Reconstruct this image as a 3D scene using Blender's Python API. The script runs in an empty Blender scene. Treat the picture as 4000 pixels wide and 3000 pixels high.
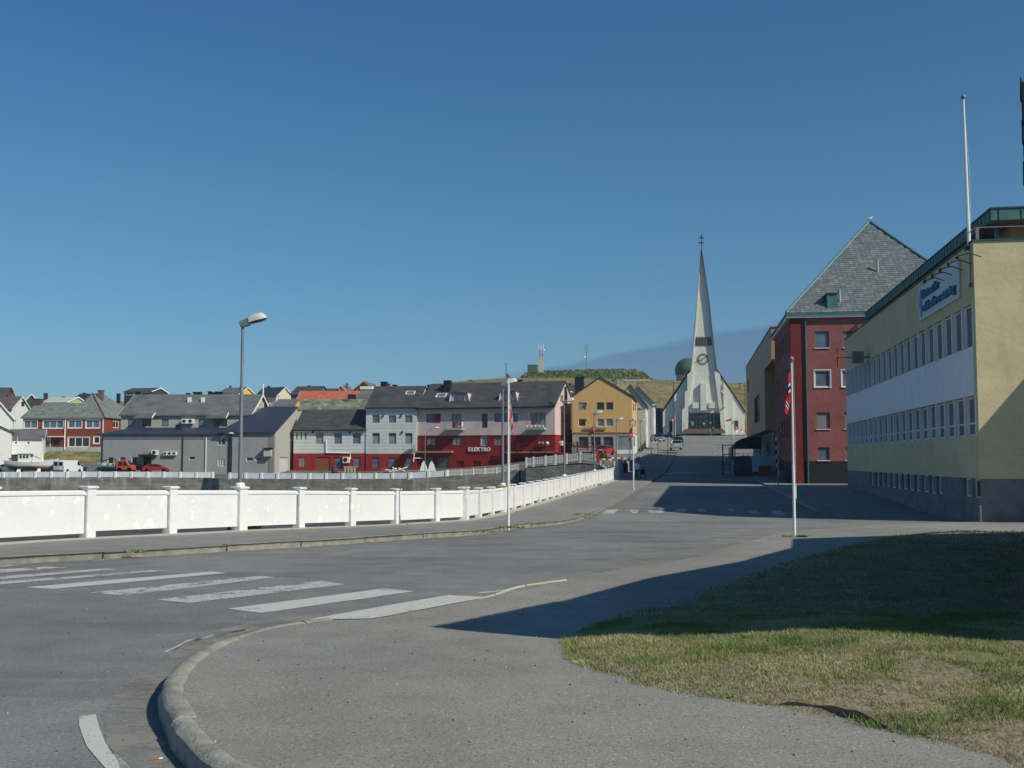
import bpy, bmesh, math, random
import numpy as np
from mathutils import Vector, Matrix, noise as mnoise
from mathutils.geometry import delaunay_2d_cdt
R = random.Random(7)
rad = math.radians
SC = bpy.context.scene
COL = SC.collection
# ------------------------------------------------------------------ camera
F = 4200.0; PITCH = math.atan(297 / F); EYE = 1.65
cam = bpy.data.cameras.new('camera'); cam.sensor_width = 36; cam.lens = 36 * F / 4000
cam.clip_start = .1; cam.clip_end = 8000
camo = bpy.data.objects.new('camera', cam); COL.objects.link(camo)
camo.location = (0, 0, EYE); camo.rotation_euler = (math.pi / 2 + PITCH, 0, 0)
SC.camera = camo
# ------------------------------------------------------------------ light
SH = Vector((-1.02, .70, -1.0))            # way a shadow travels for 1 m of height
SUN = (-SH).normalized()
SUN_EL = math.asin(SUN.z); SUN_AZ = math.atan2(SUN.x, SUN.y)
W = bpy.data.worlds.new('World'); SC.world = W; W.use_nodes = True
nt = W.node_tree; N = nt.nodes; Lk = nt.links; N.clear()
out = N.new('ShaderNodeOutputWorld'); bg = N.new('ShaderNodeBackground'); bg.inputs[1].default_value = .088
sky = N.new('ShaderNodeTexSky'); sky.sky_type = 'NISHITA'; sky.sun_disc = False
sky.sun_elevation = SUN_EL; sky.sun_rotation = SUN_AZ
sky.altitude = 0; sky.air_density = 1.0; sky.dust_density = .6; sky.ozone_density = 1.6
def wm(op, a, b=None, c=None):
    n = N.new('ShaderNodeMath'); n.operation = op
    for i, q in enumerate((a, b, c)):
        if q is None: continue
        if isinstance(q, (int, float)): n.inputs[i].default_value = q
        else: Lk.new(q, n.inputs[i])
    return n.outputs[0]
def wramp(x, a, b):
    n = N.new('ShaderNodeMapRange'); n.interpolation_type = 'SMOOTHSTEP'
    Lk.new(x, n.inputs[0]); n.inputs[1].default_value = a; n.inputs[2].default_value = b
    return n.outputs[0]
tc = N.new('ShaderNodeTexCoord'); sp = N.new('ShaderNodeSeparateXYZ'); Lk.new(tc.outputs['Generated'], sp.inputs[0])
yy = wm('MAXIMUM', sp.outputs[1], .05)
az = wm('DIVIDE', sp.outputs[0], yy); el = wm('DIVIDE', sp.outputs[2], yy)
nz = N.new('ShaderNodeTexNoise'); nz.inputs['Scale'].default_value = 9; nz.inputs['Detail'].default_value = 6
mp = N.new('ShaderNodeMapping'); mp.inputs['Scale'].default_value = (1, 1, 3.5); Lk.new(tc.outputs['Generated'], mp.inputs[0]); Lk.new(mp.outputs[0], nz.inputs[0])
top = wm('ADD', wm('MULTIPLY', az, .194), wm('ADD', .0825, wm('MULTIPLY', wm('SUBTRACT', nz.outputs[0], .5), .022)))
dlt = wm('SUBTRACT', top, el)
msk = wm('MULTIPLY', wramp(dlt, -.001, .007), wramp(az, -.035, .03))
msk = wm('MULTIPLY', msk, wm('SUBTRACT', 1.0, wramp(az, .7, 1.6)))
msk = wm('MULTIPLY', msk, wm('GREATER_THAN', sp.outputs[1], .06))
msk = wm('MULTIPLY', msk, wm('ADD', .75, wm('MULTIPLY', nz.outputs[0], .5)))
rp = N.new('ShaderNodeValToRGB'); cr = rp.color_ramp; cr.elements[0].position = 0; cr.elements[0].color = (.183, .358, .545, 1)
cr.elements[1].position = .14; cr.elements[1].color = (.228, .366, .472, 1)
for p_, c_ in ((.35, (.212, .386, .474, 1)), (.62, (.170, .358, .490, 1)), (1.0, (.178, .375, .50, 1))):
    e_ = cr.elements.new(p_); e_.color = c_
hz = wm('DIVIDE', sp.outputs[2], wm('SQRT', wm('ADD', wm('MULTIPLY', sp.outputs[0], sp.outputs[0]), wm('ADD', wm('MULTIPLY', sp.outputs[1], sp.outputs[1]), .0001))))
Lk.new(wm('DIVIDE', hz, .7), rp.inputs[0])
dbl = N.new('ShaderNodeVectorMath'); dbl.operation = 'SCALE'; Lk.new(rp.outputs[0], dbl.inputs[0]); dbl.inputs[3].default_value = 2.0
tint = N.new('ShaderNodeMix'); tint.data_type = 'RGBA'; tint.blend_type = 'MULTIPLY'
tint.inputs[0].default_value = 1
Lk.new(sky.outputs[0], tint.inputs[6]); Lk.new(dbl.outputs[0], tint.inputs[7])
mx = N.new('ShaderNodeMix'); mx.data_type = 'RGBA'; mx.clamp_factor = True
Lk.new(msk, mx.inputs[0]); Lk.new(tint.outputs[2], mx.inputs[6])
t2 = N.new('ShaderNodeMix'); t2.data_type = 'RGBA'; t2.blend_type = 'MULTIPLY'; t2.inputs[0].default_value = 1
Lk.new(tint.outputs[2], t2.inputs[6]); t2.inputs[7].default_value = (.76, .71, .79, 1)
Lk.new(t2.outputs[2], mx.inputs[7])
Lk.new(mx.outputs[2], bg.inputs[0]); Lk.new(bg.outputs[0], out.inputs[0])
sl = bpy.data.lights.new('sun', 'SUN'); sl.energy = 4.3; sl.angle = rad(.5); sl.color = (1, .935, .785)
so = bpy.data.objects.new('sun', sl); COL.objects.link(so)
so.rotation_euler = SUN.to_track_quat('Z', 'Y').to_euler(); so.location = (40, -20, 60)
SC.view_settings.view_transform = 'Standard'; SC.view_settings.look = 'None'
SC.view_settings.exposure = 0; SC.view_settings.gamma = 1; SC.view_settings.use_curve_mapping = False
# ------------------------------------------------------------------ survey helpers
CP, SP = math.cos(PITCH), math.sin(PITCH)
def ray(px, py):
    q = 1500 - py
    return Vector((px - 2000, F * CP - SP * q, F * SP + CP * q))
def at(px, py, Y):
    d = ray(px, py); return Vector((0, 0, EYE)) + d * (Y / d.y)
def zm(x0, y0, s): return lambda x, y: (x0 + x * s, y0 + y * s)
zA = zm(0, 1480, .229); z1 = zm(0, 1450, .4219); z2 = zm(850, 1450, .3617); z3 = zm(1600, 1350, .3616)
z4 = zm(2100, 1350, .3919); zc = zm(2500, 880, .5247); zr = zm(2850, 800, .7229); zy = zm(3300, 700, .8137)
zl = zm(2300, 1600, .3617); zq = zm(2000, 1650, .22604); zs = zm(2780, 1620, .1808)
L1 = zm(0, 1850, .6931); L2 = zm(1300, 1850, .6931); L3 = zm(2600, 1850, .6931)
# street height along the way
_py = [-80, 0, 12, 18, 21.8, 24, 26, 28.1, 30.2, 32.4, 34.6, 38.5, 41, 44, 48, 53, 60, 70, 80, 90, 100, 105, 120, 140, 160, 175, 205, 233, 246, 256, 290, 400, 3000]
_pz = [0, 0, 0, 0, -.01, -.066, -.13, -.185, -.24, -.34, -.41, -.48, -.54, -.575, -.56, -.54, -.49, -.40, -.31, -.24, -.14, -.06, .38, 1.15, 2.4, 3.2, 4.9, 6.5, 7.2, 7.7, 8.6, 9, 9]
_gy = np.arange(-80, 420, .5); _gz = np.interp(_gy, _py, _pz)
_k = np.exp(-.5 * (np.arange(-10, 11) * .5 / 1.6) ** 2); _k /= _k.sum()
_gp = np.convolve(np.pad(_gz, 10, mode='edge'), _k, mode='valid')
def P(Y): return float(np.interp(Y, _gy, _gp))
CT, ST_ = math.cos(rad(10.3)), math.sin(rad(10.3))
def lat(X, Y): return X * CT - Y * ST_
_ctl = [(2420, 110, .3), (2380, 100, -.13), (2340, 104, 1.4), (2267, 104.8, 1.5), (2160, 105.5, 1.25), (2060, 106.2, 1.0), (2027, 145, .32), (1940, 145.4, -.22), (1750, 146.6, -.6), (1600, 147.6, -.93),
        (800, 156, -.95), (0, 158, -.95), (-500, 160, -.95), (1630, 165, -.3), (1900, 160, .1), (2160, 158, 2.1), (2230, 160, 2.6), (2350, 143, 2.2),
        (2470, 165, 2.6), (1400, 168, -.45), (1000, 163, -.4), (400, 168, -.42), (100, 180, -.4), (0, 185, -.3), (170, 200, .6), (230, 212, 3.3), (400, 212, 3.2),
        (800, 215, 3), (1200, 215, 3), (1700, 200, 3), (2000, 200, 3.5), (2300, 200, 4.5), (2480, 190, 3.8), (2500, 240, 6.9), (-500, 230, 4), (-900, 170, -1)]
_cx = np.array([((p - 2000) / F * y, y) for p, y, z in _ctl]); _cz = np.array([z for p, y, z in _ctl])
_D = np.linalg.norm(_cx[:, None] - _cx[None], axis=2)
_wt = np.linalg.solve(np.block([[_D, np.ones((len(_cz), 1))], [np.ones((1, len(_cz))), np.zeros((1, 1))]]), np.append(_cz, 0))
def land(X, Y):
    d = np.hypot(_cx[:, 0] - X, _cx[:, 1] - Y); return float(d @ _wt[:-1] + _wt[-1])
def sst(x, a, b):
    t = min(1, max(0, (x - a) / (b - a))); return t * t * (3 - 2 * t)
def gz(X, Y):
    p = P(Y) - .22 * math.exp(-((Y - 53) / 13) ** 2) * sst(lat(X, Y), -3.4, 1)
    m = (1 - sst(lat(X, Y), -10, -5.5)) * sst(Y, 98, 104)
    if m <= 0: return p
    Yc = min(max(Y, 99), 238); Xc = max(-130, X * Yc / max(Y, 1))
    return p + (land(Xc, Yc) - p) * m
def G(px, py, off=0.0):
    d = ray(px, py).normalized(); o = Vector((0, 0, EYE)); t = 3.0; pt = o
    prev = t
    while t < 700:
        pt = o + d * t
        if pt.z <= gz(pt.x, pt.y) + off: break
        prev = t; t *= 1.01
    lo, hi = prev, t
    for _ in range(25):
        m = (lo + hi) / 2; pt = o + d * m
        if pt.z <= gz(pt.x, pt.y) + off: hi = m
        else: lo = m
    return pt
def Gp(tr, pts, off=0.0): return [G(*tr(x, y), off).xy for x, y in pts]
# ------------------------------------------------------------------ mesh helpers
class MB:
    def __init__(s): s.v = []; s.f = []; s.m = []
    def add(s, pts, faces, mi=0):
        b = len(s.v); s.v += [tuple(p) for p in pts]
        for f in faces: s.f.append([b + i for i in f]); s.m.append(mi)
        return s
    def poly(s, pts, mi=0): return s.add(pts, [list(range(len(pts)))], mi)
    def box(s, x0, y0, z0, x1, y1, z1, mi=0):
        return s.add([(x0, y0, z0), (x1, y0, z0), (x1, y1, z0), (x0, y1, z0), (x0, y0, z1), (x1, y0, z1), (x1, y1, z1), (x0, y1, z1)],
                     [(0, 3, 2, 1), (4, 5, 6, 7), (0, 1, 5, 4), (1, 2, 6, 5), (2, 3, 7, 6), (3, 0, 4, 7)], mi)
    def prism(s, a, b, mi=0):
        n = len(a)
        return s.add(list(a) + list(b), [list(range(n))[::-1], list(range(n, 2 * n))] + [(i, (i + 1) % n, n + (i + 1) % n, n + i) for i in range(n)], mi)
    def px_(s, pts, y0, y1, mi=0):   # polygon in (x,z) extruded along y
        return s.prism([(x, y0, z) for x, z in pts], [(x, y1, z) for x, z in pts], mi)
    def py_(s, pts, x0, x1, mi=0):   # polygon in (y,z) extruded along x
        return s.prism([(x0, y, z) for y, z in pts], [(x1, y, z) for y, z in pts], mi)
    def pz_(s, pts, z0, z1, mi=0):
        return s.prism([(x, y, z0) for x, y in pts], [(x, y, z1) for x, y in pts], mi)
    def loft(s, rings, mi=0, cap=True):
        n = len(rings[0]); b = len(s.v)
        for r in rings: s.v += [tuple(p) for p in r]
        for k in range(len(rings) - 1):
            for i in range(n):
                s.f.append([b + k * n + i, b + k * n + (i + 1) % n, b + (k + 1) * n + (i + 1) % n, b + (k + 1) * n + i]); s.m.append(mi)
        if cap:
            s.f.append([b + i for i in range(n)][::-1]); s.m.append(mi)
            s.f.append([b + (len(rings) - 1) * n + i for i in range(n)]); s.m.append(mi)
        return s
    def lathe(s, prof, n=10, c=(0, 0, 0), mi=0):
        return s.loft([[(c[0] + r * math.cos(2 * math.pi * i / n), c[1] + r * math.sin(2 * math.pi * i / n), c[2] + z) for i in range(n)] for r, z in prof], mi)
    def tube(s, pts, r, n=6, mi=0):
        pts = [Vector(p) for p in pts]; rr = r if isinstance(r, (list, tuple)) else [r] * len(pts); rings = []
        for k, p in enumerate(pts):
            d = (pts[min(k + 1, len(pts) - 1)] - pts[max(k - 1, 0)]).normalized()
            u = d.cross(Vector((0, 0, 1)))
            if u.length < .05: u = d.cross(Vector((0, 1, 0)))
            u.normalize(); w = d.cross(u)
            rings.append([p + (u * math.cos(2 * math.pi * i / n) + w * math.sin(2 * math.pi * i / n)) * rr[k] for i in range(n)])
        return s.loft(rings, mi)
    def sphere(s, c, r, n=10, k=7, mi=0, sz=1.0, z0=-1.0):
        pr = []
        for i in range(k + 1):
            a = math.asin(z0) + (math.pi / 2 - math.asin(z0)) * i / k
            pr.append((max(1e-4, r * math.cos(a)), r * math.sin(a) * sz))
        return s.lathe(pr, n, c, mi)
    def mesh(s, name, mats, smooth=False, bevel=0):
        me = bpy.data.meshes.new(name); me.from_pydata(s.v, [], s.f)
        for m in (mats if isinstance(mats, (list, tuple)) else [mats]): me.materials.append(m)
        me.polygons.foreach_set('material_index', s.m)
        bm = bmesh.new(); bm.from_mesh(me)
        bmesh.ops.remove_doubles(bm, verts=bm.verts, dist=1e-5)
        if bevel:
            es = [e for e in bm.edges if len(e.link_faces) == 2 and e.calc_face_angle(0) > .6]
            bmesh.ops.bevel(bm, geom=es, offset=bevel, segments=1, affect='EDGES')
        bmesh.ops.recalc_face_normals(bm, faces=bm.faces); bm.to_mesh(me); bm.free()
        if smooth:
            me.polygons.foreach_set('use_smooth', [True] * len(me.polygons))
            me.set_sharp_from_angle(angle=rad(smooth if smooth is not True else 40))
        me.update(); return me
    def build(s, name, mats, parent=None, smooth=False, bevel=0, loc=None):
        return link(name, s.mesh(name, mats, smooth, bevel), parent, loc)
def link(name, me, parent=None, loc=None, rot=None):
    o = bpy.data.objects.new(name, me); COL.objects.link(o)
    if parent: o.parent = parent
    if loc is not None: o.location = loc
    if rot is not None: o.rotation_euler = rot
    return o
def tag(o, label=None, cat=None, group=None, kind=None):
    if label: o['label'] = label
    if cat: o['category'] = cat
    if group: o['group'] = group
    if kind: o['kind'] = kind
    return o
def thing(name, label, cat, loc=(0, 0, 0), rz=0, group=None):
    o = bpy.data.objects.new(name, None); COL.objects.link(o); o.location = loc; o.rotation_euler = (0, 0, rz)
    o.empty_display_size = .3
    return tag(o, label, cat, group)
def dup(root, loc, rz=None, label=None, scale=None):
    def cp(o, par):
        c = o.copy(); COL.objects.link(c); c.parent = par
        for ch in [q for q in bpy.data.objects if q.parent == o]: cp(ch, c)
        return c
    c = cp(root, None); c.location = loc
    if rz is not None: c.rotation_euler = (0, 0, rz)
    if label: c['label'] = label
    if scale: c.scale = (scale,) * 3
    return c
def inpoly(x, y, pl):
    c = False; j = len(pl) - 1
    for i in range(len(pl)):
        if (pl[i][1] > y) != (pl[j][1] > y) and x < (pl[j][0] - pl[i][0]) * (y - pl[i][1]) / (pl[j][1] - pl[i][1]) + pl[i][0]: c = not c
        j = i
    return c
def densify(pl, step, closed=True):
    o = []; n = len(pl)
    for i in range(n if closed else n - 1):
        a, b = Vector(pl[i]), Vector(pl[(i + 1) % n]); k = max(1, int((b - a).length / step))
        for j in range(k): o.append(a + (b - a) * j / k)
    if not closed: o.append(Vector(pl[-1]))
    return o
def smoothline(pts, it=2):
    pts = [Vector(p) for p in pts]
    for _ in range(it):
        q = [pts[0]]
        for a, b in zip(pts, pts[1:]): q += [a * .75 + b * .25, a * .25 + b * .75]
        q.append(pts[-1]); pts = q
    return pts
def sheet(name, poly, zf, step, mat, parent=None, holes=(), xs=None, ys=None):
    poly = densify(poly, step); pts = [Vector(p[:2]) for p in poly]; n = len(pts)
    edges = [(i, (i + 1) % n) for i in range(n)]; hs = []
    for h in holes:
        h = densify(h, step); b = len(pts); pts += [Vector(p[:2]) for p in h]
        edges += [(b + i, b + (i + 1) % len(h)) for i in range(len(h))]; hs.append(h)
    X0 = min(p.x for p in poly); X1 = max(p.x for p in poly); Y0 = min(p.y for p in poly); Y1 = max(p.y for p in poly)
    xs = xs if xs is not None else np.arange(X0 + step / 2, X1, step); ys = ys if ys is not None else np.arange(Y0 + step / 2, Y1, step)
    for y in ys:
        for x in xs:
            if inpoly(x, y, poly) and not any(inpoly(x, y, h) for h in hs): pts.append(Vector((x, y)))
    v, e, f, _, _, _ = delaunay_2d_cdt(pts, edges, [], 1 if not hs else 2, 1e-4)
    ff = []
    for t in f:
        cx = sum(v[i].x for i in t) / len(t); cy = sum(v[i].y for i in t) / len(t)
        if inpoly(cx, cy, poly) and not any(inpoly(cx, cy, h) for h in hs): ff.append(t)
    me = bpy.data.meshes.new(name); me.from_pydata([(p.x, p.y, zf(p.x, p.y)) for p in v], [], ff)
    bm = bmesh.new(); bm.from_mesh(me)
    for q in bm.faces:
        q.normal_update()
        if q.normal.z < 0: q.normal_flip()
        q.smooth = True
    loose = [w for w in bm.verts if not w.link_faces]; bmesh.ops.delete(bm, geom=loose, context='VERTS')
    bm.to_mesh(me); bm.free(); me.materials.append(mat)
    return link(name, me, parent)
# ------------------------------------------------------------------ materials
def lin(r, g, b):
    return tuple((c / 255 / 12.92 if c / 255 <= .04045 else ((c / 255 + .055) / 1.055) ** 2.4) for c in (r, g, b))
class MT:
    def __init__(s, name):
        s.m = bpy.data.materials.new(name); s.m.use_nodes = True; s.t = s.m.node_tree; s.n = s.t.nodes
        s.b = s.n['Principled BSDF']; s.out = s.n['Material Output']
        s.g = s.n.new('ShaderNodeNewGeometry'); s.pos = s.g.outputs['Position']
    def L(s, a, b): s.t.links.new(a, b)
    def val(s, x, sock):
        if isinstance(x, (int, float)): sock.default_value = x
        elif isinstance(x, tuple): sock.default_value = (*x, 1) if len(x) == 3 and sock.type == 'RGBA' else x
        else: s.L(x, sock)
    def mt(s, op, a, b=0.0, c=0.0):
        n = s.n.new('ShaderNodeMath'); n.operation = op
        for i, q in enumerate((a, b, c)): s.val(q, n.inputs[i])
        return n.outputs[0]
    def noise(s, scale, detail=4, sc=(1, 1, 1), vec=None, rough=.5):
        n = s.n.new('ShaderNodeTexNoise'); n.inputs['Scale'].default_value = scale; n.inputs['Detail'].default_value = detail
        n.inputs['Roughness'].default_value = rough; v = vec or s.pos
        if sc != (1, 1, 1):
            m = s.n.new('ShaderNodeMapping'); m.inputs['Scale'].default_value = sc; s.L(v, m.inputs[0]); v = m.outputs[0]
        s.L(v, n.inputs['Vector']); return n.outputs[0]
    def voro(s, scale, feat='F1', sc=(1, 1, 1), o='Distance'):
        n = s.n.new('ShaderNodeTexVoronoi'); n.feature = feat; n.inputs['Scale'].default_value = scale
        m = s.n.new('ShaderNodeMapping'); m.inputs['Scale'].default_value = sc; s.L(s.pos, m.inputs[0]); s.L(m.outputs[0], n.inputs['Vector'])
        return n.outputs[o]
    def rng(s, x, a, b, c=0.0, d=1.0, sm=False):
        n = s.n.new('ShaderNodeMapRange'); n.interpolation_type = 'SMOOTHSTEP' if sm else 'LINEAR'
        s.L(x, n.inputs[0])
        for i, q in enumerate((a, b, c, d)): n.inputs[i + 1].default_value = q
        return n.outputs[0]
    def mix(s, f, a, b, mode='MIX'):
        n = s.n.new('ShaderNodeMix'); n.data_type = 'RGBA'; n.blend_type = mode
        s.val(f, n.inputs[0]); s.val(a, n.inputs[6]); s.val(b, n.inputs[7]); return n.outputs[2]
    def scale(s, col, f):     # colour times a scalar socket
        n = s.n.new('ShaderNodeVectorMath'); n.operation = 'SCALE'; s.val(col, n.inputs[0]) if not isinstance(col, tuple) else setattr(n.inputs[0], 'default_value', col)
        s.val(f, n.inputs[3]); return n.outputs[0]
    def xyz(s):
        n = s.n.new('ShaderNodeSeparateXYZ'); s.L(s.pos, n.inputs[0]); return n.outputs
    def bump(s, h, d=.02, st=1.0):
        n = s.n.new('ShaderNodeBump'); n.inputs['Distance'].default_value = d; n.inputs['Strength'].default_value = st
        s.L(h, n.inputs['Height']); s.L(n.outputs[0], s.b.inputs['Normal']); return n
    def done(s, col, rough=.8, spec=.3, metal=0):
        s.val(col, s.b.inputs['Base Color']); s.val(rough, s.b.inputs['Roughness']); s.b.inputs['Specular IOR Level'].default_value = spec
        s.b.inputs['Metallic'].default_value = metal; return s.m
_mc = {}
def paint(name, rgb, rough=.75, var=.12, scale=1.2, bump=0, spec=.25, grime=.0, metal=0, bs=14, lin_=False):
    if name in _mc: return _mc[name]
    c = rgb if lin_ else lin(*rgb); M = MT(name)
    f = M.mt('ADD', M.mt('MULTIPLY', M.rng(M.noise(scale, 5), .3, .7, -1, 1), var), M.mt('MULTIPLY', M.rng(M.noise(scale * 14, 2), .3, .7, -1, 1), var * .5))
    col = M.scale(c, M.mt('ADD', 1.0, f))
    if grime:
        g = M.rng(M.noise(.9, 5, (1, 1, .25)), .5, .75, 0, grime, True); col = M.mix(g, col, (.08, .075, .065))
    if bump: M.bump(M.noise(bs, 4), bump)
    _mc[name] = M.done(col, rough, spec, metal); return _mc[name]
def boards(name, rgb, pitch=.16, axis='z', var=.08, depth=.02, grime=.1, line=.78, vec=None):
    if name in _mc: return _mc[name]
    c = lin(*rgb); M = MT(name); x = M.xyz(); q = x[2] if axis == 'z' else M.mt('ADD', x[0], M.mt('MULTIPLY', x[1], .6))
    fr = M.mt('FRACT', M.mt('DIVIDE', q, pitch)); row = M.mt('FLOOR', M.mt('DIVIDE', q, pitch))
    wn = M.n.new('ShaderNodeTexWhiteNoise'); wn.noise_dimensions = '1D'; M.L(row, wn.inputs['W'])
    f = M.mt('ADD', 1.0, M.mt('ADD', M.mt('MULTIPLY', M.rng(M.noise(1.1, 5), .3, .7, -1, 1), var), M.mt('MULTIPLY', M.mt('SUBTRACT', wn.outputs[0], .5), var)))
    gap = M.mt('LESS_THAN', fr, .14); f = M.mt('MULTIPLY', f, M.mt('SUBTRACT', 1.0, M.mt('MULTIPLY', gap, 1 - line)))  # board gaps darkened in the colour for groove shade and gap dirt
    col = M.scale(c, f)
    if grime:
        g = M.rng(M.noise(.8, 5, (1, 1, .3)), .5, .75, 0, grime, True); col = M.mix(g, col, (.1, .09, .075))
    M.bump(M.mt('SUBTRACT', fr, M.mt('MULTIPLY', gap, 1.0)), depth)
    _mc[name] = M.done(col, .7, .25); return _mc[name]
def roofmat(name, rgb, rgb2=None, sx=.35, sz=.3, var=.3, rough=.8, grime=.15, spec=.25):
    if name in _mc: return _mc[name]
    c = lin(*rgb); c2 = lin(*(rgb2 or rgb)); M = MT(name)
    v = M.voro(1, 'F1', (1 / sx, 1 / sx, 1 / sz), 'Color')
    sp_ = M.n.new('ShaderNodeSeparateColor'); M.L(v, sp_.inputs[0])
    col = M.mix(sp_.outputs[0], c, c2)
    f = M.mt('ADD', 1.0, M.mt('ADD', M.mt('MULTIPLY', M.mt('SUBTRACT', sp_.outputs[1], .5), var), M.mt('MULTIPLY', M.rng(M.noise(.5, 5), .3, .7, -1, 1), var * .5)))
    col = M.scale(col, f)
    M.bump(M.voro(1, 'F1', (1 / sx, 1 / sx, 1 / sz)), .02, .5)
    _mc[name] = M.done(col, rough, spec); return _mc[name]
def glass(name, rgb, rough=.08, var=.4):
    M = MT(name); c = lin(*rgb)
    col = M.scale(c, M.mt('ADD', 1.0, M.mt('MULTIPLY', M.rng(M.noise(.9, 3), .3, .7, -1, 1), var)))
    return M.done(col, rough, .6)
GD = glass('glass_dark', (34, 40, 46)); GS = glass('glass_sky', (92, 108, 128), .12, .25); GP = glass('glass_curtained', (132, 138, 140), .2, .2)  # sky glass carries the reflected sky as a bluish base colour
WH = paint('white_paint', (222, 222, 216), .6, .05, grime=.08); WHT = paint('white_trim', (228, 228, 224), .55, .03)
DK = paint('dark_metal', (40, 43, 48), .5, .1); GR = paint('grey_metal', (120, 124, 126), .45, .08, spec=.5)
BLK = paint('black_rubber', (24, 24, 25), .8, .1); CHM = paint('chimney_black', (38, 40, 46), .7, .15)
REDT = paint('red_trim', (132, 34, 38), .6, .08)
# ================================================================== STRUCTURE
def asphalt(name, c1, c2, patch=.12, dust=.25, agg=.35, bump=.006, tracks=False):
    M = MT(name)
    big = M.noise(.22, 5, (1, .55, 1)); mid = M.noise(1.7, 5); fine = M.noise(55, 3, rough=.7); vo = M.voro(75, 'F1', o='Color')
    sp_ = M.n.new('ShaderNodeSeparateColor'); M.L(vo, sp_.inputs[0])
    col = M.mix(M.rng(big, .35, .65, 0, 1, True), c1, c2)
    f = M.mt('ADD', 1.0, M.mt('ADD', M.mt('MULTIPLY', M.rng(mid, .3, .7, -1, 1), patch), M.mt('MULTIPLY', M.rng(fine, .25, .75, -1, 1), agg * .6)))
    # pale and dark stones of the aggregate
    f = M.mt('ADD', f, M.mt('MULTIPLY', M.rng(sp_.outputs[0], .88, 1, 0, 1), agg * 1.3))
    f = M.mt('SUBTRACT', f, M.mt('MULTIPLY', M.rng(sp_.outputs[1], .9, 1, 0, 1), agg * 1.2))
    col = M.scale(col, f)
    if tracks:
        t = M.rng(M.noise(.5, 6, (.35, 1.6, 1), rough=.6), .52, .62, 0, 1, True); col = M.scale(col, M.mt('SUBTRACT', 1.0, M.mt('MULTIPLY', t, .16)))
    ds = M.rng(M.noise(.6, 6, (1, .5, 1), rough=.65), .55, .75, 0, dust, True); col = M.mix(ds, col, (.34, .31, .27))
    # thin cracks
    dp = M.n.new('ShaderNodeVectorMath'); dp.operation = 'ADD'; nn = M.n.new('ShaderNodeTexNoise'); nn.inputs['Scale'].default_value = 1.3; M.L(M.pos, nn.inputs['Vector'])
    sc = M.n.new('ShaderNodeVectorMath'); sc.operation = 'SCALE'; M.L(nn.outputs['Color'], sc.inputs[0]); sc.inputs[3].default_value = 1.6
    M.L(M.pos, dp.inputs[0]); M.L(sc.outputs[0], dp.inputs[1])
    v = M.n.new('ShaderNodeTexVoronoi'); v.feature = 'DISTANCE_TO_EDGE'; v.inputs['Scale'].default_value = .16; M.L(dp.outputs[0], v.inputs['Vector'])
    cr = M.mt('MULTIPLY', M.mt('LESS_THAN', v.outputs['Distance'], .0022), M.rng(M.noise(.35, 2), .5, .6))
    col = M.mix(M.mt('MULTIPLY', cr, .0), col, (.05, .048, .045))
    M.bump(M.mt('ADD', fine, M.mt('MULTIPLY', sp_.outputs[0], .5)), bump)
    return M.done(col, .88, .2)
A_ROAD = asphalt('asphalt_road', (.178, .180, .180), (.232, .23, .22), tracks=True)
A_WALK = asphalt('asphalt_pavement', (.228, .222, .204), (.280, .271, .248), patch=.1, dust=.3, agg=.42)
A_LEFT = asphalt('asphalt_far_pavement', (.21, .205, .195), (.25, .242, .228), dust=.35)
CONC = paint('pale_concrete', (168, 164, 150), .85, .14, 3, bump=.01)
# quay concrete with water marks
M = MT('quay_concrete'); x = M.xyz()
f = M.rng(M.noise(.5, 6, (1, 1, 2.2), rough=.65), .35, .7); col = M.mix(f, (.16, .15, .13), (.36, .345, .30))
st = M.rng(M.noise(1.2, 4, (1, 1, .12)), .55, .7, 0, .7, True); col = M.mix(st, col, (.42, .41, .38))
rs = M.rng(M.noise(.4, 3, (1, 1, .3)), .68, .76, 0, .5, True); col = M.mix(rs, col, (.2, .10, .045))
jl = M.mt('LESS_THAN', M.mt('FRACT', M.mt('MULTIPLY', x[2], 1.4)), .06); col = M.mix(M.mt('MULTIPLY', jl, .45), col, (.05, .05, .045))
M.bump(M.noise(5, 5), .05); QUAY = M.done(col, .9, .2)
M = MT('dry_grass_ground'); a = M.noise(.05, 6, rough=.6); b = M.noise(.35, 6, rough=.7); c = M.noise(3, 4, (1, 1, 2))
col = M.mix(M.rng(b, .35, .65), (.155, .115, .055), (.30, .24, .125)); col = M.mix(M.rng(a, .52, .6, 0, .45, True), col, (.075, .10, .03))
col = M.scale(col, M.rng(c, .3, .7, .65, 1.3)); rk = M.rng(M.noise(.11, 6, (1, 1, 3), rough=.7), .6, .66, 0, .8, True); col = M.mix(rk, col, (.06, .055, .045))
M.bump(M.noise(.8, 6), .5); HILLM = M.done(col, .95, .1)
M = MT('yard_gravel'); col = M.mix(M.rng(M.noise(.3, 5), .4, .6), (.19, .18, .16), (.13, .125, .11)); col = M.mix(M.rng(M.noise(.12, 4), .5, .6, 0, .8, True), col, (.09, .11, .035))
YARD = M.done(M.scale(col, M.rng(M.noise(9, 3), .3, .7, .8, 1.2)), .95, .1)
# ---- the near balustrade posts: 2.4 m bays
C9 = Vector((-1.72, 38.5)); DN = Vector((1.116, 2.17)); DS = Vector((.4416, 2.386))
def post_xy(i): return C9 + DN * (i - 9 + .2) if i < 9 else C9 + DS * (i - 9)
PX = [post_xy(i) for i in range(-5, 36)]
wall_line = [post_xy(-12)] + PX
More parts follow.
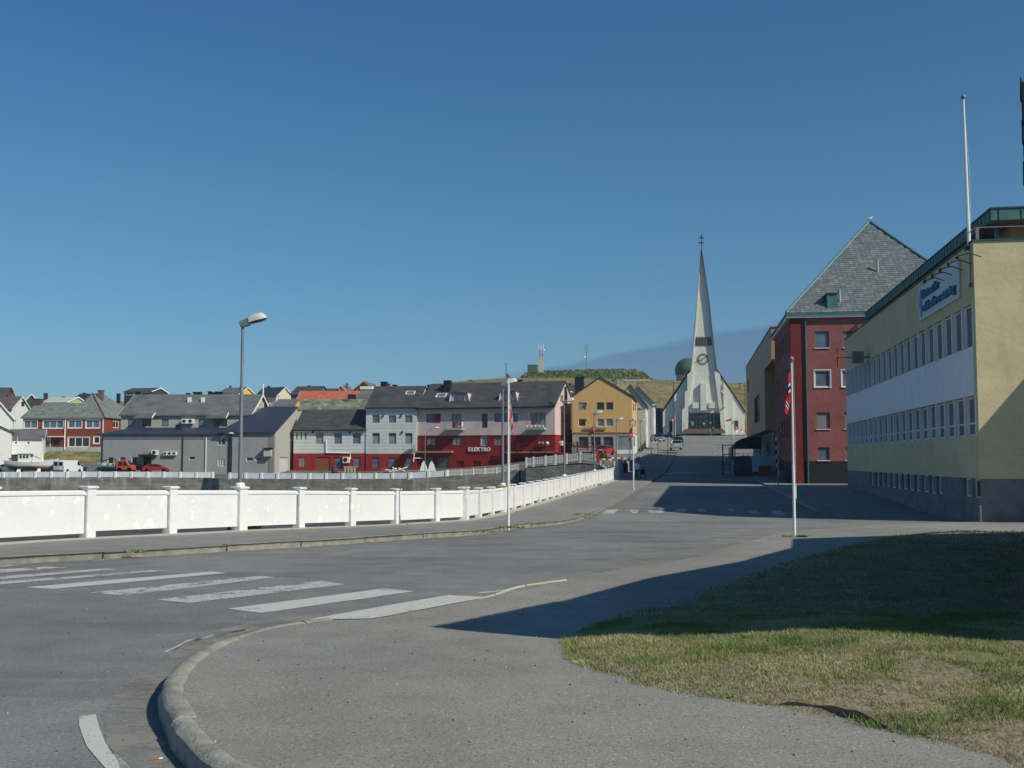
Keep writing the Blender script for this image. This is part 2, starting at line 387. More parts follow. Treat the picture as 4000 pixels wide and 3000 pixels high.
# inlet behind it
# where the ray with picture column px meets depth Y
def az_(px, Y): return Vector(((px - 2000) / F * Y, Y))
edge = [(2385, 102.8), (2340, 103.6), (2267, 104.4), (2131, 105.4), (2055, 106), (2034, 144)]
e2 = [(2027, 144.7), (1940, 145.2), (1750, 146.4), (1600, 147.4), (1200, 150), (860, 153), (800, 155.6), (0, 157.8), (-600, 159.5)]
off = Vector((-.42, .1))
basin = [p + off for p in wall_line] + [az_(p, y) for p, y in edge] + [az_(p, y) for p, y in e2] + [Vector((-150, 145))]
def gmask(X, Y): return 1 - (1 - sst(lat(X, Y), -10, -5.5)) * sst(Y, 98, 104)
gfun = lambda X, Y: gz(X, Y) - .07 - .23 * gmask(X, Y)
core = [(-150, -40), (150, -40), (150, 262), (-150, 262)]
big = [(-2500, -1500), (2500, -1500), (2500, 4000), (-2500, 4000)]
tag(sheet('outer_ground', big, lambda X, Y: gz(max(-150, min(150, X)), max(-40, min(262, Y))) - .35, 250, YARD, holes=[core]), kind='structure')
M = MT('harbour_bed'); M.bump(M.noise(1.5, 6), .3); WATER = M.done(M.mix(M.rng(M.noise(.8, 6), .35, .65), (.045, .045, .04), (.11, .105, .095)), .6, .3)
tag(sheet('harbour_bed', [p + (p - Vector((-40, 90))).normalized() * .3 for p in basin], lambda X, Y: -2.9, 30, WATER), kind='structure')
# quay walls round the inlet
def wallstrip(name, pts, top, bot, th, mat, parent=None, side=1):
    mb = MB(); ps = [Vector(p) for p in pts]; tt = []; nn = []
    for k, p in enumerate(ps):
        d = (ps[min(k + 1, len(ps) - 1)] - ps[max(k - 1, 0)]).normalized(); nn.append(Vector((-d.y, d.x)) * side * th)
    for k in range(len(ps) - 1):
        a, b = ps[k], ps[k + 1]; a2, b2 = a + nn[k], b + nn[k + 1]; ta, tb = top(a.x, a.y), top(b.x, b.y)
        mb.prism([(a.x, a.y, bot), (b.x, b.y, bot), (b2.x, b2.y, bot), (a2.x, a2.y, bot)], [(a.x, a.y, ta), (b.x, b.y, tb), (b2.x, b2.y, tb), (a2.x, a2.y, ta)])
    return mb.build(name, mat, parent)
q = wallstrip('quay_wall', densify([p + off for p in wall_line], 2, False), lambda X, Y: gz(X, Y) - .13, -3.4, .5, QUAY, side=-1)
tag(q, 'grey concrete quay wall dropping to the water right behind the white balustrade', 'quay wall')
q = wallstrip('quay_wall', [az_(p, y) for p, y in e2][::-1], lambda X, Y: gz(X, Y) + .05, -3.4, .8, QUAY, side=1)
tag(q, 'long stained concrete quay wall on the far side of the inlet, under the pale blue parapet', 'quay wall')
q = wallstrip('quay_wall', densify([az_(p, y) for p, y in edge][::-1] , 1.5, False), lambda X, Y: gz(X, Y) - .15 + .12 * mnoise.noise((X, Y, 0)), -3.4, .8, QUAY, side=1)
tag(q, 'crumbling rust stained concrete retaining wall below the higher white picket fence', 'quay wall')
# ---- road, pavements
kl = [(-60, 2183), (0, 2179), (527, 2151), (873, 2131), (1268, 2110), (1570, 2089), (1875, 2073), (1993, 2052), (2100, 2043), (2187, 2036), (2262, 2020), (2305, 2004), (2339, 1988), (2408, 1954), (2474, 1918), (2560, 1869)]
KL = [G(x, y).xy for x, y in kl]
KL = [KL[0] - (KL[3] - KL[0]).normalized() * 25] + smoothline(KL, 1) + [Vector((X, Y)) for X, Y in [((-4.75 + Y * ST_) / CT, Y) for Y in (115, 130, 150, 170, 190, 210)]]
ROADZ = lambda X, Y: gz(X, Y) - .12
roadpoly = KL + [Vector(p) for p in [(24, 222), (22, 268), (120, 268), (120, -30), (-60, -30)]]
xs_ = np.unique(np.concatenate([np.arange(-40, 40, 1.5), np.arange(40, 120, 8)])); ys_ = np.unique(np.concatenate([np.arange(-20, 110, 1.5), np.arange(110, 268, 4)]))
road = sheet('road', roadpoly, ROADZ, 2.5, A_ROAD, xs=xs_, ys=ys_); tag(road, kind='structure')
walkpoly = [p + Vector((-.2, .1)) for p in wall_line] + [Vector(az_(2395, 108)), Vector(az_(2440, 125)), Vector(az_(2480, 150)), Vector(az_(2520, 190)), Vector((24, 222))] + KL[::-1]
gfun2 = lambda X, Y: gz(X, Y) - .45 if Y > 96 and inpoly(X, Y, walkpoly) else gfun(X, Y)
tag(sheet('ground', core, gfun2, 5, YARD, holes=[basin]), kind='structure')
sw = sheet('pavement', walkpoly, lambda X, Y: gz(X, Y) + .004, 2, A_LEFT); tag(sw, kind='structure')
# concrete footing strip under the balustrade
ft = MB(); ns = []
fl = densify(wall_line, 1.2, False)
for k, p in enumerate(fl):
    d = (fl[min(k + 1, len(fl) - 1)] - fl[max(k - 1, 0)]).normalized(); ns.append(Vector((d.y, -d.x)))
for k in range(len(fl) - 1):
    a, b = fl[k], fl[k + 1]; w0, w1 = .42 + .05 * mnoise.noise((k * .7, 0, 0)), .42 + .05 * mnoise.noise((k * .7 + .7, 0, 0))
    P4 = [a - ns[k] * .3, a + ns[k] * w0, b + ns[k + 1] * w1, b - ns[k + 1] * .3]
    ft.prism([(p.x, p.y, gz(p.x, p.y) - .1) for p in P4], [(p.x, p.y, gz(p.x, p.y) + .022) for p in P4])
ft.build('footing', CONC, sw)
# kerbs
KERB = paint('kerb_granite', (146, 143, 134), .85, .28, 5, bump=.012, bs=40, grime=.3)
def kerb(line, w, h, parent, zt, jit=.012, L=1.0, nseg=4, lump=.0, name='kerb_stone', mat=None):
    line = densify(line, L / nseg, False); n = len(line); nr = []
    for k, p in enumerate(line):
        d = (line[min(k + 1, n - 1)] - line[max(k - 1, 0)]).normalized(); nr.append(Vector((d.y, -d.x)))
    i = 0; c = 0
    while i < n - 1:
        j = min(n - 1, i + nseg); rings = []; dz = R.uniform(-jit, jit); dx = R.uniform(-jit, jit)
        for k in range(i, j + 1):
            p = line[k]; nn = nr[k]; q = p
            if k == i and c: q = p + (line[min(i + 1, n - 1)] - p).normalized() * .012
            if k == j: q = p - (p - line[k - 1]).normalized() * .012
            hh = zt(q.x, q.y); hb = hh - h
            prof = [(w, hb - .1), (w, hh - .01), (w - .02, hh + .004), (w * .55, hh + .012), (.05, hh + .004), (.015, hh - .02), (.0, hh - .06), (0, hb - .1)]
            ring = []
            for a, z in prof:
                l = lump * mnoise.noise((q.x * 4 + a * 9, q.y * 4, z * 9)) + lump * .6 * mnoise.noise((q.x * 15, q.y * 15, z * 20 + a * 20))
                ring.append((q.x + nn.x * (a + dx + l), q.y + nn.y * (a + dx + l), z + dz + l * .5))
            rings.append(ring)
        MB().loft(rings).build(name, mat or KERB, parent, smooth=35); i = j; c += 1
kerb([p for p in KL if p.y < 135], -.16, .12, sw, lambda X, Y: gz(X, Y) + .004, L=1.6, nseg=3, lump=.012)
# near pavement: kerb drops to the road at the crossing
KN = [(1320, 3330), (1039, 3100), (860, 3010), (759, 2938), (700, 2868), (648, 2800), (624, 2755), (610, 2709), (622, 2671), (650, 2633), (676, 2602), (735, 2560), (832, 2508), (970, 2463), (1074, 2440), (1190, 2424), (1310, 2412), (1500, 2388), (1750, 2356), (1903, 2330), (1960, 2308), (2014, 2292), (2110, 2277), (2229, 2262), (2330, 2240), (2464, 2214), (2700, 2183), (2801, 2148), (2950, 2110), (3100, 2072), (3400, 2052), (3800, 2036), (4300, 2026)]
def lift(X, Y): return .125 * (1 - sst(Y, 8.0, 11.6)) + .012
NEARZ = lambda X, Y: gz(X, Y) - .12 + lift(X, Y)
def Gn(px, py, off=0):
    p = G(px, py, 0)
    for _ in range(4): p = G(px, py, -.12 + lift(p.x, p.y) + off)
    return p.xy
KNW = [Gn(x, y) for x, y in KN]; KNW = smoothline(KNW, 1)
KIN = []
for k, p in enumerate(KNW):
    d = (KNW[min(k + 1, len(KNW) - 1)] - KNW[max(k - 1, 0)]).normalized(); KIN.append(p + Vector((d.y, -d.x)) * .12 * (1 - sst(p.y, 11.6, 12.4)))
nearpoly = KIN + [Vector(p) for p in [(34, 38), (34, -12), (-1, -12)]]
nw = sheet('near_pavement', nearpoly, NEARZ, .7, A_WALK, xs=np.arange(-4, 34, .8), ys=np.arange(-12, 40, .8)); tag(nw, kind='structure')
kcut = [p for p in KNW if p.y < 12.2 and p.x < 2]
kerb(kcut, .165, .11, nw, lambda X, Y: NEARZ(X, Y) + .008, jit=.014, L=.95, nseg=8, lump=.014)
kerb([p for p in KNW if 12.0 < p.y < 16.2], .09, .02, nw, lambda X, Y: NEARZ(X, Y) + .004, jit=.003, L=1.2, nseg=4, lump=.004, mat=CONC)
# right-hand pavement beyond the side road
kr = [(3189, 1989), (3100, 1947), (3009, 1904), (2944, 1862)]
KR = smoothline([G(x, y).xy for x, y in kr], 1) + [Vector(((4.8 + Y * ST_) / CT, Y)) for Y in (125, 145, 160)]
c0 = KR[0]
rp = [Vector((60, 38)), G(3830, 2010).xy, G(3500, 2010).xy, G(3260, 2008).xy] + KR + [Vector((60, 160))]
RZ = lambda X, Y: gz(X, Y) - .115 + .115 * sst(Y, c0.y - 1.5, c0.y + 5)
rw = sheet('right_pavement', rp, RZ, 2.5, A_LEFT); tag(rw, kind='structure')
kerb([p for p in KR if p.y < 120], .16, .12, rw, lambda X, Y: RZ(X, Y) + .008, L=1.6, nseg=3, lump=.015)
# painted markings
M = MT('road_paint_worn'); w_ = M.rng(M.noise(3.2, 7, (1, 1, 1), rough=.75), .40, .47, 0, 1); w2 = M.rng(M.noise(40, 2), .36, .42)
al = M.mt('MULTIPLY', w_, w2); M.L(al, M.b.inputs['Alpha']); PAINT = M.done((.47, .47, .45), .75, .2)
M = MT('road_paint_fresh'); w_ = M.rng(M.noise(3.2, 8, rough=.8), .33, .41, 0, 1); w2 = M.rng(M.noise(45, 2), .30, .36)
M.L(M.mt('MULTIPLY', w_, w2), M.b.inputs['Alpha']); PAINT2 = M.done((.50, .50, .47), .75, .2)
def mark(name, pts, parent, zf, mat=None, step=1.0):
    # ragged edge
    pl = densify(pts, .22)
    pl = [p + Vector((mnoise.noise((p.x * 3, p.y * 3, 1)), mnoise.noise((p.x * 3, p.y * 3, 5)))) * .035 for p in pl]
    return sheet(name, pl, lambda X, Y: zf(X, Y) + .005, step, mat or PAINT, parent)
rG = lambda tr, pts: [G(*tr(x, y), -.12).xy for x, y in pts]
I = lambda x, y: (x, y)
mk = [(L1, [(-60, 516), (150, 517), (0, 528), (-60, 530)], PAINT), (L1, [(-60, 545), (260, 526), (385, 530), (0, 560), (-60, 563)], PAINT),
      (L1, [(-60, 586), (590, 536), (665, 540), (0, 597), (-60, 600)], PAINT), (L1, [(0, 612), (860, 545), (940, 549), (0, 626)], PAINT),
      (L1, [(140, 642), (1200, 553), (1278, 562), (300, 652)], PAINT2), (L1, [(500, 672), (1470, 578), (1560, 586), (700, 690)], PAINT),
      (L1, [(885, 712), (1810, 606), (1945, 626), (1060, 732)], PAINT)]
for tr, pts, m_ in mk: mark('crossing_stripe', rG(tr, pts), road, ROADZ, m_)
mark('crossing_stripe', rG(I, [(890, 2379), (1501, 2300), (1617, 2311), (1019, 2396)]), road, ROADZ, PAINT2)
mark('crossing_stripe', [Gn(*p) for p in [(1202, 2422), (1757, 2325), (1905, 2334), (1459, 2419)]], road, lambda X, Y: NEARZ(X, Y) + .004 if Y < 14 else NEARZ(X, Y), PAINT2)
mark('lane_mark', rG(L1, [(440, 1372), (540, 1362), (550, 1440), (600, 1530), (700, 1640), (840, 1760), (700, 1760), (590, 1659), (490, 1545), (450, 1470)]), road, ROADZ, PAINT2)
mark('edge_line', rG(L1, [(908, 1010), (1050, 947), (1200, 908), (1385, 880), (1385, 888), (1200, 921), (1060, 960), (950, 1008)]), road, ROADZ, PAINT)
mark('edge_line', rG(L2, [(820, 672), (960, 655), (1010, 648), (960, 662), (830, 680)]), road, ROADZ, PAINT)
for a, b, c, d, y0, y1 in [(190, 325, 265, 130, 1080, 1123), (430, 535, 520, 470, 1083, 1122), (640, 830, 800, 650, 1093, 1115), (940, 1062, 1030, 930, 1073, 1105),
                           (1180, 1275, 1265, 1170, 1068, 1105), (1478, 1560, 1565, 1490, 1077, 1103), (1705, 1815, 1855, 1750, 1087, 1127), (1960, 2075, 2135, 1995, 1093, 1138)]:
    mark('crossing_stripe', rG(zl, [(a, y0), (b, y0), (c, y1), (d, y1)]), road, ROADZ, PAINT2 if a < 200 else PAINT)
for x0, x1, y, w in [(580, 1170, 683, 7), (1440, 1560, 677, 8), (1600, 1700, 682, 6)]:
    mark('stop_line', rG(zl, [(x0, y - w / 2), (x1, y - w / 2 - 1), (x1, y + w / 2), (x0, y + w / 2)]), road, ROADZ, PAINT2)
for x0, x1, y in [(980, 1005, 298), (1025, 1050, 297), (1350, 1390, 474), (1410, 1460, 475), (1480, 1500, 474)]:
    mark('parking_mark', rG(zl, [(x0, y - 2.5), (x1, y - 2.5), (x1, y + 2.5), (x0, y + 2.5)]), road, ROADZ, PAINT2)
# dust in the gutters, cracks, a painted pole shadow, patches
M = MT('gutter_dust'); u_ = M.rng(M.noise(2.2, 6, rough=.7), .38, .6, 0, .75, True); M.L(u_, M.b.inputs['Alpha']); DUST = M.done((.30, .285, .255), .95, .1)
M = MT('gutter_dust_thin'); u_ = M.rng(M.noise(.9, 7, (1, .5, 1), rough=.75), .42, .68, 0, .6, True); M.L(u_, M.b.inputs['Alpha']); DUST2 = M.done((.35, .325, .28), .95, .1)
def offs(line, d0, d1):
    n = len(line); A = []; Bq = []
    for k, p in enumerate(line):
        d = (line[min(k + 1, n - 1)] - line[max(k - 1, 0)]).normalized(); nn = Vector((d.y, -d.x)); A.append(p + nn * (d0 + .04 * mnoise.noise((k * .9, 0, 1)))); Bq.append(p + nn * (d1 + .18 * mnoise.noise((k * .6, 3, 1))))
    return A + Bq[::-1]
kk = densify([p for p in KL if 8 < p.y < 98], 1.0, False)
mark('gutter_dust', offs(kk, .0, .42), road, ROADZ, DUST, .8)
mark('gutter_dust', offs(densify([p for p in KNW if p.y < 12.4 and p.x < 1], .4, False), -.35, .0), road, ROADZ, DUST, .5)
mark('dusty_patch', rG(I, [(1900, 2345), (2230, 2270), (2700, 2190), (3080, 2105), (3700, 2040), (3700, 2015), (3250, 2018), (3000, 2060), (2700, 2120), (2300, 2200)]), road, lambda X, Y: max(ROADZ(X, Y), NEARZ(X, Y) if inpoly(X, Y, nearpoly) else -9), DUST2, .8)
mark('dusty_patch', rG(I, [(2320, 2010), (2420, 1960), (2560, 1880), (2640, 1880), (2540, 1930), (2440, 2000)]), road, ROADZ, DUST2, .8)
LINE_DARK = paint('seam_shadow_dark', (58, 57, 56), .8, .3, 6); A_PATCH = asphalt('asphalt_patch', (.165, .165, .165), (.19, .19, .185), dust=.1)
def crack_shadow_line(pts, w, par=road, zf=ROADZ, name='crack_shadow_line', mat=LINE_DARK, tr=None):
    ln = smoothline(rG(tr or I, pts), 1); ln = densify(ln, .35, False); ln = [p + Vector((mnoise.noise((p.x, p.y, 2)), mnoise.noise((p.x, p.y, 8)))) * .12 for p in ln]
    mark(name, offs(ln, -w / 2, w / 2) if False else [p + Vector((0, w * (.35 + .65 * abs(mnoise.noise((p.x * 2, 0, 0)))))) for p in ln] + [p for p in ln[::-1]], par, zf, mat, 9)
crack_shadow_line([(2400, 2074), (2540, 2082), (2700, 2094), (2990, 2108)], .10)
crack_shadow_line([(1768, 2040), (1860, 2046), (1940, 2056)], .05, sw, lambda X, Y: gz(X, Y) + .006)  # dark strip painted along the near flagpole's cast shadow
crack_shadow_line([(1160, 2105), (1330, 2092), (1600, 2077)], .03, sw, lambda X, Y: gz(X, Y) + .006)
mark('asphalt_patch', rG(I, [(2470, 2000), (2590, 1925), (2660, 1925), (2560, 2000)]), road, ROADZ, A_PATCH)
# ---- lawn
lw = [(2166, 2494), (2159, 2522), (2201, 2557), (2284, 2598), (2381, 2619), (2478, 2661), (2679, 2702), (2766, 2709), (2900, 2730), (3043, 2751), (3260, 2795), (3501, 2848), (3813, 2931), (3917, 2986), (4050, 3150), (4900, 3500)]
lw2 = [(5200, 2060), (4600, 2056), (4000, 2064), (3501, 2090), (3362, 2117), (3224, 2148), (3085, 2183), (2842, 2266), (2600, 2350), (2500, 2375), (2381, 2400), (2270, 2455)]
LAWN = [Gn(x, y, .03) for x, y in lw] + [Gn(x, y, .03) for x, y in lw2]
def edge_d(X, Y):
    m = 9
    for i in range(len(LAWN)):
        a = LAWN[i]; b = LAWN[(i + 1) % len(LAWN)]; ab = b - a; p = Vector((X, Y)) - a
        t = max(0, min(1, p.dot(ab) / max(1e-9, ab.dot(ab)))); m = min(m, (p - ab * t).length)
    return m
def lawnz(X, Y):
    d = edge_d(X, Y)
    h = .035 * mnoise.noise((X * .8, Y * .8, 3)) + .04 * mnoise.noise((X * 2.3, Y * 2.3, 7)) + .012 * mnoise.noise((X * 8, Y * 8, 2))
    h += .16 * math.exp(-((X - 3.15) ** 2 / .9 + (Y - 10.3) ** 2 / 1.2))
    h += .05 * math.exp(-((X - 5.2) ** 2 / 1.2 + (Y - 9.9) ** 2 / 1))
    return NEARZ(X, Y) - .025 + .05 * sst(d, 0, .12) + (max(0, h + .05)) * sst(d, 0, .9)
M = MT('lawn_soil'); pn = M.noise(.9, 6, rough=.65); pf = M.noise(12, 4, rough=.7); pg = M.noise(1.9, 5, rough=.6)
col = M.mix(M.rng(pf, .35, .65), (.15, .118, .08), (.33, .275, .195)); gy = M.rng(M.xyz()[1], 7.6, 9.2, .15, .8, True); col = M.mix(M.mt('MULTIPLY', M.rng(pg, .38, .56, 0, 1, True), gy), col, (.16, .165, .075)); M.bump(M.noise(30, 4), .02)
SOIL = M.done(col, .95, .1)
ly = np.concatenate([np.arange(5, 13, .16), np.arange(13, 40, .8)])
# fine grid near, coarse far
def lawn_sheet():
    return sheet('lawn_soil', LAWN, lawnz, .25, SOIL, xs=np.arange(-1, 9, .2), ys=np.concatenate([np.arange(5.5, 12, .2), np.arange(12, 30, .8)]))
tag(lawn_sheet(), kind='structure')
def grassmat(name, c1, c2):
    M = MT(name); col = M.mix(M.rng(M.noise(1.4, 5, rough=.6), .4, .6, 0, 1, True), c1, c2)
    col = M.scale(col, M.rng(M.noise(60, 1), .3, .7, .7, 1.35)); return M.done(col, .7, .15)
GG = grassmat('grass_green', (.17, .24, .065), (.12, .18, .045)); GY = grassmat('grass_dry', (.40, .37, .20), (.30, .29, .13))
GO = grassmat('grass_olive', (.24, .27, .095), (.17, .21, .06))
def blades(name, pts, mat, label, cat='grass'):
    n = len(pts); V = np.zeros((n, 3, 3)); p = np.array([q[0] for q in pts]); h = np.array([q[1] for q in pts]); w = np.array([q[2] for q in pts])
    rs = np.random.RandomState(3); a = rs.rand(n) * 6.283; b = rs.rand(n) * 6.283; ln = (.25 + rs.rand(n) * 1.0) * h
    V[:, 0] = p; V[:, 0, 0] -= np.cos(a) * w; V[:, 0, 1] -= np.sin(a) * w; V[:, 1] = p; V[:, 1, 0] += np.cos(a) * w; V[:, 1, 1] += np.sin(a) * w
    V[:, 2] = p; V[:, 2, 0] += np.cos(b) * ln; V[:, 2, 1] += np.sin(b) * ln; V[:, 2, 2] += h
    me = bpy.data.meshes.new(name); me.from_pydata(V.reshape(-1, 3).tolist(), [], np.arange(n * 3).reshape(-1, 3).tolist()); me.materials.append(mat)
    return tag(link(name, me), label, cat, kind='stuff')
gp, yp, op = [], [], []
rs = random.Random(11)
bx0, bx1, by0, by1 = .2, 16, 5.5, 30
tot = 0
_zc = {}
def lz(X, Y):
    k = (round(X * 5), round(Y * 5))
    if k not in _zc: _zc[k] = lawnz(k[0] / 5, k[1] / 5)
    return _zc[k]
def lzb(X, Y):
    x = X * 5; y = Y * 5; x0 = math.floor(x); y0 = math.floor(y); fx = x - x0; fy = y - y0
    g = lambda i, j: lz(i / 5, j / 5)
    return (g(x0, y0) * (1 - fx) + g(x0 + 1, y0) * fx) * (1 - fy) + (g(x0, y0 + 1) * (1 - fx) + g(x0 + 1, y0 + 1) * fx) * fy
def scatter(n, x0, x1, y0, y1, hs, ws):
    for _ in range(n):
        X = rs.uniform(x0, x1); Y = rs.uniform(y0, y1)
        if abs(X) > .56 * Y or not inpoly(X, Y, LAWN): continue
        dn = mnoise.noise((X * 1.1, Y * 1.1, 9)) + .5 * mnoise.noise((X * 3.1, Y * 3.1, 4)); gn = mnoise.noise((X * .7, Y * 1.4, 20)) + .5 * mnoise.noise((X * 2.2, Y * 3, 8))
        near = 1 - .75 * (1 - sst(Y - .25 * X + .8 * mnoise.noise((X, Y, 6)), 6.2, 8.2))
        if dn < -.5 + (1 - near) * .8 and rs.random() < .9: continue
        z = lzb(X, Y); h = rs.uniform(.35, 1.35) * hs * (1 + 1.1 * max(0, gn) + .5 * max(0, mnoise.noise((X * 5, Y * 5, 1)))); q = ((X, Y, z - .005), h, ws)
        if gn > .2: (gp if rs.random() < .75 else op).append(q)
        elif gn > -.06: (op if rs.random() < .6 else yp).append(q)
        else: (yp if rs.random() < .72 else op).append(q)
scatter(230000, .3, 6.5, 5.6, 12, .026, .003)
scatter(60000, 1, 16, 11.5, 29, .035, .008)
blades('green_grass', gp, GG, 'short fresh green grass tufts in patches over the lawn'); blades('dry_grass', yp, GY, 'dry straw coloured grass covering most of the lawn'); blades('olive_grass', op, GO, 'olive coloured grass mixed through the lawn')
# pebbles and grit
mb = MB(); rg = random.Random(5)
for _ in range(520):
    Y = rg.uniform(6, 16) if rg.random() < .8 else rg.uniform(16, 30); X = rg.uniform(-.5, .5) * Y
    if inpoly(X, Y, nearpoly): z = NEARZ(X, Y)
    elif inpoly(X, Y, roadpoly): z = ROADZ(X, Y)
    else: continue
    if rg.random() < .5 and Y < 11: X = rg.gauss(.8, 1.2)
    z = NEARZ(X, Y) if inpoly(X, Y, nearpoly) else ROADZ(X, Y)
    r = rg.uniform(.004, .011); mb.add([(X - r, Y, z), (X + r, Y - r * .3, z), (X, Y + r, z), (X, Y - r, z), (X, Y, z + r * 1.2)], [(0, 3, 4), (3, 1, 4), (1, 2, 4), (2, 0, 4)], rg.choice((0, 0, 1)))
tag(mb.build('grit', [paint('dark_grit', (70, 66, 60)), paint('pale_grit', (170, 166, 158))]), 'loose grit and small stones scattered on the asphalt', 'gravel', kind='stuff')
def tuft(pxy, n, r, h, label, cat='weeds'):
    c = G(*pxy); mb = MB(); rr = random.Random(int(pxy[0]))
    for _ in range(n):
        a = rr.uniform(0, 6.28); d = r * math.sqrt(rr.random()); x = c.x + math.cos(a) * d * 1.6; y = c.y + math.sin(a) * d; b = rr.uniform(0, 6.28); hh = h * rr.uniform(.4, 1); w = .006 * c.y / 12
        z = c.z - .02; mb.add([(x - w, y, z), (x + w, y, z), (x + math.cos(b) * hh * .8, y + math.sin(b) * hh * .8, z + hh)], [(0, 1, 2)], rr.choice((0, 0, 1)))
    tag(mb.build('weed_tuft', [GG, GY]), label, cat, 'weeds growing along the kerbs', kind='stuff')
tuft((530, 2155), 120, .12, .09, 'small weed tuft at the left kerb, leftmost of the weeds')
tuft((953, 2067), 300, .28, .17, 'green weed tuft at the foot of the lamp post plinth on the balustrade')
tuft((2000, 2060), 200, .25, .09, 'weeds round the foot of the flagpole beside the white balustrade')
tuft((1885, 2076), 90, .25, .06, 'low weeds on the kerb just left of the near flagpole')
tuft((2285, 2012), 260, .32, .12, 'weed patch at the kerb corner before the far crossing')
tuft((3200, 2008), 200, .4, .08, 'weed patch at the start of the right hand kerb')
tuft((3104, 2094), 120, .2, .06, 'weeds round the foot of the white flagpole on the right')
tuft((2338, 1897), 80, .2, .2, 'tiny weed under the far part of the balustrade')
# timber edging and cigarette end
a = Gn(3050, 2757); b = Gn(3490, 2852); d = b - a; n_ = Vector((-d.y, d.x)).normalized() * .05
mb = MB(); rings = []
for k in range(15):
    t = k / 14; p = a + d * t + n_ * 1.5 * math.sin(t * 3.1) ; h = .05 * math.sin(math.pi * min(1, t * 1.0 + .02)) ** .6 + .006; z = NEARZ(p.x, p.y) + .02 * mnoise.noise((t * 5, 0, 0)) * h / .05
    rings.append([(p.x - n_.x * .4, p.y - n_.y * .4, z - .03), (p.x - n_.x * .4, p.y - n_.y * .4, z + h), (p.x + n_.x * .4, p.y + n_.y * .4, z + h * .9), (p.x + n_.x * .4, p.y + n_.y * .4, z - .03)])
tag(mb.loft(rings).build('edging_board', paint('weathered_wood', (122, 104, 90), .9, .3, 8)), 'weathered timber edging board sticking out between asphalt and lawn', 'board')
c = G(612, 2968, -.12); t = thing('cigarette_end', 'orange and white cigarette end lying on the road by the kerb', 'cigarette end', c, rad(20))
MB().tube([(-.03, 0, .006), (.012, 0, .006)], .005, 6).build('filter', paint('filter_orange', (206, 104, 50)), t); MB().tube([(.012, 0, .006), (.035, .004, .006)], .005, 6).build('paper', WHT, t)
# ================================================================== BALUSTRADES
M = MT('white_wall_paint'); f = M.rng(M.noise(1.2, 6, rough=.6), .3, .7, -.04, .04); ch = M.rng(M.noise(3.3, 3, rough=.4), .66, .68, 0, 1)
col = M.scale((.72, .72, .715), M.mt('ADD', 1.0, f)); col = M.mix(ch, col, (.83, .83, .81)); gr = M.rng(M.noise(5, 4, rough=.7), .70, .74, 0, .5); col = M.mix(gr, col, (.5, .48, .44)); st_ = M.rng(M.noise(2.6, 5, (1, 1, .12), rough=.6), .58, .72, 0, .22, True); col = M.mix(st_, col, (.55, .53, .48)); gr2 = M.rng(M.noise(9, 5, (1, 1, .5), rough=.75), .66, .72, 0, .35); col = M.mix(gr2, col, (.42, .38, .33))
M.bump(M.noise(7, 5), .012); WALLW = M.done(col, .6, .3)
def bal_post(name, par, x, y, ang, zb, h, w, mat, cap=True, big=1.0, capmat=None):
    mb = MB(); W_ = w * big / 2; hb = zb - .15
    mb.add([(-W_ * 1.08, -W_ * 1.08, hb), (W_ * 1.08, -W_ * 1.08, hb), (W_ * 1.08, W_ * 1.08, hb), (-W_ * 1.08, W_ * 1.08, hb), (-W_, -W_, zb + h - .05), (W_, -W_, zb + h - .05), (W_, W_, zb + h - .05), (-W_, W_, zb + h - .05)],
           [(0, 3, 2, 1), (4, 5, 6, 7), (0, 1, 5, 4), (1, 2, 6, 5), (2, 3, 7, 6), (3, 0, 4, 7)])
    o = mb.build(name, mat, par, bevel=.008, loc=(x, y, 0)); o.rotation_euler = (0, 0, ang)
    if cap:
        c = .035; q = W_ + c; mb = MB(); z0 = zb + h - .05; z1 = z0 + .035; z2_ = zb + h
        mb.loft([[(-q + .02, -q + .02, z0 - .02), (q - .02, -q + .02, z0 - .02), (q - .02, q - .02, z0 - .02), (-q + .02, q - .02, z0 - .02)], [(-q, -q, z0), (q, -q, z0), (q, q, z0), (-q, q, z0)], [(-q, -q, z1), (q, -q, z1), (q, q, z1), (-q, q, z1)],
                 [(-q + .05, -q + .05, z2_), (q - .05, -q + .05, z2_), (q - .05, q - .05, z2_), (-q + .05, q - .05, z2_)]])
        mb.build('cap', capmat or mat, o)
    return o
def bal_panel(name, par, a, b, za, zb_, h, th, mat, gap, cope=.05, ends=.12):
    a = Vector(a); b = Vector(b); d = (b - a); L = d.length; u = d / L; n = Vector((u.y, -u.x)); mb = MB(); rings = []
    for t in (ends / L, 1 - ends / L):
        p = a + d * t; z = za + (zb_ - za) * t
        rings.append([(p + n * s * th / 2).to_tuple() + (z + q,) for s, q in ((-1, gap), (1, gap), (1, h), (-1, h))])
    o = mb.loft(rings).build(name, mat, par)
    if cope:
        rings = []; e = ends * .6
        for k, t in enumerate((ends * .75 / L, (ends + .05) / L, 1 - (ends + .05) / L, 1 - ends * .75 / L)):
            p = a + d * t; z = za + (zb_ - za) * t; dr = .02 if k in (0, 3) else 0
            rings.append([(p + n * s).to_tuple() + (z + q - dr,) for s, q in ((-th / 2 - cope, h - .045), (th / 2 + cope, h - .045), (th / 2 + cope, h + .02), (th / 2 + cope - .03, h + .05), (-th / 2 - cope + .03, h + .05), (-th / 2 - cope, h + .02))])
        MB().loft(rings).build('coping', mat, o, smooth=30)
    return o
bal = thing('balustrade', 'long white painted concrete balustrade of solid panels and capped posts beside the pavement', 'wall')
ORG = paint('orange_stain', (198, 152, 84), .8, .25, 6)
HW = 1.15; ids = list(range(-3, 36))
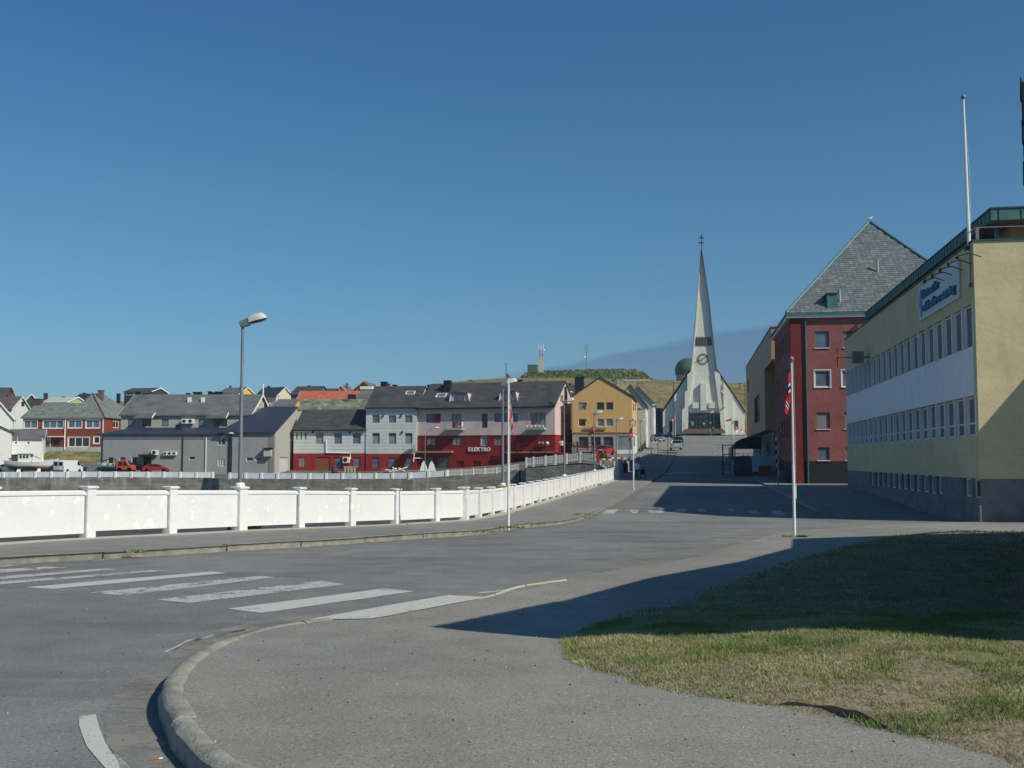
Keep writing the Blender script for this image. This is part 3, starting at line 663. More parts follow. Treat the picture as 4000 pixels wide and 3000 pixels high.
for i in ids:
    p = post_xy(i); z = gz(p.x, p.y); d = DN if i < 9 else DS; ang = math.atan2(d.y, d.x)
    bigp = 1.35 if i == 9 else (1.22 if i in (4, 12, 20, 27, 35) else 1.0)
    bal_post('post', bal, p.x, p.y, ang, z, HW * (1 if i != 9 else 1.03), .235, WALLW, True, bigp, ORG if i in (12, 35) else None)
    if i < 35:
        q = post_xy(i + 1); R.seed(i); gp_ = .11 + R.uniform(0, .05)
        bal_panel('panel', bal, p, q, z, gz(q.x, q.y), 1.0, .09, WALLW, gp_, cope=.022, ends=.14 * bigp)
R.seed(7)
# parapet continues, solid and in shade, past the last post up to the street
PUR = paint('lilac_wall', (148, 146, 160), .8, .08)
last = post_xy(35); pts = [last] + [Vector(((-8.1 + 2.1 * (Y - 100) / 30 + Y * ST_) / CT, Y)) for Y in (104, 110, 117, 124)]
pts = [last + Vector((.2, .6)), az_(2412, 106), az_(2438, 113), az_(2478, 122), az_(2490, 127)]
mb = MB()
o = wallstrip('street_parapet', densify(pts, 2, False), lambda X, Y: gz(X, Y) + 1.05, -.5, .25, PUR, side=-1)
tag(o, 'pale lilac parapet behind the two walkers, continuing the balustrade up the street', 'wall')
rail = MB()
# far pale blue parapet on the quay
BLU = paint('pale_blue_wall', (222, 228, 232), .7, .07, grime=.25); BLW = paint('parapet_post_white', (232, 232, 228), .7, .06, grime=.15)
fp = thing('quay_parapet', 'low pale blue parapet with white posts along the far quay', 'wall')
line = [az_(-230, 168.5), az_(800, 164.6)]
def run(par, a, b, n, skip=(), h=.84, w=.3):
    for k in range(n + 1):
        t = k / n; p = a + (b - a) * t; z = gz(p.x, p.y) + .06; ang = math.atan2((b - a).y, (b - a).x)
        bal_post('post', par, p.x, p.y + .35, ang, z, h * 1.04, w, BLW, False)
        if k < n and k not in skip:
            q = a + (b - a) * (k + 1) / n; bal_panel('panel', par, (p.x, p.y + .35), (q.x, q.y + .35), z, gz(q.x, q.y) + .06, h * .93, .12, BLU, .0, 0, .14)
run(fp, az_(-230, 158.4), az_(833, 155.5), 17)
run(fp, az_(899, 152.4), az_(1600, 147.2), 11)
# white picket fences
PK = MB().box(-.035, -.012, 0, .035, .012, .72).mesh('picket', WHT)
pf = thing('picket_fence', 'lower white picket fence stepping down beside the red shop building', 'fence')
pf2 = thing('picket_fence', 'upper white picket fence above the crumbling retaining wall', 'fence')
def pickets(par, a, b, h=.85, first=True):
    a = Vector(a); b = Vector(b); d = b - a; L = d.length; u = d / L; ang = math.atan2(u.y, u.x); za, zb_ = gz(*a), gz(*b)
    if first: bal_post('post', par, a.x, a.y, ang, za, h + .12, .16, BLW, False)
    for zz in (.18, h - .12):
        n = Vector((u.y, -u.x)) * .03
        MB().loft([[(a + n * s).to_tuple() + (za + q,) for s, q in ((-1, zz), (1, zz), (1, zz + .08), (-1, zz + .08))], [(b + n * s).to_tuple() + (zb_ + q,) for s, q in ((-1, zz), (1, zz), (1, zz + .08), (-1, zz + .08))]]).build('rail', WHT, par)
    n = max(2, int(L / .16))
    for k in range(n):
        t = (k + .5) / n; p = a + d * t; link('picket', PK, par, (p.x + u.y * .045, p.y - u.x * .045, za + (zb_ - za) * t + .12), (0, 0, ang))
cols = [(1604, 147.2), (1660, 146.9), (1700, 146.6), (1750, 146.3), (1801, 146), (1849, 145.7), (1894, 145.4), (1940, 145.1), (1984, 144.8), (2027, 144.5)]
# the blue wall ends at 1740: solid bays first, then pickets
for (pa, ya), (pb, yb) in zip(cols[3:], cols[4:]): pickets(pf, az_(pa, ya) + Vector((0, .4)), az_(pb, yb) + Vector((0, .4)))
run(fp, az_(1604, 147.2), az_(1745, 146.3), 2)
cols = [(2056, 106), (2084, 105.8), (2131, 105.4), (2170, 105.1), (2214, 104.8), (2267, 104.4), (2330, 103.7)]
for (pa, ya), (pb, yb) in zip(cols, cols[1:]): pickets(pf2, az_(pa, ya) + Vector((0, .4)), az_(pb, yb) + Vector((0, .4)))
mb = MB(); fb = thing('fallen_fence_section', 'white picket section leaning fallen against the retaining wall', 'fence', at(2350, 1830, 103.5), rad(-20))
for k in range(5): MB().box(-.05, -.02, 0, .05, .02, 1.5).build('picket', WHT, fb, loc=(k * .18, 0, -.9)).rotation_euler = (rad(25), rad(38 - k * 3), 0)
MB().box(-.7, 0, -.35, .95, .05, -.27).build('rail', WHT, fb)
# ================================================================== LAMPS
POLE = paint('galvanised_pole', (112, 118, 124), .5, .1, 3, spec=.5); LAMPH = paint('lamp_housing', (196, 196, 190), .5, .08, 8, grime=.2); LENS = paint('lamp_lens', (62, 60, 56), .3, .1, spec=.5)
def lampset(px_base, py_base, H, head=1.0, hx=1, Y=None, base=None, sleeve=True, label='', sc=1.0):
    b = base if base is not None else at(px_base, py_base, Y)
    t = thing('street_lamp', label, 'street lamp', b, 0, 'grey street lamps along the street')
    mb = MB(); mb.lathe([(.056, 0), (.056, 1.25), (.050, 1.3), (.048, 2.6), (.040, 2.66), (.036, H * .98), (.036, H)], 12); mb.build('pole', POLE, t, smooth=30)
    if sleeve: MB().lathe([(.13, -.02), (.13, .06), (.09, .1)], 10).build('base_plate', WHT, t)
    # luminaire: neck then tilted housing with a flat lens below
    tl = rad(13); 
    def rg(x, w, z0, z1, b=.3):
        pts = []
        for sy, zz in ((-1, z0), (-1, z0 + (z1 - z0) * .55), (-.72, z1), (.72, z1), (1, z0 + (z1 - z0) * .55), (1, z0)): pts.append((x, sy * w, zz))
        return [(hx * (p[0] * math.cos(tl) - p[2] * math.sin(tl)), p[1], H + p[0] * math.sin(tl) + p[2] * math.cos(tl)) for p in pts]
    mb = MB(); mb.loft([rg(-.09, .06, -.1, .03), rg(0, .08, -.13, .05), rg(.17, .10, -.11, .075)]); mb.build('neck', POLE, t, smooth=40)
    hd = MB().loft([rg(.172, .115, -.06, .08), rg(.3, .14, -.05, .12), rg(.46, .145, -.045, .135), rg(.56, .13, -.04, .12), rg(.63, .08, -.03, .04)]).build('lamp_head', LAMPH, t, smooth=35)
    MB().loft([rg(.2, .105, -.085, -.062), rg(.45, .13, -.075, -.047), rg(.61, .08, -.055, -.032)]).build('lens', LENS, hd)
    return t
def post_top(i): p = post_xy(i); return Vector((p.x, p.y, gz(p.x, p.y) + HW))
for i, nm in ((4, 'tall street lamp standing on the balustrade at the left, nearest to the viewer'), (12, 'street lamp on the orange stained post of the balustrade behind the near flagpole'),
              (20, 'street lamp on the balustrade in front of the pink gable'), (27, 'street lamp on the balustrade before the ochre building, left of the red car'), (35, 'street lamp on the last rusty post of the balustrade')):
    lampset(0, 0, 4.3 if i != 20 else 4.45, base=post_top(i), label=nm)
lampset(2461, 1800, 4.4, Y=118, label='street lamp on the pavement by the rounded corner of the ochre building')
lampset(2502, 1777, 4.3, Y=136, label='street lamp before the pale row house, with its head level with the shop sign')
lampset(2544, 1781, 6.9, Y=148, label='tallest of the distant street lamps, up the street left of the church')
def arm_lamp(px, pyb, pyt, Y, hx, label):
    b = at(px, pyb, Y); H = (pyb - pyt) / F * Y; t = thing('arm_lamp', label, 'street lamp', b, 0, 'slim white lamps with curved arms on the far quay')
    MB().tube([(0, 0, 0), (0, 0, H * .72), (hx * .12, 0, H * .86), (hx * .7, 0, H * .985), (hx * 1.3, 0, H)], .045, 6).build('pole', GR, t)
    MB().sphere((hx * 1.6, 0, H + .02), .38, 10, 6, sz=.35).build('lamp_head', WHT, t, smooth=True)
arm_lamp(1660, 1840, 1673, 148.5, 1, 'slim curved arm lamp in front of the red ground floor by the parapet')
arm_lamp(856, 1872, 1694, 155.8, 1, 'slim curved arm lamp on the quay in front of the grey workshop')
b = at(2231, 1650, 147); t = thing('globe_lamp', 'small white round lamp on a thin pole between the pink and ochre gables', 'lamp', b)
MB().tube([(0, 0, -1), (0, 0, 4.0)], .06, 6).build('pole', GR, t); MB().sphere((0, 0, 4.15), .22, 8, 6, sz=.6).build('globe', WHT, t, smooth=True)
# ================================================================== FLAGPOLES
FR = paint('flag_red', (186, 40, 48), .8, .1); FW = paint('flag_white', (214, 216, 222), .8, .05); FB = paint('flag_blue', (34, 46, 98), .8, .08)
def flagcell(u, v):      # nordic cross, u along the fly, v down the hoist
    a = abs(v - .5); b = abs(u - .375)
    if a < .065 or b < .05: return 2
    if a < .125 or b < .095: return 1
    return 0
def unioncell(u, v):
    a = abs(v - .5); b = abs(u - .5); dg = min(abs((v - .5) - (u - .5)), abs((v - .5) + (u - .5)))
    if a < .08 or b < .05: return 0
    if a < .14 or b < .09 or dg < .05: return 1
    return 2
def flag(par, H, hoist, fly, side, seed, cell=flagcell, spread=.18, drop=1.0, yaw=0):
    r = random.Random(seed); nu, nv = 30, 30; mb = MB(); ph = r.uniform(0, 6)
    for j in range(nv + 1):
        for i in range(nu + 1):
            u, v = i / nu, j / nv
            x = spread * (1 - math.exp(-3 * u)) * (.5 + .5 * v) * 1.6 + spread * .55 * math.sin(u * 11 + ph + v * 1.4) * u ** .5
            y = spread * .55 * math.cos(u * 9.5 + ph * 1.3 + v * 2.0) * u ** .5
            z = H - hoist * v * (1 - .30 * u) - fly * drop * (u ** 1.15) * (1 - .25 * v)
            x, y = x * math.cos(yaw) - y * math.sin(yaw), x * math.sin(yaw) + y * math.cos(yaw)
            mb.v.append((side * (x + .03), y, z))
    for j in range(nv):
        for i in range(nu):
            k = j * (nu + 1) + i; mb.f.append([k, k + 1, k + nu + 2, k + nu + 1]); mb.m.append(cell((i + .5) / nu, (j + .5) / nv))
    return mb.build('flag', [FR, FW, FB], par, smooth=80)
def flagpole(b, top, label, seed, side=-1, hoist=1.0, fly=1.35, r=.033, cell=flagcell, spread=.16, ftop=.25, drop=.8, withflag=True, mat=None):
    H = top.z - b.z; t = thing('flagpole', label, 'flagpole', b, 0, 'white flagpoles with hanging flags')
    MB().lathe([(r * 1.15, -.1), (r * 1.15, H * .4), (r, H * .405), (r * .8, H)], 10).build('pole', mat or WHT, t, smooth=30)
    MB().sphere((0, 0, H + r * 1.6), r * 2.0, 10, 7).build('finial', GR, t, smooth=True); MB().lathe([(r * 1.3, H - .04), (r * 1.5, H - .01), (r * .6, H + .02)], 8).build('collar', GR, t)
    MB().tube([(r * 1.1, -r, H - .05), (r * 1.6, -r * 1.4, H * .5), (r * 1.15, -r, H * .27)], .004, 4).build('halyard', WHT, t)
    MB().box(r * .9, -.03, H * .21, r * .9 + .03, .03, H * .29).build('cleat', WHT, t)
    if withflag: flag(t, H - ftop, hoist, fly, side, seed, cell, spread, drop)
    return t
g = G(1986, 2057); flagpole(g, at(1970, 1472, g.y), 'nearer white flagpole on the left pavement with a narrow hanging Norwegian flag', 1, side=1, spread=.07, hoist=.9, fly=1.25, ftop=.35, drop=.85)
g = G(3104, 2092, -.1); flagpole(g, at(3097, 1410, g.y), 'white flagpole standing on the right by the lawn, its red Norwegian flag twisted round it', 2, side=-1, spread=.1, hoist=.85, fly=.95, ftop=.25, drop=.85)
g = G(2475, 1914); flagpole(g, at(2469, 1641, g.y), 'white flagpole on the left kerb between the two walkers', 3, side=-1, spread=.16, hoist=.9, fly=.9)
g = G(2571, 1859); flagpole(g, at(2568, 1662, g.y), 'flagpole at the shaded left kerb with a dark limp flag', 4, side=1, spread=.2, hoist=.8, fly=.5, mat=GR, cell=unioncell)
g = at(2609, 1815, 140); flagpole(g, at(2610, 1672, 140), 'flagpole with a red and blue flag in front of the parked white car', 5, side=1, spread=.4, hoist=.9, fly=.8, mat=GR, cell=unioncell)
g = at(2629, 1716, 230); flagpole(g, at(2629, 1633, 230), 'left one of the pair of flagpoles on the church square', 6, side=1, withflag=False)
g = at(2638, 1712, 231); flagpole(g, at(2637, 1620, 231), 'right one of the pair of church square flagpoles, with a red and white flag', 7, side=-1, spread=.45, hoist=1.1, fly=1.2, cell=lambda u, v: 0 if abs(v - .5) > .16 else 1)
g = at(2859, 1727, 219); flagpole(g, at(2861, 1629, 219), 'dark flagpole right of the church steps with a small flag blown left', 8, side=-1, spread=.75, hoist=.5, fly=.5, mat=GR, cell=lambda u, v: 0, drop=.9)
g = at(2867, 1729, 221); flagpole(g, at(2868, 1637, 221), 'white flagpole in front of the right door of the church', 9, side=-1, spread=.2, hoist=.7, fly=.7)
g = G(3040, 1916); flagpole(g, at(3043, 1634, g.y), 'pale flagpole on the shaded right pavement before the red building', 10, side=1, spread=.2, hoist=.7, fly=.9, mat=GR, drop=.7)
# ================================================================== BUILDING KIT
def wallgrid(mb, P3, nin, a1, zones, holes, depth, a0=0):
    """vertical wall from a0 to a1; zones [(z0,z1,mat)]; holes [(a0,z0,a1,z1)] with reveals"""
    z0 = zones[0][0]; z1 = zones[-1][1]
    xs = sorted({a0, a1, *[min(a1, max(a0, v)) for h in holes for v in (h[0], h[2])]})
    zs = sorted({*[z for zn in zones for z in zn[:2]], *[min(z1, max(z0, v)) for h in holes for v in (h[1], h[3])]})
    for i in range(len(xs) - 1):
        for j in range(len(zs) - 1):
            if xs[i + 1] - xs[i] < 1e-6 or zs[j + 1] - zs[j] < 1e-6: continue
            cx, cz = (xs[i] + xs[i + 1]) / 2, (zs[j] + zs[j + 1]) / 2
            if any(h[0] < cx < h[2] and h[1] < cz < h[3] for h in holes): continue
            mi = next((m for a, b, m in zones if a <= cz <= b), 0)
            mb.poly([P3(xs[i], zs[j], 0), P3(xs[i + 1], zs[j], 0), P3(xs[i + 1], zs[j + 1], 0), P3(xs[i], zs[j + 1], 0)], mi)
    for h in holes:
        mi = next((m for a, b, m in zones if a <= (h[1] + h[3]) / 2 <= b), 0); q = [(h[0], h[1]), (h[2], h[1]), (h[2], h[3]), (h[0], h[3])]
        for k in range(4):
            a, b = q[k], q[(k + 1) % 4]; mb.poly([P3(*a, 0), P3(*b, 0), P3(*b, depth), P3(*a, depth)], mi)
_wc = {}
def window(par, P3, h, depth=.1, fm=None, gm=None, n=1, m=1, fw=.07, sill=None, name='window', skew=0, bars=None):
    """frame with pane in a hole; P3(a,z,d) maps wall coords (d inward) to local"""
    a0, z0, a1, z1 = h; mb = MB(); d0, d1 = depth - .05, depth + .03
    def bar(u0, v0, u1, v1):
        mb.prism([P3(u0, v0, d0), P3(u1, v0, d0), P3(u1, v1, d0), P3(u0, v1, d0)], [P3(u0, v0, d1), P3(u1, v0, d1), P3(u1, v1, d1), P3(u0, v1, d1)])
    bar(a0, z0, a1, z0 + fw); bar(a0, z1 - fw, a1, z1); bar(a0, z0 + fw, a0 + fw, z1 - fw); bar(a1 - fw, z0 + fw, a1, z1 - fw)
    for k in range(1, n): c = a0 + (a1 - a0) * k / n; bar(c - fw * .45, z0 + fw, c + fw * .45, z1 - fw)
    for k in range(1, m):
        c = z0 + (z1 - z0) * k / m
        for q in range(n): bar(a0 + (a1 - a0) * q / n + fw * (.46 if q else 1), c - fw * .35, a0 + (a1 - a0) * (q + 1) / n - fw * (.46 if q < n - 1 else 1), c + fw * .35)
    o = mb.build(name, fm or WHT, par)
    MB().poly([P3(a0 + fw * .5, z0 + fw * .5, depth), P3(a1 - fw * .5, z0 + fw * .5, depth), P3(a1 - fw * .5, z1 - fw * .5, depth), P3(a0 + fw * .5, z1 - fw * .5, depth)]).build('pane', gm or GD, o)
    if sill is not None:
        q = .04; MB().prism([P3(a0 - .05, z0 - .06, -.08), P3(a1 + .05, z0 - .06, -.08), P3(a1 + .05, z0 - .005, -.08), P3(a0 - .05, z0 - .005, -.08)], [P3(a0 - .05, z0 - .06, .0), P3(a1 + .05, z0 - .06, .0), P3(a1 + .05, z0 - .005, .0), P3(a0 - .05, z0 - .005, .0)]).build('sill', sill, o)
    return o
def casing(par, P3, h, w=.1, mat=None, name='casing', p=.05):
    a0, z0, a1, z1 = h; mb = MB()
    def bar(u0, v0, u1, v1): mb.prism([P3(u0, v0, -p), P3(u1, v0, -p), P3(u1, v1, -p), P3(u0, v1, -p)], [P3(u0, v0, .0), P3(u1, v0, .0), P3(u1, v1, .0), P3(u0, v1, .0)])
    bar(a0 - w, z0 - w, a1 + w, z0); bar(a0 - w, z1, a1 + w, z1 + w); bar(a0 - w, z0, a0, z1); bar(a1, z0, a1 + w, z1)
    return mb.build(name, mat or WHT, par)
class Bld:
    """a building placed by its front left corner: column px at depth Y, base row py; right end column pr; turned by rot"""
    def __init__(s, name, label, cat, pl, Y, pyb, pr, rot=0, group=None, zb=None):
        s.r = rad(rot); p = at(pl, pyb, Y); s.o = Vector((p.x, p.y, p.z if zb is None else zb)); s.e1 = Vector((math.cos(s.r), math.sin(s.r))); s.e2 = Vector((-s.e1.y, s.e1.x))
        s.t = thing(name, label, cat, s.o, s.r, group); s.w = s.f(pr, pyb)[0]; s.Y = Y
    def plane(s, px, py, org, n):
        d = ray(px, py); nn = Vector((n.x, n.y, 0)); t = (Vector((org.x, org.y, EYE)) - Vector((0, 0, EYE))).dot(nn) / d.dot(nn); return Vector((0, 0, EYE)) + d * t
    def f(s, px, py, y=0):
        q = s.plane(px, py, s.o.xy + s.e2 * y, s.e2); v = q.xy - s.o.xy; return v.dot(s.e1), q.z - s.o.z
    def s_(s, px, py, x=None):
        x = s.w if x is None else x; q = s.plane(px, py, s.o.xy + s.e1 * x, s.e1); v = q.xy - s.o.xy; return v.dot(s.e2), q.z - s.o.z
    def F(s, a, z, d): return (a, d, z)                      # front wall
    def Rr(s, a, z, d): return (s.w - d, a, z)               # right wall
    def Lf(s, a, z, d): return (d, a, z)                     # left wall
    def fh(s, tr, x0, y0, x1, y1):
        a, b = s.f(*tr(x0, y0)), s.f(*tr(x1, y1)); return (min(a[0], b[0]), min(a[1], b[1]), max(a[0], b[0]), max(a[1], b[1]))
    def sh(s, tr, x0, y0, x1, y1):
        a, b = s.s_(*tr(x0, y0)), s.s_(*tr(x1, y1)); return (min(a[0], b[0]), min(a[1], b[1]), max(a[0], b[0]), max(a[1], b[1]))
    def shell(s, d, eave, mats, zones=None, fh=(), rh=(), lh=(), depth=.12, base=-1.2, name='wall'):
        s.d = d; s.eave = eave; zones = zones or [(base, eave, 0)]; zones = [(base, zones[0][1], zones[0][2])] + list(zones[1:])
        fh = [h for h in fh]; mb = MB()
        wallgrid(mb, s.F, None, s.w, zones, fh, depth); wallgrid(mb, s.Rr, None, d, zones, rh, depth); wallgrid(mb, s.Lf, None, d, zones, lh, depth)
        wallgrid(mb, lambda a, z, q: (a, d - q, z), None, s.w, zones, [], depth)
        s.wall = mb; s.mats = mats; return mb
    def done(s, name='wall'): return s.wall.build(name, s.mats, s.t)
    def gable(s, ridge, rm, axis='x', oh=.35, th=.14, ohe=None, gm=None, barge=None, ry=None, mi=None, skirt=True):
        """pitched roof; adds gable triangles to the shell"""
        e = s.eave; w, d = s.w, s.d; ohe = oh if ohe is None else ohe; mi = (len(s.mats) - 1 if mi is None else mi) if s.wall.f else 0
        c = (d if axis == 'x' else w) / 2 if ry is None else ry
        L = w if axis == 'x' else d; D = d if axis == 'x' else w
        T = (lambda u, v, z: (u, v, z)) if axis == 'x' else (lambda u, v, z: (v, u, z))
        for u in (0, L): s.wall.poly([T(u, 0, e), T(u, D, e), T(u, c, ridge)], mi)
        s1 = (ridge - e) / c; s2 = (ridge - e) / (D - c)
        k1 = th * math.hypot(1, s1); k2 = th * math.hypot(1, s2); r = MB()
        for (v0, z0, kk) in ((-ohe, e - s1 * ohe, k1), (D + ohe, e - s2 * ohe, k2)):
            q = [(v0, z0 + .01), (c, ridge + .01), (c, ridge + .01 + kk), (v0, z0 + .01 + kk)]
            r.prism([T(-oh, a, b) for a, b in q], [T(L + oh, a, b) for a, b in q])
        o = r.build('roof', rm, s.t)
        if barge:
            for u in (-oh - .04, L + oh + .005):
                for (v0, z0, kk) in ((-ohe, e - s1 * ohe, k1), (D + ohe, e - s2 * ohe, k2)):
                    q = [(v0, z0 - .12), (c, ridge - .12), (c, ridge + .02 + kk), (v0, z0 + .02 + kk)]
                    MB().prism([T(u, a, b) for a, b in q], [T(u + .035, a, b) for a, b in q]).build('bargeboard', barge, s.t)
        return o
    def hip(s, ridge, rm, oh=.4, inset=None, th=.12, inl=None, inr=None):
        w, d, e = s.w, s.d, s.eave; inl = d / 2 if inl is None else inl; inr = d / 2 if inr is None else inr; mb = MB()
        A = [(-oh, -oh), (w + oh, -oh), (w + oh, d + oh), (-oh, d + oh)]; lo = [(x, y, e) for x, y in A]; up = [(x, y, e + th) for x, y in A]; R1, R2 = (inl, d / 2, ridge), (w - inr, d / 2, ridge)
        mb.add(lo + up, [(3, 2, 1, 0), (0, 1, 5, 4), (1, 2, 6, 5), (2, 3, 7, 6), (3, 0, 4, 7)])
        mb.add(up + [R1, R2], [(0, 1, 5, 4), (2, 3, 4, 5), (3, 0, 4), (1, 2, 5)]); return mb.build('roof', rm, s.t)
    def chimney(s, x, y, z0, z1, w=.8, mat=None, cap=True, d=None):
        d = d or w; mb = MB().box(x - w / 2, y - d / 2, z0, x + w / 2, y + d / 2, z1 - .12); o = mb.build('chimney', mat or CHM, s.t)
        if cap: MB().box(x - w / 2 - .07, y - d / 2 - .07, z1 - .11, x + w / 2 + .07, y + d / 2 + .07, z1).build('cap', mat or CHM, o)
        return o
    def gutter(s, z=None, mat=None, y=-.4):
        z = z or s.eave; MB().box(-.3, y - .12, z - .13, s.w + .3, y, z - .02).build('gutter', mat or DK, s.t)
    def pipe(s, x, z0, z1, mat=None, y=-.08): MB().tube([(x, y, z0), (x, y, z1)], .06, 6).build('downpipe', mat or DK, s.t)
def fwins(B, tr, specs, side='f', **kw):
    out = []; P3 = B.F if side == 'f' else B.Rr
    for sp_ in specs:
        h = (B.fh if side == 'f' else B.sh)(tr, *sp_[:4]); out.append(h)
        k = dict(kw); 
        if len(sp_) > 4: k.update(sp_[4])
        cs = k.pop('case', None); window(B.t, P3, h, **k)
        if cs: casing(B.t, P3, h, mat=cs)
    return out
def holes(B, tr, specs, side='f'): return [(B.fh if side == 'f' else B.sh)(tr, *q[:4]) for q in specs]
def text_mesh(txt, size, depth, mat, par, loc, rot, name='lettering', sx=1.0, bold=0.0):
    cu = bpy.data.curves.new(name, 'FONT'); cu.body = txt; cu.size = size; cu.extrude = depth; cu.offset = bold; cu.resolution_u = 2
    tmp = bpy.data.objects.new('tmp', cu); COL.objects.link(tmp); bpy.context.view_layer.update()
    me = bpy.data.meshes.new_from_object(tmp.evaluated_get(bpy.context.evaluated_depsgraph_get())); bpy.data.objects.remove(tmp)
    me.materials.clear(); me.materials.append(mat); o = link(name, me, par, loc, rot); o.scale = (sx, 1, 1); return o
def skylight(B, x, y, z, w, h, slope, name='skylight', fm=None):
    t = math.atan(slope); c, s = math.cos(t), math.sin(t)
    def P3(a, b, d): return (x + a, y + b * c + d * s, z + b * s - d * c)
    mb = MB()
    for q in ((0, 0, w, .1), (0, h - .1, w, h), (0, .1, .1, h - .1), (w - .1, .1, w, h - .1)):
        mb.prism([P3(q[0], q[1], -.12), P3(q[2], q[1], -.12), P3(q[2], q[3], -.12), P3(q[0], q[3], -.12)], [P3(q[0], q[1], .1), P3(q[2], q[1], .1), P3(q[2], q[3], .1), P3(q[0], q[3], .1)])
    o = mb.build(name, fm or WHT, B.t); MB().poly([P3(.05, .05, -.04), P3(w - .05, .05, -.04), P3(w - .05, h - .05, -.04), P3(.05, h - .05, -.04)]).build('pane', GS, o)
def acunit(par, x, z, y=-.45, w=.9, h=.65, name='air_conditioner'):
    o = MB().box(x, y, z, x + w, y + .38, z + h).build(name, WHT, par); MB().lathe([(h * .38, 0), (h * .38, .02), (h * .1, .03)], 12).build('fan', DK, o, loc=(x + w * .4, y - .001, z + h / 2)).rotation_euler = (math.pi / 2, 0, 0)
    MB().box(x + .1, y + .1, z - .06, x + w - .1, y + .46, z - .005).build('bracket', GR, o); return o
# ================================================================== RIGHT SIDE
M = MT('yellow_render'); c_ = (.60, .515, .305); f = M.mt('ADD', M.mt('MULTIPLY', M.rng(M.noise(.6, 6, (1, 1, 1.5), rough=.6), .3, .7, -1, 1), .09), M.mt('MULTIPLY', M.rng(M.noise(6, 4), .3, .7, -1, 1), .04))
col = M.scale(c_, M.mt('ADD', 1.0, f)); g_ = M.rng(M.noise(.8, 6, (1, 1, .3)), .6, .8, 0, .35, True); col = M.mix(g_, col, (.25, .22, .13))
hb = M.noise(3.0, 5, (1, 1, 1.2), rough=.65)
M.bump(hb, .015); YEL = M.done(col, .85, .2)
BASEC = paint('basement_concrete', (118, 122, 122), .85, .16, 2, grime=.35, bump=.02)
PANW = paint('white_wall_panel', (232, 232, 232), .6, .04); FIN = paint('window_fin', (226, 226, 226), .6, .04)
COP = paint('copper_green', (64, 112, 108), .55, .22, 3, spec=.4); COPD = paint('copper_dark', (52, 84, 88), .6, .2, 3)
GW = glass('office_glass', (60, 72, 84), .1, .3)
B = Bld('office_building', 'yellow rendered office building with rows of finned windows and a green copper roof edge', 'building', 3833, 42.4, 1995, 4600, -9.3)
Z = lambda py: B.f(3830, py)[1]
LA = 35.8; h0, h1, h2, h3, h4, h5 = Z(1870), Z(1701), Z(1542), Z(1347), Z(1176), Z(940); WD = 15.0; B.w = WD
mb = MB(); nb = 20; a0_, a1_ = .3, LA - .35; bay = (a1_ - a0_) / nb
bz0, bz1 = B.s_(*zy(455, 1512), 0)[1], B.s_(*zy(455, 1425), 0)[1]
bx = [(122, 140), (148, 165), (172, 190), (195, 215), (222, 243), (248, 270), (275, 300), (303, 330), (337, 362), (370, 400), (407, 433), (442, 467)]
bw = []
for u, v in bx:
    p, q = B.s_(*zy(v, 1460), 0)[0], B.s_(*zy(u, 1460), 0)[0]; m_ = (p + q) / 2; w_ = (q - p) * .5; bw.append((m_ - w_, bz0, m_ + w_, bz1))
for u, v in ((572, 604), (614, 650)): bw.append((B.s_(*zy(v, 1480), 0)[0], B.s_(*zy(630, 1530), 0)[1], B.s_(*zy(u, 1480), 0)[0], B.s_(*zy(630, 1440), 0)[1]))
holes_ = [(a0_, h1, a1_, h2), (a0_, h3, a1_, h4)] + bw
wallgrid(mb, B.Lf, None, LA, [(-1.2, h0, 1), (h0, h5, 0)], holes_, .22)
wallgrid(mb, B.F, None, WD, [(-1.2, h0, 1), (h0, h5, 0)], [], .2)
mb.poly([(0, LA, -1), (WD, LA, -1), (WD, LA, h5), (0, LA, h5)]); mb.poly([(WD, 0, -1), (WD, LA, -1), (WD, LA, h5), (WD, 0, h5)])
mb.poly([(0, 0, h5 - .25), (WD, 0, h5 - .25), (WD, LA, h5 - .25), (0, LA, h5 - .25)], 1)
B.t; mb.build('wall', [YEL, BASEC], B.t)
# plinth ledge
MB().box(-.06, -.06, -.9, -.003, LA, .22).build('plinth', BASEC, B.t)
fin = MB().box(-.012, -.07, 0, .20, .07, h2 - h1).mesh('fin', FIN); fin2 = MB().box(-.012, -.07, 0, .20, .07, h4 - h3).mesh('fin', FIN)
for k in range(nb + 1):
    a = a0_ + .07 + (a1_ - a0_ - .14) * k / nb; link('fin', fin, B.t, (0, a, h1)); link('fin', fin2, B.t, (0, a, h3))
b2 = (a1_ - a0_ - .14) / nb
for z0, z1, mm in ((h1, h2, 2), (h3, h4, 1)):
    for k in range(nb):
        a = a0_ + .14 + b2 * k; hh = (a, z0 + .02, a + b2 - .14, z1 - .02)
        d0, d1 = .14, .21; m2 = MB()
        def bar(u0, v0, u1, v1, m2=m2): m2.prism([B.Lf(u0, v0, d0), B.Lf(u1, v0, d0), B.Lf(u1, v1, d0), B.Lf(u0, v1, d0)], [B.Lf(u0, v0, d1), B.Lf(u1, v0, d1), B.Lf(u1, v1, d1), B.Lf(u0, v1, d1)])
        f_ = .06; bar(hh[0], hh[1], hh[2], hh[1] + f_); bar(hh[0], hh[3] - f_, hh[2], hh[3]); bar(hh[0], hh[1] + f_, hh[0] + f_, hh[3] - f_); bar(hh[2] - f_, hh[1] + f_, hh[2], hh[3] - f_)
        if mm == 2: c = hh[1] + (hh[3] - hh[1]) * .32; bar(hh[0] + f_, c - .03, hh[2] - f_, c + .03)
        o = m2.build('window', FIN, B.t); MB().poly([B.Lf(hh[0], hh[1], .18), B.Lf(hh[2], hh[1], .18), B.Lf(hh[2], hh[3], .18), B.Lf(hh[0], hh[3], .18)]).build('pane', GW, o)
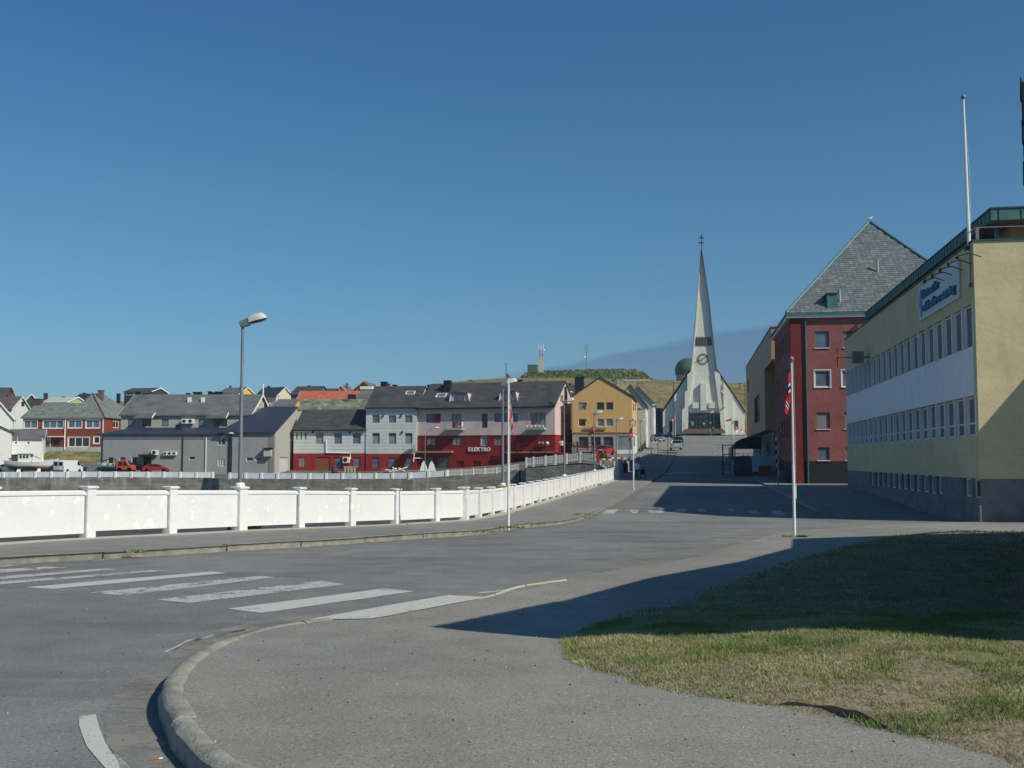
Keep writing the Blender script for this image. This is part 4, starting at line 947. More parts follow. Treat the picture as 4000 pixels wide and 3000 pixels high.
pn = MB().box(-.03, .012, 0, .0, b2 - .012, h3 - h2 - .04).mesh('panel', PANW)
for k in range(nb): link('panel', pn, B.t, (-.004, a0_ + .07 + b2 * k, h2 + .02))
for k, hh in enumerate(bw): window(B.t, B.Lf, hh, .16, FIN, GP if k < 12 else (GP if k == 12 else GD), fw=.05)
MB().box(-.05, -.05, h5 - .02, .22, LA + .05, h5 + .05).box(.22, -.05, h5 - .02, WD, .2, h5 + .05).build('parapet_cap', COPD, B.t)
# penthouse under an overhanging copper edged roof
ox, oy = 1.39, 2.5; rz0, rz1 = 11.7 + .35, 12.25 + .35
MB().box(ox + 1.1, oy + 1.3, h5 - .24, WD - 1, LA - 2, rz0).build('penthouse', paint('penthouse_wall', (170, 140, 108), .8, .1), B.t)
rf = MB().box(ox, oy, rz0, WD + .4, LA - .3, rz1 - .06).build('roof', COP, B.t)
MB().box(ox + .03, oy + .03, rz0 - .004, WD, LA - .4, rz0 - .002).build('soffit', paint('soffit', (110, 104, 92)), B.t)
MB().box(ox - .04, oy - .04, rz1 - .06, WD + .4, LA - .26, rz1).build('roof_edge', COPD, rf)
se = MB().box(-.025, -.012, rz0 + .01, -.001, .012, rz1 - .07).mesh('seam', COPD)
for k in range(52): link('seam', se, rf, (ox, oy + .3 + k * .62, 0))
for k in range(12): link('seam', se, rf, (ox + .3 + k * .9, oy, 0), (0, 0, math.pi / 2))
for a in (oy + .8, oy + 9, oy + 17, oy + 25): MB().box(ox + .35, a, h5 - .2, ox + .5, a + .15, rz0).build('post', COP, B.t)
rl = thing  # railing along the terrace front
rr = MB().tube([(.12, .12, h5 + .55), (WD, .12, h5 + .55)], .025).tube([(.12, .12, h5 + .55), (.12, 2.6, h5 + .55)], .025)
rr = rr.build('railing', GR, B.t)
for x in (.14, 2.4, 4.8, 7.2): MB().box(x, .1, h5, x + .12, .16, h5 + .55).build('rail_post', GR, rr)
MB().tube([(.15, LA - 5, h5 + .5), (.15, LA, h5 + .5)], .03).build('roof_rail', DK, B.t)
for k in range(9): MB().box(.12, LA - 5 + k * .6, h5, .17, LA - 4.95 + k * .6, h5 + .5).build('rail_post', DK, B.t)
# wall sign with raised letters
sa0, sz0 = B.s_(3756, 1160, 0); sa1, sz1 = B.s_(3597, 1127, 0); szb = B.s_(3597, 1256, 0)[1]
sg = MB().box(-.10, sa0, szb, -.02, sa1, sz1).build('sign_board', paint('sign_white', (196, 206, 208), .5, .06), B.t)
SBL = paint('sign_blue', (38, 92, 142), .5, .08); ROTL = Matrix(((0, 0, -1), (-1, 0, 0), (0, 1, 0))).to_euler()
W2 = sa1 - sa0; H2 = sz1 - szb
def fit(txt, x0, w, z, size):
    o = text_mesh(txt, size, .05, SBL, sg, (-.15, sa1 - x0, z), ROTL, 'lettering', bold=.012); wid = max(v.co.x for v in o.data.vertices); o.scale = (w / wid, 1, 1); return o
fit('Kontoret for', W2 * .13, W2 * .44, szb + H2 * .60, H2 * .34); fit('voldsoffererstatning', W2 * .13, W2 * .82, szb + H2 * .20, H2 * .34)
pts = [(-(.10) * math.sin(t / 8 * math.pi) * W2 * .8, t / 8) for t in range(9)] + [(.02 * W2 * math.sin(t / 8 * math.pi), t / 8) for t in range(8, -1, -1)]
MB().prism([(-.14, sa1 - W2 * .07 - x * .6, szb + H2 * (.08 + .86 * z)) for x, z in pts], [(-.11, sa1 - W2 * .07 - x * .6, szb + H2 * (.08 + .86 * z)) for x, z in pts]).build('emblem', paint('emblem_blue', (92, 140, 190), .5, .1), sg)
for zx, zy_ in ((540, 370), (497, 403), (457, 433), (420, 461), (383, 487)):
    a, z = B.s_(*zy(zx, zy_), -.9); MB().tube([(-.02, a, z - .05), (-.45, a, z + .12), (-.9, a, z)], .022).build('lamp_arm', DK, B.t); MB().lathe([(.05, -.1), (.07, 0), (.03, .06)], 8, (-.9, a, z - .02)).build('spotlight', DK, B.t)
a, z = B.s_(*zy(60, 855), -.7)
fl = MB().box(-1.05, a - .35, z - .35, -.35, a + .35, z + .35).build('floodlight', GR, B.t); MB().tube([(-.35, a, z), (0, a, z)], .05).tube([(-1.05, a, z), (-1.9, a + .2, z), (-1.9, a + .2, z + .6)], .03).tube([(-1.9, a + .2, z), (-1.9, a + .2, z - .6)], .03).build('bracket', DK, fl)
a, z = B.s_(*zy(605, 505), -.05); z1_ = B.s_(*zy(598, 315), -.05)[1]; MB().tube([(-.05, a, z), (-.05, a, z1_)], .02).box(-.12, a - .08, z - .1, -.003, a + .08, z + .05).build('conduit', paint('conduit', (110, 104, 100)), B.t)
# roof flagpole
a, z = B.s_(3785, 953, .0); p = B.o + Vector((B.e2.x * a, B.e2.y * a, z)); tp = at(3763, 388, p.y)
t = thing('roof_flagpole', 'tall white flagpole without a flag rising from the roof edge of the yellow office building', 'flagpole', p)
d = tp - p; MB().tube([(0, 0, -.3), (0, 0, 0), tuple(d * .45), tuple(d)], [.075, .075, .06, .045], 8).build('pole', WHT, t, smooth=40); MB().sphere(tuple(d + Vector((0, 0, .09))), .1, 10, 7).build('finial', GR, t, smooth=True)
MB().box(-.15, -.12, -.25, .15, .12, -.1).build('bracket', DK, t); MB().tube([(.07, 0, .1), tuple(d * .5 + Vector((.14, 0, 0))), tuple(d * .98)], .006, 4).build('halyard', WHT, t)
# apron between office and lawn
AP = [Vector(p) for p in Gp(L3, [(1020, 262), (1330, 250), (2020, 236), (2600, 232)])] + [Vector((40, 40)), B.o.xy + B.e1 * 12, B.o.xy, B.o.xy + B.e2 * 6, B.o.xy + B.e2 * 6 - B.e1 * 2.5]
# ---- neighbours standing outside the right edge of the picture
DKW = paint('dark_shingle', (36, 40, 46), .8, .35, 5); SHG = paint('dark_shingle_two', (24, 28, 34), .8, .3, 5)
nb_ = thing('shingled_building', 'near building of which only the dark shingled overhanging edge shows at the right margin', 'building')
poly = [(3.96, 8.18), (5.4, 10.3), (6.85, 13.0), (8.75, 15.6), (10.5, 18.8), (11.65, 22.7), (19.1, 27.1), (30, 25), (24, 3.3), (10, 6.7)]
MB().pz_(poly, 3.12, 4.58).build('overhang', DKW, nb_)
cx, cy = sum(p[0] for p in poly) / 10, sum(p[1] for p in poly) / 10
ins = [(x + (cx - x) * .28, y + (cy - y) * .28) for x, y in poly]; MB().pz_(ins, -.4, 3.12).build('wall', paint('brown_boarding', (92, 80, 66)), nb_)
rs2 = random.Random(4)
for (ax, ay), (bx_, by_) in ((poly[0], poly[1]), (poly[9], poly[0])):
    a = Vector((ax, ay)); b = Vector((bx_, by_)); d = b - a; L = d.length; u = d / L; n = Vector((u.y, -u.x)) if (ax, ay) == poly[0] else Vector((u.y, -u.x)); n = -n if (n.dot(Vector((cx, cy)) - a) > 0) else n
    for r_ in range(9):
        for k in range(int(L / .28)):
            sx_ = k * .28 + (.14 if r_ % 2 else 0); w_ = min(.26, L - sx_ - .005); p = a + u * sx_
            if w_ < .05: continue
            z = 3.12 + r_ * .165 - rs2.uniform(0, .02); o_ = n * .002; t_ = n * rs2.uniform(.006, .012)
            q = p + u * w_; MB().prism([(p + o_).to_tuple() + (z,), (q + o_).to_tuple() + (z,), (q + o_).to_tuple() + (z + .19,), (p + o_).to_tuple() + (z + .19,)],
                                       [(p + t_ * 1.0).to_tuple() + (z,), (q + t_).to_tuple() + (z,), (q + o_ * 3).to_tuple() + (z + .19,), (p + o_ * 3).to_tuple() + (z + .19,)]).build('shingle', rs2.choice((DKW, SHG)), nb_)
MB().box(15.5, 5, 4.6, 28, 14, 9.5).build('lawn_sky_screen', paint('brown_boarding', (92, 80, 66)), nb_)  # unseen block added to keep skylight off the lawn
nb2 = thing('gabled_house', 'house outside the right edge whose gable shades the foot of the yellow office wall', 'house')
fr = [(22.7, 7.0 ), (22.7, -.6), (36, -.6), (36, 7.0), (29.5, 14.7)]
MB().prism([(x, 39.3 - (x - 23.05) * .3, z) for x, z in fr], [(x + 1.2, 46 - (x - 23.05) * .3, z) for x, z in fr]).build('wall', paint('cream_boarding', (190, 182, 160)), nb2)
# ================================================================== RED BUILDING
M = MT('red_render'); col = M.scale((.27, .10, .097), M.mt('ADD', 1.0, M.mt('MULTIPLY', M.rng(M.noise(.7, 6, rough=.65), .3, .7, -1, 1), .16)))
g_ = M.rng(M.noise(1.6, 5), .6, .75, 0, .25, True); col = M.mix(g_, col, (.4, .17, .15)); M.bump(M.noise(4, 5), .025); RED = M.done(col, .85, .15)
BLKP = paint('black_plinth', (40, 42, 46), .75, .15, 2)
B = Bld('red_building', 'tall dark red rendered building with a steep slate pyramid roof and copper edges', 'building', 3099, 88, 1874, 3640, -9.3)
B.w = 15.6; DP = 16.7; Zr = lambda zy_: B.f(*zr(350, zy_))[1]
ev = Zr(612); pl = Zr(1385)
fs = [(458, 684, 538, 772), (612, 684, 690, 770), (458, 895, 545, 985), (605, 893, 690, 983), (468, 1122, 543, 1211), (618, 1121, 690, 1210), (475, 1310, 541, 1381), (625, 1309, 690, 1380)]
hf = holes(B, zr, fs); 
# mirror a third and fourth column hidden behind the office
hf2 = [(B.w - h[2], h[1], B.w - h[0], h[3]) for h in hf if B.w - h[2] > max(q[2] for q in hf) + .3]
def lh(tr, x0, y0, x1, y1):
    a, b = B.s_(*tr(x0, y0), 0), B.s_(*tr(x1, y1), 0); return (min(a[0], b[0]), min(a[1], b[1]), max(a[0], b[0]), max(a[1], b[1]))
zt, zb_ = B.s_(*zr(300, 905), 0)[1], B.s_(*zr(300, 1020), 0)[1]
ls = []
for k in range(6): a = 2.2 + k * 2.25; ls.append((a, zb_, a + 1.0, zt))
for k in range(6): a = 2.2 + k * 2.25; ls.append((a, zb_ + 3.4, a + 1.0, zt + 3.2))
for k in range(6): a = 2.2 + k * 2.25; ls.append((a, zb_ - 3.9, a + 1.0, zt - 4.2))
B.shell(DP, ev, [RED, BLKP], [(-.5, pl, 1), (pl, ev, 0)], hf + hf2, (), ls, .16, base=-1.0); B.done()
for k, h in enumerate(hf): window(B.t, B.F, h, .13, FIN if k in (2, 3) else paint('brown_frame', (120, 104, 96)), GP if k in (4, 5) else GS, fw=.09, sill=FIN, m=2 if k in (0, 1, 4, 5) and False else 1)
for h in hf[2:4]: casing(B.t, B.F, h, .07, WHT, p=.03)
for h in hf2: window(B.t, B.F, h, .13, FIN, GD)
for k, h in enumerate(ls): window(B.t, B.Lf, h, .13, WHT if k < 6 else GR, GP if k < 6 else GD, fw=.1)
MB().box(-.06, -.06, -.9, .9, -.002, ev).box(-.06, -.06, -.9, -.002, .8, ev).build('pilaster', paint('pilaster_red', (112, 48, 50), .8, .1), B.t)
MB().tube([(1.15, -.12, -.3), (1.15, -.12, ev)], .09, 8).build('downpipe', COPD, B.t)
MB().box(-.3, -.32, ev - .02, B.w + .3, DP + .3, ev + .22).build('cornice', WHT, B.t); MB().box(-.42, -.44, ev + .22, B.w + .42, DP + .42, ev + .36).build('eave_gutter', COP, B.t)
AX, AY = B.w / 2, DP / 2; AZ = 22.9 - B.o.z; z0 = ev + .36; o_ = .36
mb = MB(); cs = [(-o_, -o_, z0), (B.w + o_, -o_, z0), (B.w + o_, DP + o_, z0), (-o_, DP + o_, z0)]
mb.add(cs + [(AX, AY, AZ)], [(0, 1, 4), (1, 2, 4), (2, 3, 4), (3, 0, 4), (3, 2, 1, 0)]); SLB = paint('slate_underlay', (70, 76, 82), .8, .1)
roof = mb.build('roof', SLB, B.t)
SL = [paint('slate_a', (104, 111, 116), .7, .15, 3), paint('slate_b', (96, 103, 108), .7, .15, 3), paint('slate_c', (116, 121, 123), .7, .15, 3), paint('slate_d', (100, 104, 105), .7, .2, 3)]
rise = AZ - z0; run_ = AY + o_; SLn = math.hypot(rise, run_); tu = Vector((0, run_ / SLn, rise / SLn)); nu = Vector((0, -rise / SLn, run_ / SLn)); org = Vector((AX, -o_, z0)); hw = AX + o_
slm = [MB().add([(-.2, 0, .03), (.2, 0, .03), (.2, .36, .008), (-.2, .36, .008), (-.2, 0, .0), (.2, 0, .0)], [(0, 1, 2, 3), (4, 5, 1, 0), (0, 3, 4), (1, 5, 2)]).mesh('slate', m) for m in SL]
ang = math.atan2(rise, run_); cnt = 0; rest = MB(); rs3 = random.Random(9); row = 0; s_ = .02
while s_ < SLn - .3:
    half = hw * (1 - s_ / SLn) - .12; x = -half + (0 if row % 2 else -.2) + .2
    while x < half - .15:
        p = org + tu * s_ + Vector((x, 0, 0)) + nu * .01; dz = rs3.uniform(-.012, .012); rz = rs3.uniform(-.02, .02)
        if cnt < 300:
            link('slate', slm[rs3.choice((0, 0, 1, 2, 3))], roof, p + nu * abs(dz), (ang, 0, rz)); cnt += 1
        else:
            w_ = .2; q = p + nu * abs(dz)
            rest.add([q + Vector((-w_, 0, 0)) + nu * .03, q + Vector((w_, 0, 0)) + nu * .03, q + Vector((w_, 0, 0)) + tu * .36 + nu * .006, q + Vector((-w_, 0, 0)) + tu * .36 + nu * .006, q + Vector((-w_, 0, 0)), q + Vector((w_, 0, 0))], [(0, 1, 2, 3), (4, 5, 1, 0), (0, 3, 4), (1, 5, 2)], rs3.choice((0, 0, 1, 2, 3)))
        x += .415 + rs3.uniform(-.01, .01)
    s_ += .29; row += 1
tag(rest.build('slate', SL, roof), kind='stuff')
for c in cs: 
    a = Vector(c); b = Vector((AX, AY, AZ)); MB().tube([a + Vector((0, 0, .05)), b + Vector((0, 0, .08))], .11, 6).build('hip_flashing', COP, roof)
# roof hatch and vents
def onroof(px, py):
    d = ray(px, py); # plane through org with normal nu in world
    R3 = Matrix.Rotation(B.r, 3, 'Z'); n = R3 @ nu; o = R3 @ org + B.o; t = (o - Vector((0, 0, EYE))).dot(n) / d.dot(n); return R3.inverted() @ (Vector((0, 0, EYE)) + d * t - B.o)
p = onroof(*zr(555, 555)); h_ = MB().box(p.x - .42, p.y - .1, p.z - .2, p.x + .42, p.y + .9, p.z + 1.15).build('roof_hatch', COP, B.t); MB().box(p.x - .5, p.y - .2, p.z + 1.15, p.x + .5, p.y + 1.0, p.z + 1.22).build('lid', COP, h_)
for a, b, hh in ((595, 525, .95), (800, 365, 1.0)):
    p = onroof(*zr(a, b)); MB().lathe([(.09, -.3), (.09, hh), (.12, hh), (.12, hh + .08)], 8, tuple(p)).build('roof_vent', paint('pale_vent', (170, 170, 166)), B.t)
ap = B.o + Vector((*(B.e1 * AX + B.e2 * AY), AZ)); g = thing('seagull', 'seagull perched on the tip of the slate roof', 'bird', ap + Vector((.05, 0, .1)), 0)
MB().loft([[(x, r * math.cos(t * math.pi / 4), z + r * math.sin(t * math.pi / 4)) for t in range(8)] for x, r, z in ((-.32, .01, .1), (-.2, .06, .14), (-.05, .1, .2), (.1, .09, .24), (.17, .05, .3), (.21, .055, .36), (.27, .04, .37), (.36, .008, .35))]).build('body', WHT, g, smooth=50)
MB().add([(-.36, -.06, .12), (-.1, -.115, .2), (.06, -.105, .25), (.02, -.1, .16), (-.36, .06, .12), (-.1, .115, .2), (.06, .105, .25), (.02, .1, .16)], [(0, 1, 2, 3), (4, 7, 6, 5)]).build('wing', GR, g); MB().tube([(0, .03, .1), (0, .03, -.05)], .012, 4).tube([(.02, -.03, .1), (.02, -.03, -.05)], .012, 4).build('leg', ORG, g)
# ================================================================== BROWN CLAD BUILDING
M = MT('brown_cladding'); x = M.xyz(); vv = M.mt('ADD', M.mt('MULTIPLY', x[1], .9), x[0]); fr_ = M.mt('LESS_THAN', M.mt('FRACT', M.mt('MULTIPLY', vv, 1 / 1.3)), .03); fz_ = M.mt('LESS_THAN', M.mt('FRACT', M.mt('MULTIPLY', x[2], 1 / 1.1)), .03)
col = M.scale((.42, .275, .155), M.mt('ADD', 1.0, M.mt('MULTIPLY', M.rng(M.noise(.5, 4), .3, .7, -1, 1), .08))); M.bump(M.mt('MAXIMUM', fr_, fz_), -.02); BRN = M.done(col, .55, .35)
B = Bld('clad_building', 'modern brown metal clad building with a white latticed glass base beyond the red one', 'building', 3021, 106, 1860, 3300, -9.3)
T0 = B.f(3021, 1281)[1]; cb = 4.85 - B.o.z; Y0, Y1 = 9.9, 47.0; WB = 16
sl_ = B.s_(*zr(133, 1080), 0)[0]; sr_ = B.s_(*zr(161, 1080), 0)[0]; sz_ = B.s_(*zr(161, 1170), 0)[1]; st_ = B.s_(*zr(161, 1020), 0)[1]
wh = [(sr_, sz_, sl_, st_)]; s2_ = B.s_(*zr(103, 975), 0); wh2 = [(s2_[0], B.s_(*zr(103, 1010), 0)[1], s2_[0] + 3, B.s_(*zr(103, 940), 0)[1])]
mb = MB(); wallgrid(mb, B.Lf, None, Y1, [(cb, T0, 0)], wh + wh2, .25, a0=Y0)
mb.poly([(0, Y0, cb), (WB, Y0, cb), (WB, Y0, T0), (0, Y0, T0)]).poly([(0, Y1, cb), (WB, Y1, cb), (WB, Y1, T0), (0, Y1, T0)]).poly([(0, Y0, cb), (WB, Y0, cb), (WB, Y1, cb), (0, Y1, cb)]).poly([(0, Y0, T0), (WB, Y0, T0), (WB, Y1, T0), (0, Y1, T0)])
mb.box(0, 0, T0 - 3.3, WB, Y0 - .01, T0).box(3.2, .3, -.6, WB - .2, Y0 - .02, T0 - 3.31)
mb.build('wall', BRN, B.t)
MB().box(-.06, -.06, T0 + .004, WB, Y1, T0 + .14).build('roof_edge', paint('bronze_trim', (96, 70, 44), .5), B.t)
for h in wh + wh2: window(B.t, B.Lf, h, .2, DK, GD, n=5 if h is wh[0] else 2, fw=.1)
MB().box(.9, Y0 + .05, -.6, WB, Y1 - .1, cb - .004).build('base_wall', glass('base_glass', (120, 132, 138), .15, .2), B.t)
lt = MB()
for k in range(46): lt.box(.78, Y0 + .2 + k * .8, -.5, .86, Y0 + .28 + k * .8, cb - .01)
for k in range(6): lt.box(.70, Y0 + .2, .6 + k * .75, .775, Y1 - .2, .66 + k * .75)
tag(lt.build('lattice', paint('lattice_grey', (176, 178, 176)), B.t), kind='stuff')
MB().box(2.2, 2.0, -.6, 3.1, Y0 - .1, cb).build('recess_wall', paint('rust_panel', (120, 74, 42)), B.t); MB().box(2.6, 1.0, -.6, 3.15, 1.6, T0 - 3.35).build('glazed_strip', paint('teal_glass', (52, 86, 96), .3), B.t)
# ---- ramp, hoarding and clutter in the shade before it
SF = lambda la, Y: Vector(((la + Y * math.sin(rad(9.3))) / math.cos(rad(9.3)), Y))
def street_thing(name, label, cat, la, Y, dz=0): p = SF(la, Y); return thing(name, label, cat, (p.x, p.y, gz(p.x, p.y) + dz), rad(-9.3))
DCON = paint('dark_concrete', (84, 90, 92), .85, .15)
t = street_thing('access_ramp', 'dark concrete access ramp with railings in the shade before the clad building', 'ramp', 4.6, 112)
MB().prism([(0, 0, -.5), (3.6, 0, -.5), (3.6, 0, .1), (1.6, 0, 1.9), (0, 0, 1.9)], [(0, 14, -.5), (3.6, 14, -.5), (3.6, 14, .1), (1.6, 14, 1.9), (0, 14, 1.9)]).build('ramp_body', DCON, t)
rl = MB().tube([(.05, .05, 2.9), (.05, 14, 2.9)], .035).tube([(.05, .05, 2.4), (.05, 14, 2.4)], .025).tube([(.05, .05, 2.9), (1.6, .05, 2.9)], .035).build('railing', GR, t)
for k in range(8): MB().tube([(.05, .05 + k * 1.98, 1.9), (.05, .05 + k * 1.98, 2.9)], .03, 5).build('rail_post', GR, rl)
t = street_thing('entrance_canopy', 'dark curved entrance canopy above the ramp', 'canopy', 5.0, 121)
pts = [(0, 2.5)] + [(1.9 - 1.9 * math.cos(a * math.pi / 16), 2.5 + 1.3 * math.sin(a * math.pi / 16)) for a in range(1, 9)] + [(3.1, 3.8), (3.1, 2.5)]
MB().prism([(x, 0, z) for x, z in pts], [(x, 4, z) for x, z in pts]).build('canopy_hood', paint('canopy_grey', (44, 52, 60), .6), t)
for x in (.1, 2.9): MB().box(x, .1, -.5, x + .12, .22, 2.5).build('support', GR, t)
t = street_thing('hoarding', 'pale blue and lilac hoarding panels beside the ramp', 'hoarding', 6.4, 110.2)
for k in range(2): MB().box(k * 1.3, 0, .35, k * 1.3 + 1.28, .05, 1.95).build('panel', paint('hoard_%d' % k, ((150, 176, 206), (168, 170, 190))[k]), t)
for x in (.02, 1.25, 2.5): MB().box(x, .055, -.2, x + .08, .12, 1.9).build('post', GR, t)
t = street_thing('crate', 'brown wooden crate standing before the hoarding', 'crate', 7.0, 108.6)
for k in range(5): MB().box(0, 0, .04 + k * .2, 1.15, .025, .22 + k * .2).build('board', paint('crate_wood', (140, 92, 48), .8, .2), t)
MB().box(.01, .03, 0, 1.14, .9, 1.02).build('crate_body', paint('crate_wood', (140, 92, 48)), t)
t = street_thing('concrete_pillar', 'slim pale pillar at the street end of the ramp', 'post', 4.35, 110.5); MB().box(0, 0, -.3, .22, .22, 1.45).build('shaft', paint('pale_pillar', (160, 164, 166)), t); MB().box(-.04, -.04, 1.45, .26, .26, 1.52).build('cap', CONC, t)
t = street_thing('scaffold', 'dark scaffold frame at the kerb in front of the ramp', 'scaffold', 3.6, 114)
for x in (0, 1.0):
    for y in (0, 1.4): MB().tube([(x, y, -.3), (x, y, 3.1)], .04, 6).build('pole', DK, t)
for z in (1.0, 2.0, 3.0): MB().tube([(0, 0, z), (1, 0, z), (1, 1.4, z), (0, 1.4, z), (0, 0, z)], .03, 5).build('ring_rail', DK, t)
MB().tube([(0, 0, .2), (1, 0, 2.9)], .025, 5).build('brace', GR, t)
t = street_thing('street_railing', 'pale tubular railings beside the church square, behind the canopy', 'railing', 4.6, 140, .2)
for k in range(9): MB().tube([(k * .6, 0, 0), (k * .6, 0, 1.1)], .04, 5).build('post', WHT, t)
MB().tube([(0, 0, 1.1), (4.8, 0, 1.1)], .045).tube([(0, 0, .6), (4.8, 0, .6)], .035).build('rail', WHT, t)
g = at(*zs(1410, 1235), 104); g.z = gz(g.x, g.y); t = thing('hazard_post', 'black and white striped hazard marker on the corner of the red building', 'post', (g.x, g.y, g.z + .4))
for k in range(8): MB().box(-.09, -.03, .2 + k * .42, .09, .03, .6 + k * .42 + .015).build('stripe', WHT if k % 2 else BLK, t)
t = thing('warning_sign', 'yellow triangular warning sign with a red border by the corner of the red building', 'road sign', G(3068, 1880)); H = 2.05
pr = lambda r, y, ym: [(r * math.cos(a), y, H + r * math.sin(a)) for a in (math.pi / 2, math.pi * 7 / 6, math.pi * 11 / 6)]
sgn = MB().prism(pr(.40, 0, 0), pr(.40, .02, 0)).build('sign_plate', paint('sign_red', (196, 44, 36), .5, .05), t)
MB().prism(pr(.29, -.008, 0), pr(.29, -.002, 0)).build('sign_face', paint('sign_yellow', (222, 206, 40), .5, .04), sgn)
MB().px_([(-.07, H - .1), (-.035, H - .1), (-.05, H + .1), (-.08, H + .1)][::-1], -.014, -.010).px_([(.02, H - .1), (.055, H - .1), (.02, H + .02), (.03, H + .12), (0, H + .12), (-.01, H + .02)][::-1], -.014, -.010).build('symbol', BLK, sgn)
MB().tube([(0, .04, -.2), (.0, .04, H + .1)], .03).build('pole', GR, t)
t = thing('street_bin', 'grey utility box at the foot of the red building', 'utility box', G(3052, 1882)); MB().box(-.3, -.2, -.1, .3, .2, 1.05).build('cabinet', GR, t, bevel=.02); MB().box(-.32, -.22, 1.05, .32, .22, 1.1).build('lid', DK, t)
# ================================================================== CHURCH
M = MT('church_render'); col = M.scale((.64, .635, .56), M.mt('ADD', 1.0, M.mt('MULTIPLY', M.rng(M.noise(.35, 6, (1, 1, .6), rough=.6), .3, .7, -1, 1), .07))); M.bump(M.noise(2, 4), .06); CHW = M.done(col, .8, .2)
CY = 255; B = Bld('church', 'pale concrete church with a tall tapering spire, clock and green double cross', 'church', 2500 + 165 * .5247, CY, 880 + 1537 * .5247, 2500 + 782 * .5247, -9.5)
c = lambda x, y, d=0: B.f(*zc(x, y), d)
def cf(pts, d): return [(lambda q: (q[0], d, q[1]))(c(x, y, d)) for x, y in pts]
def slab(pts, d0, d1, name, mat, par=None):      # outline given at depth d0, extruded straight back
    a = cf(pts, d0); return MB().prism(a, [(p[0], d1, p[2]) for p in a]).build(name, mat, par or B.t)
BT = 1560
# nave
slab([(170, BT), (170, 1392), (378, 1085), (570, 1085), (780, 1392), (780, BT)], 1.2, 30, 'nave', CHW)
for s in (0, 1):
    a, b = ((160, 1392), (372, 1080)) if s == 0 else ((576, 1080), (788, 1396)); pa, pb = c(*a, 1.2), c(*b, 1.2); th = .3
    q = [(pa[0], pa[1]), (pb[0], pb[1]), (pb[0], pb[1] + th), (pa[0], pa[1] + th)]; MB().prism([(x, .95, z + .03) for x, z in q], [(x, 30.2, z + .03) for x, z in q]).build('roof', paint('church_roof', (78, 84, 84), .6), B.t)
slab([(256, BT), (256, 1268), (350, 1128), (350, BT)], .2, 1.19, 'wing_wall', CHW); slab([(622, BT), (622, 1168), (690, 1268), (690, BT)], .2, 1.19, 'wing_wall', CHW)
# stepped side buttresses
slab([(313, BT), (313, 1378), (333, 1355), (333, 1245), (352, 1225), (352, 1112), (380, 1085), (400, 1085), (352, 1397), (346, BT)], -1.0, .19, 'buttress', CHW)
slab([(640, BT), (628, 1397), (612, 1345), (598, 1240), (598, 1112), (570, 1085), (552, 1085), (594, 1397), (608, BT)], -1.0, .19, 'buttress', CHW)
# spire: back plate, side ribs
apx = (457, 172)
slab([(372, 1120), (457.2, 168), (461, 168), (577, 1120), (598, 1397), (352, 1397)], -.4, 3.4, 'spire', CHW)
slab([(350, BT), (352, 1397), (367, 1200), (380, 1080), (409, 760), (455.6, 166), (458.5, 200), (458.5, 245), (428, 620), (413, 832), (385, 1150), (360, 1397), (357, BT)], -.66, -.41, 'spire_rib', CHW)
slab([(604, BT), (594, 1397), (571, 1150), (531, 832), (500, 600), (460, 245), (459, 200), (459, 166), (516, 560), (551, 900), (572, 1080), (583, 1180), (606, 1397), (612, BT)], -.66, -.41, 'spire_rib', CHW)
slab([(455.2, 166), (409, 760), (378, 1085), (375, 1085), (406, 760), (454.2, 166)], -1.2, 3.5, 'copper_edge', COPD); slab([(459.4, 166), (517, 560), (552, 900), (575, 1085), (572.5, 1083), (549.5, 900), (514.5, 560), (458.6, 175)][::-1], -1.2, 3.5, 'copper_edge', COPD)
# entrance glazing
g_ = slab([(348, 1520), (357, 1397), (593, 1397), (607, 1520)], -.55, -.45, 'entrance_glazing', glass('church_glass', (44, 58, 62), .1, .2))
for x in (360, 385, 410, 437, 470, 512, 540, 566, 592): slab([(x, 1520), (x + (1 if x < 475 else -1), 1399), (x + 3, 1399), (x + 4, 1520)], -.66, -.56, 'mullion', DK, g_)
slab([(355, 1436), (597, 1436), (597, 1440), (355, 1440)], -.70, -.665, 'transom', DK, g_)
slab([(380, 1490), (402, 1490), (402, 1462), (380, 1462)], -.74, -.71, 'poster', GP, g_); slab([(519, 1478), (532, 1478), (532, 1466), (519, 1466)], -.74, -.71, 'poster', GP, g_); slab([(466, 1477), (476, 1487), (486, 1477), (476, 1467)], -.74, -.71, 'door_emblem', paint('emblem_teal', (120, 190, 180)), g_)
# relief
for pts in ([(450, 1378), (450, 1175), (495, 1175), (495, 1378)], [(391, 1362), (391, 1318), (437, 1318), (437, 1362)], [(513, 1362), (513, 1318), (558, 1318), (558, 1362)]): slab(pts, -1.2, -.4, 'relief_block', CHW)
# louvre
lv = slab([(403, 895), (410, 832), (529, 832), (537, 895)], -.5, -.405, 'louvre', paint('louvre_grey', (84, 82, 84)))
for k in range(6): slab([(404 + k * 22.5, 893), (411 + k * 19, 834), (415 + k * 19, 834), (409 + k * 22.5, 893)], -.62, -.51, 'louvre_post', paint('louvre_post', (112, 108, 108)), lv)
for k in range(7): slab([(412 - k, 839 + k * 8), (528 + k, 839 + k * 8), (528 + k, 842 + k * 8), (412 - k, 842 + k * 8)], -.57, -.505, 'louvre_blade', paint('louvre_post', (112, 108, 108)), lv)
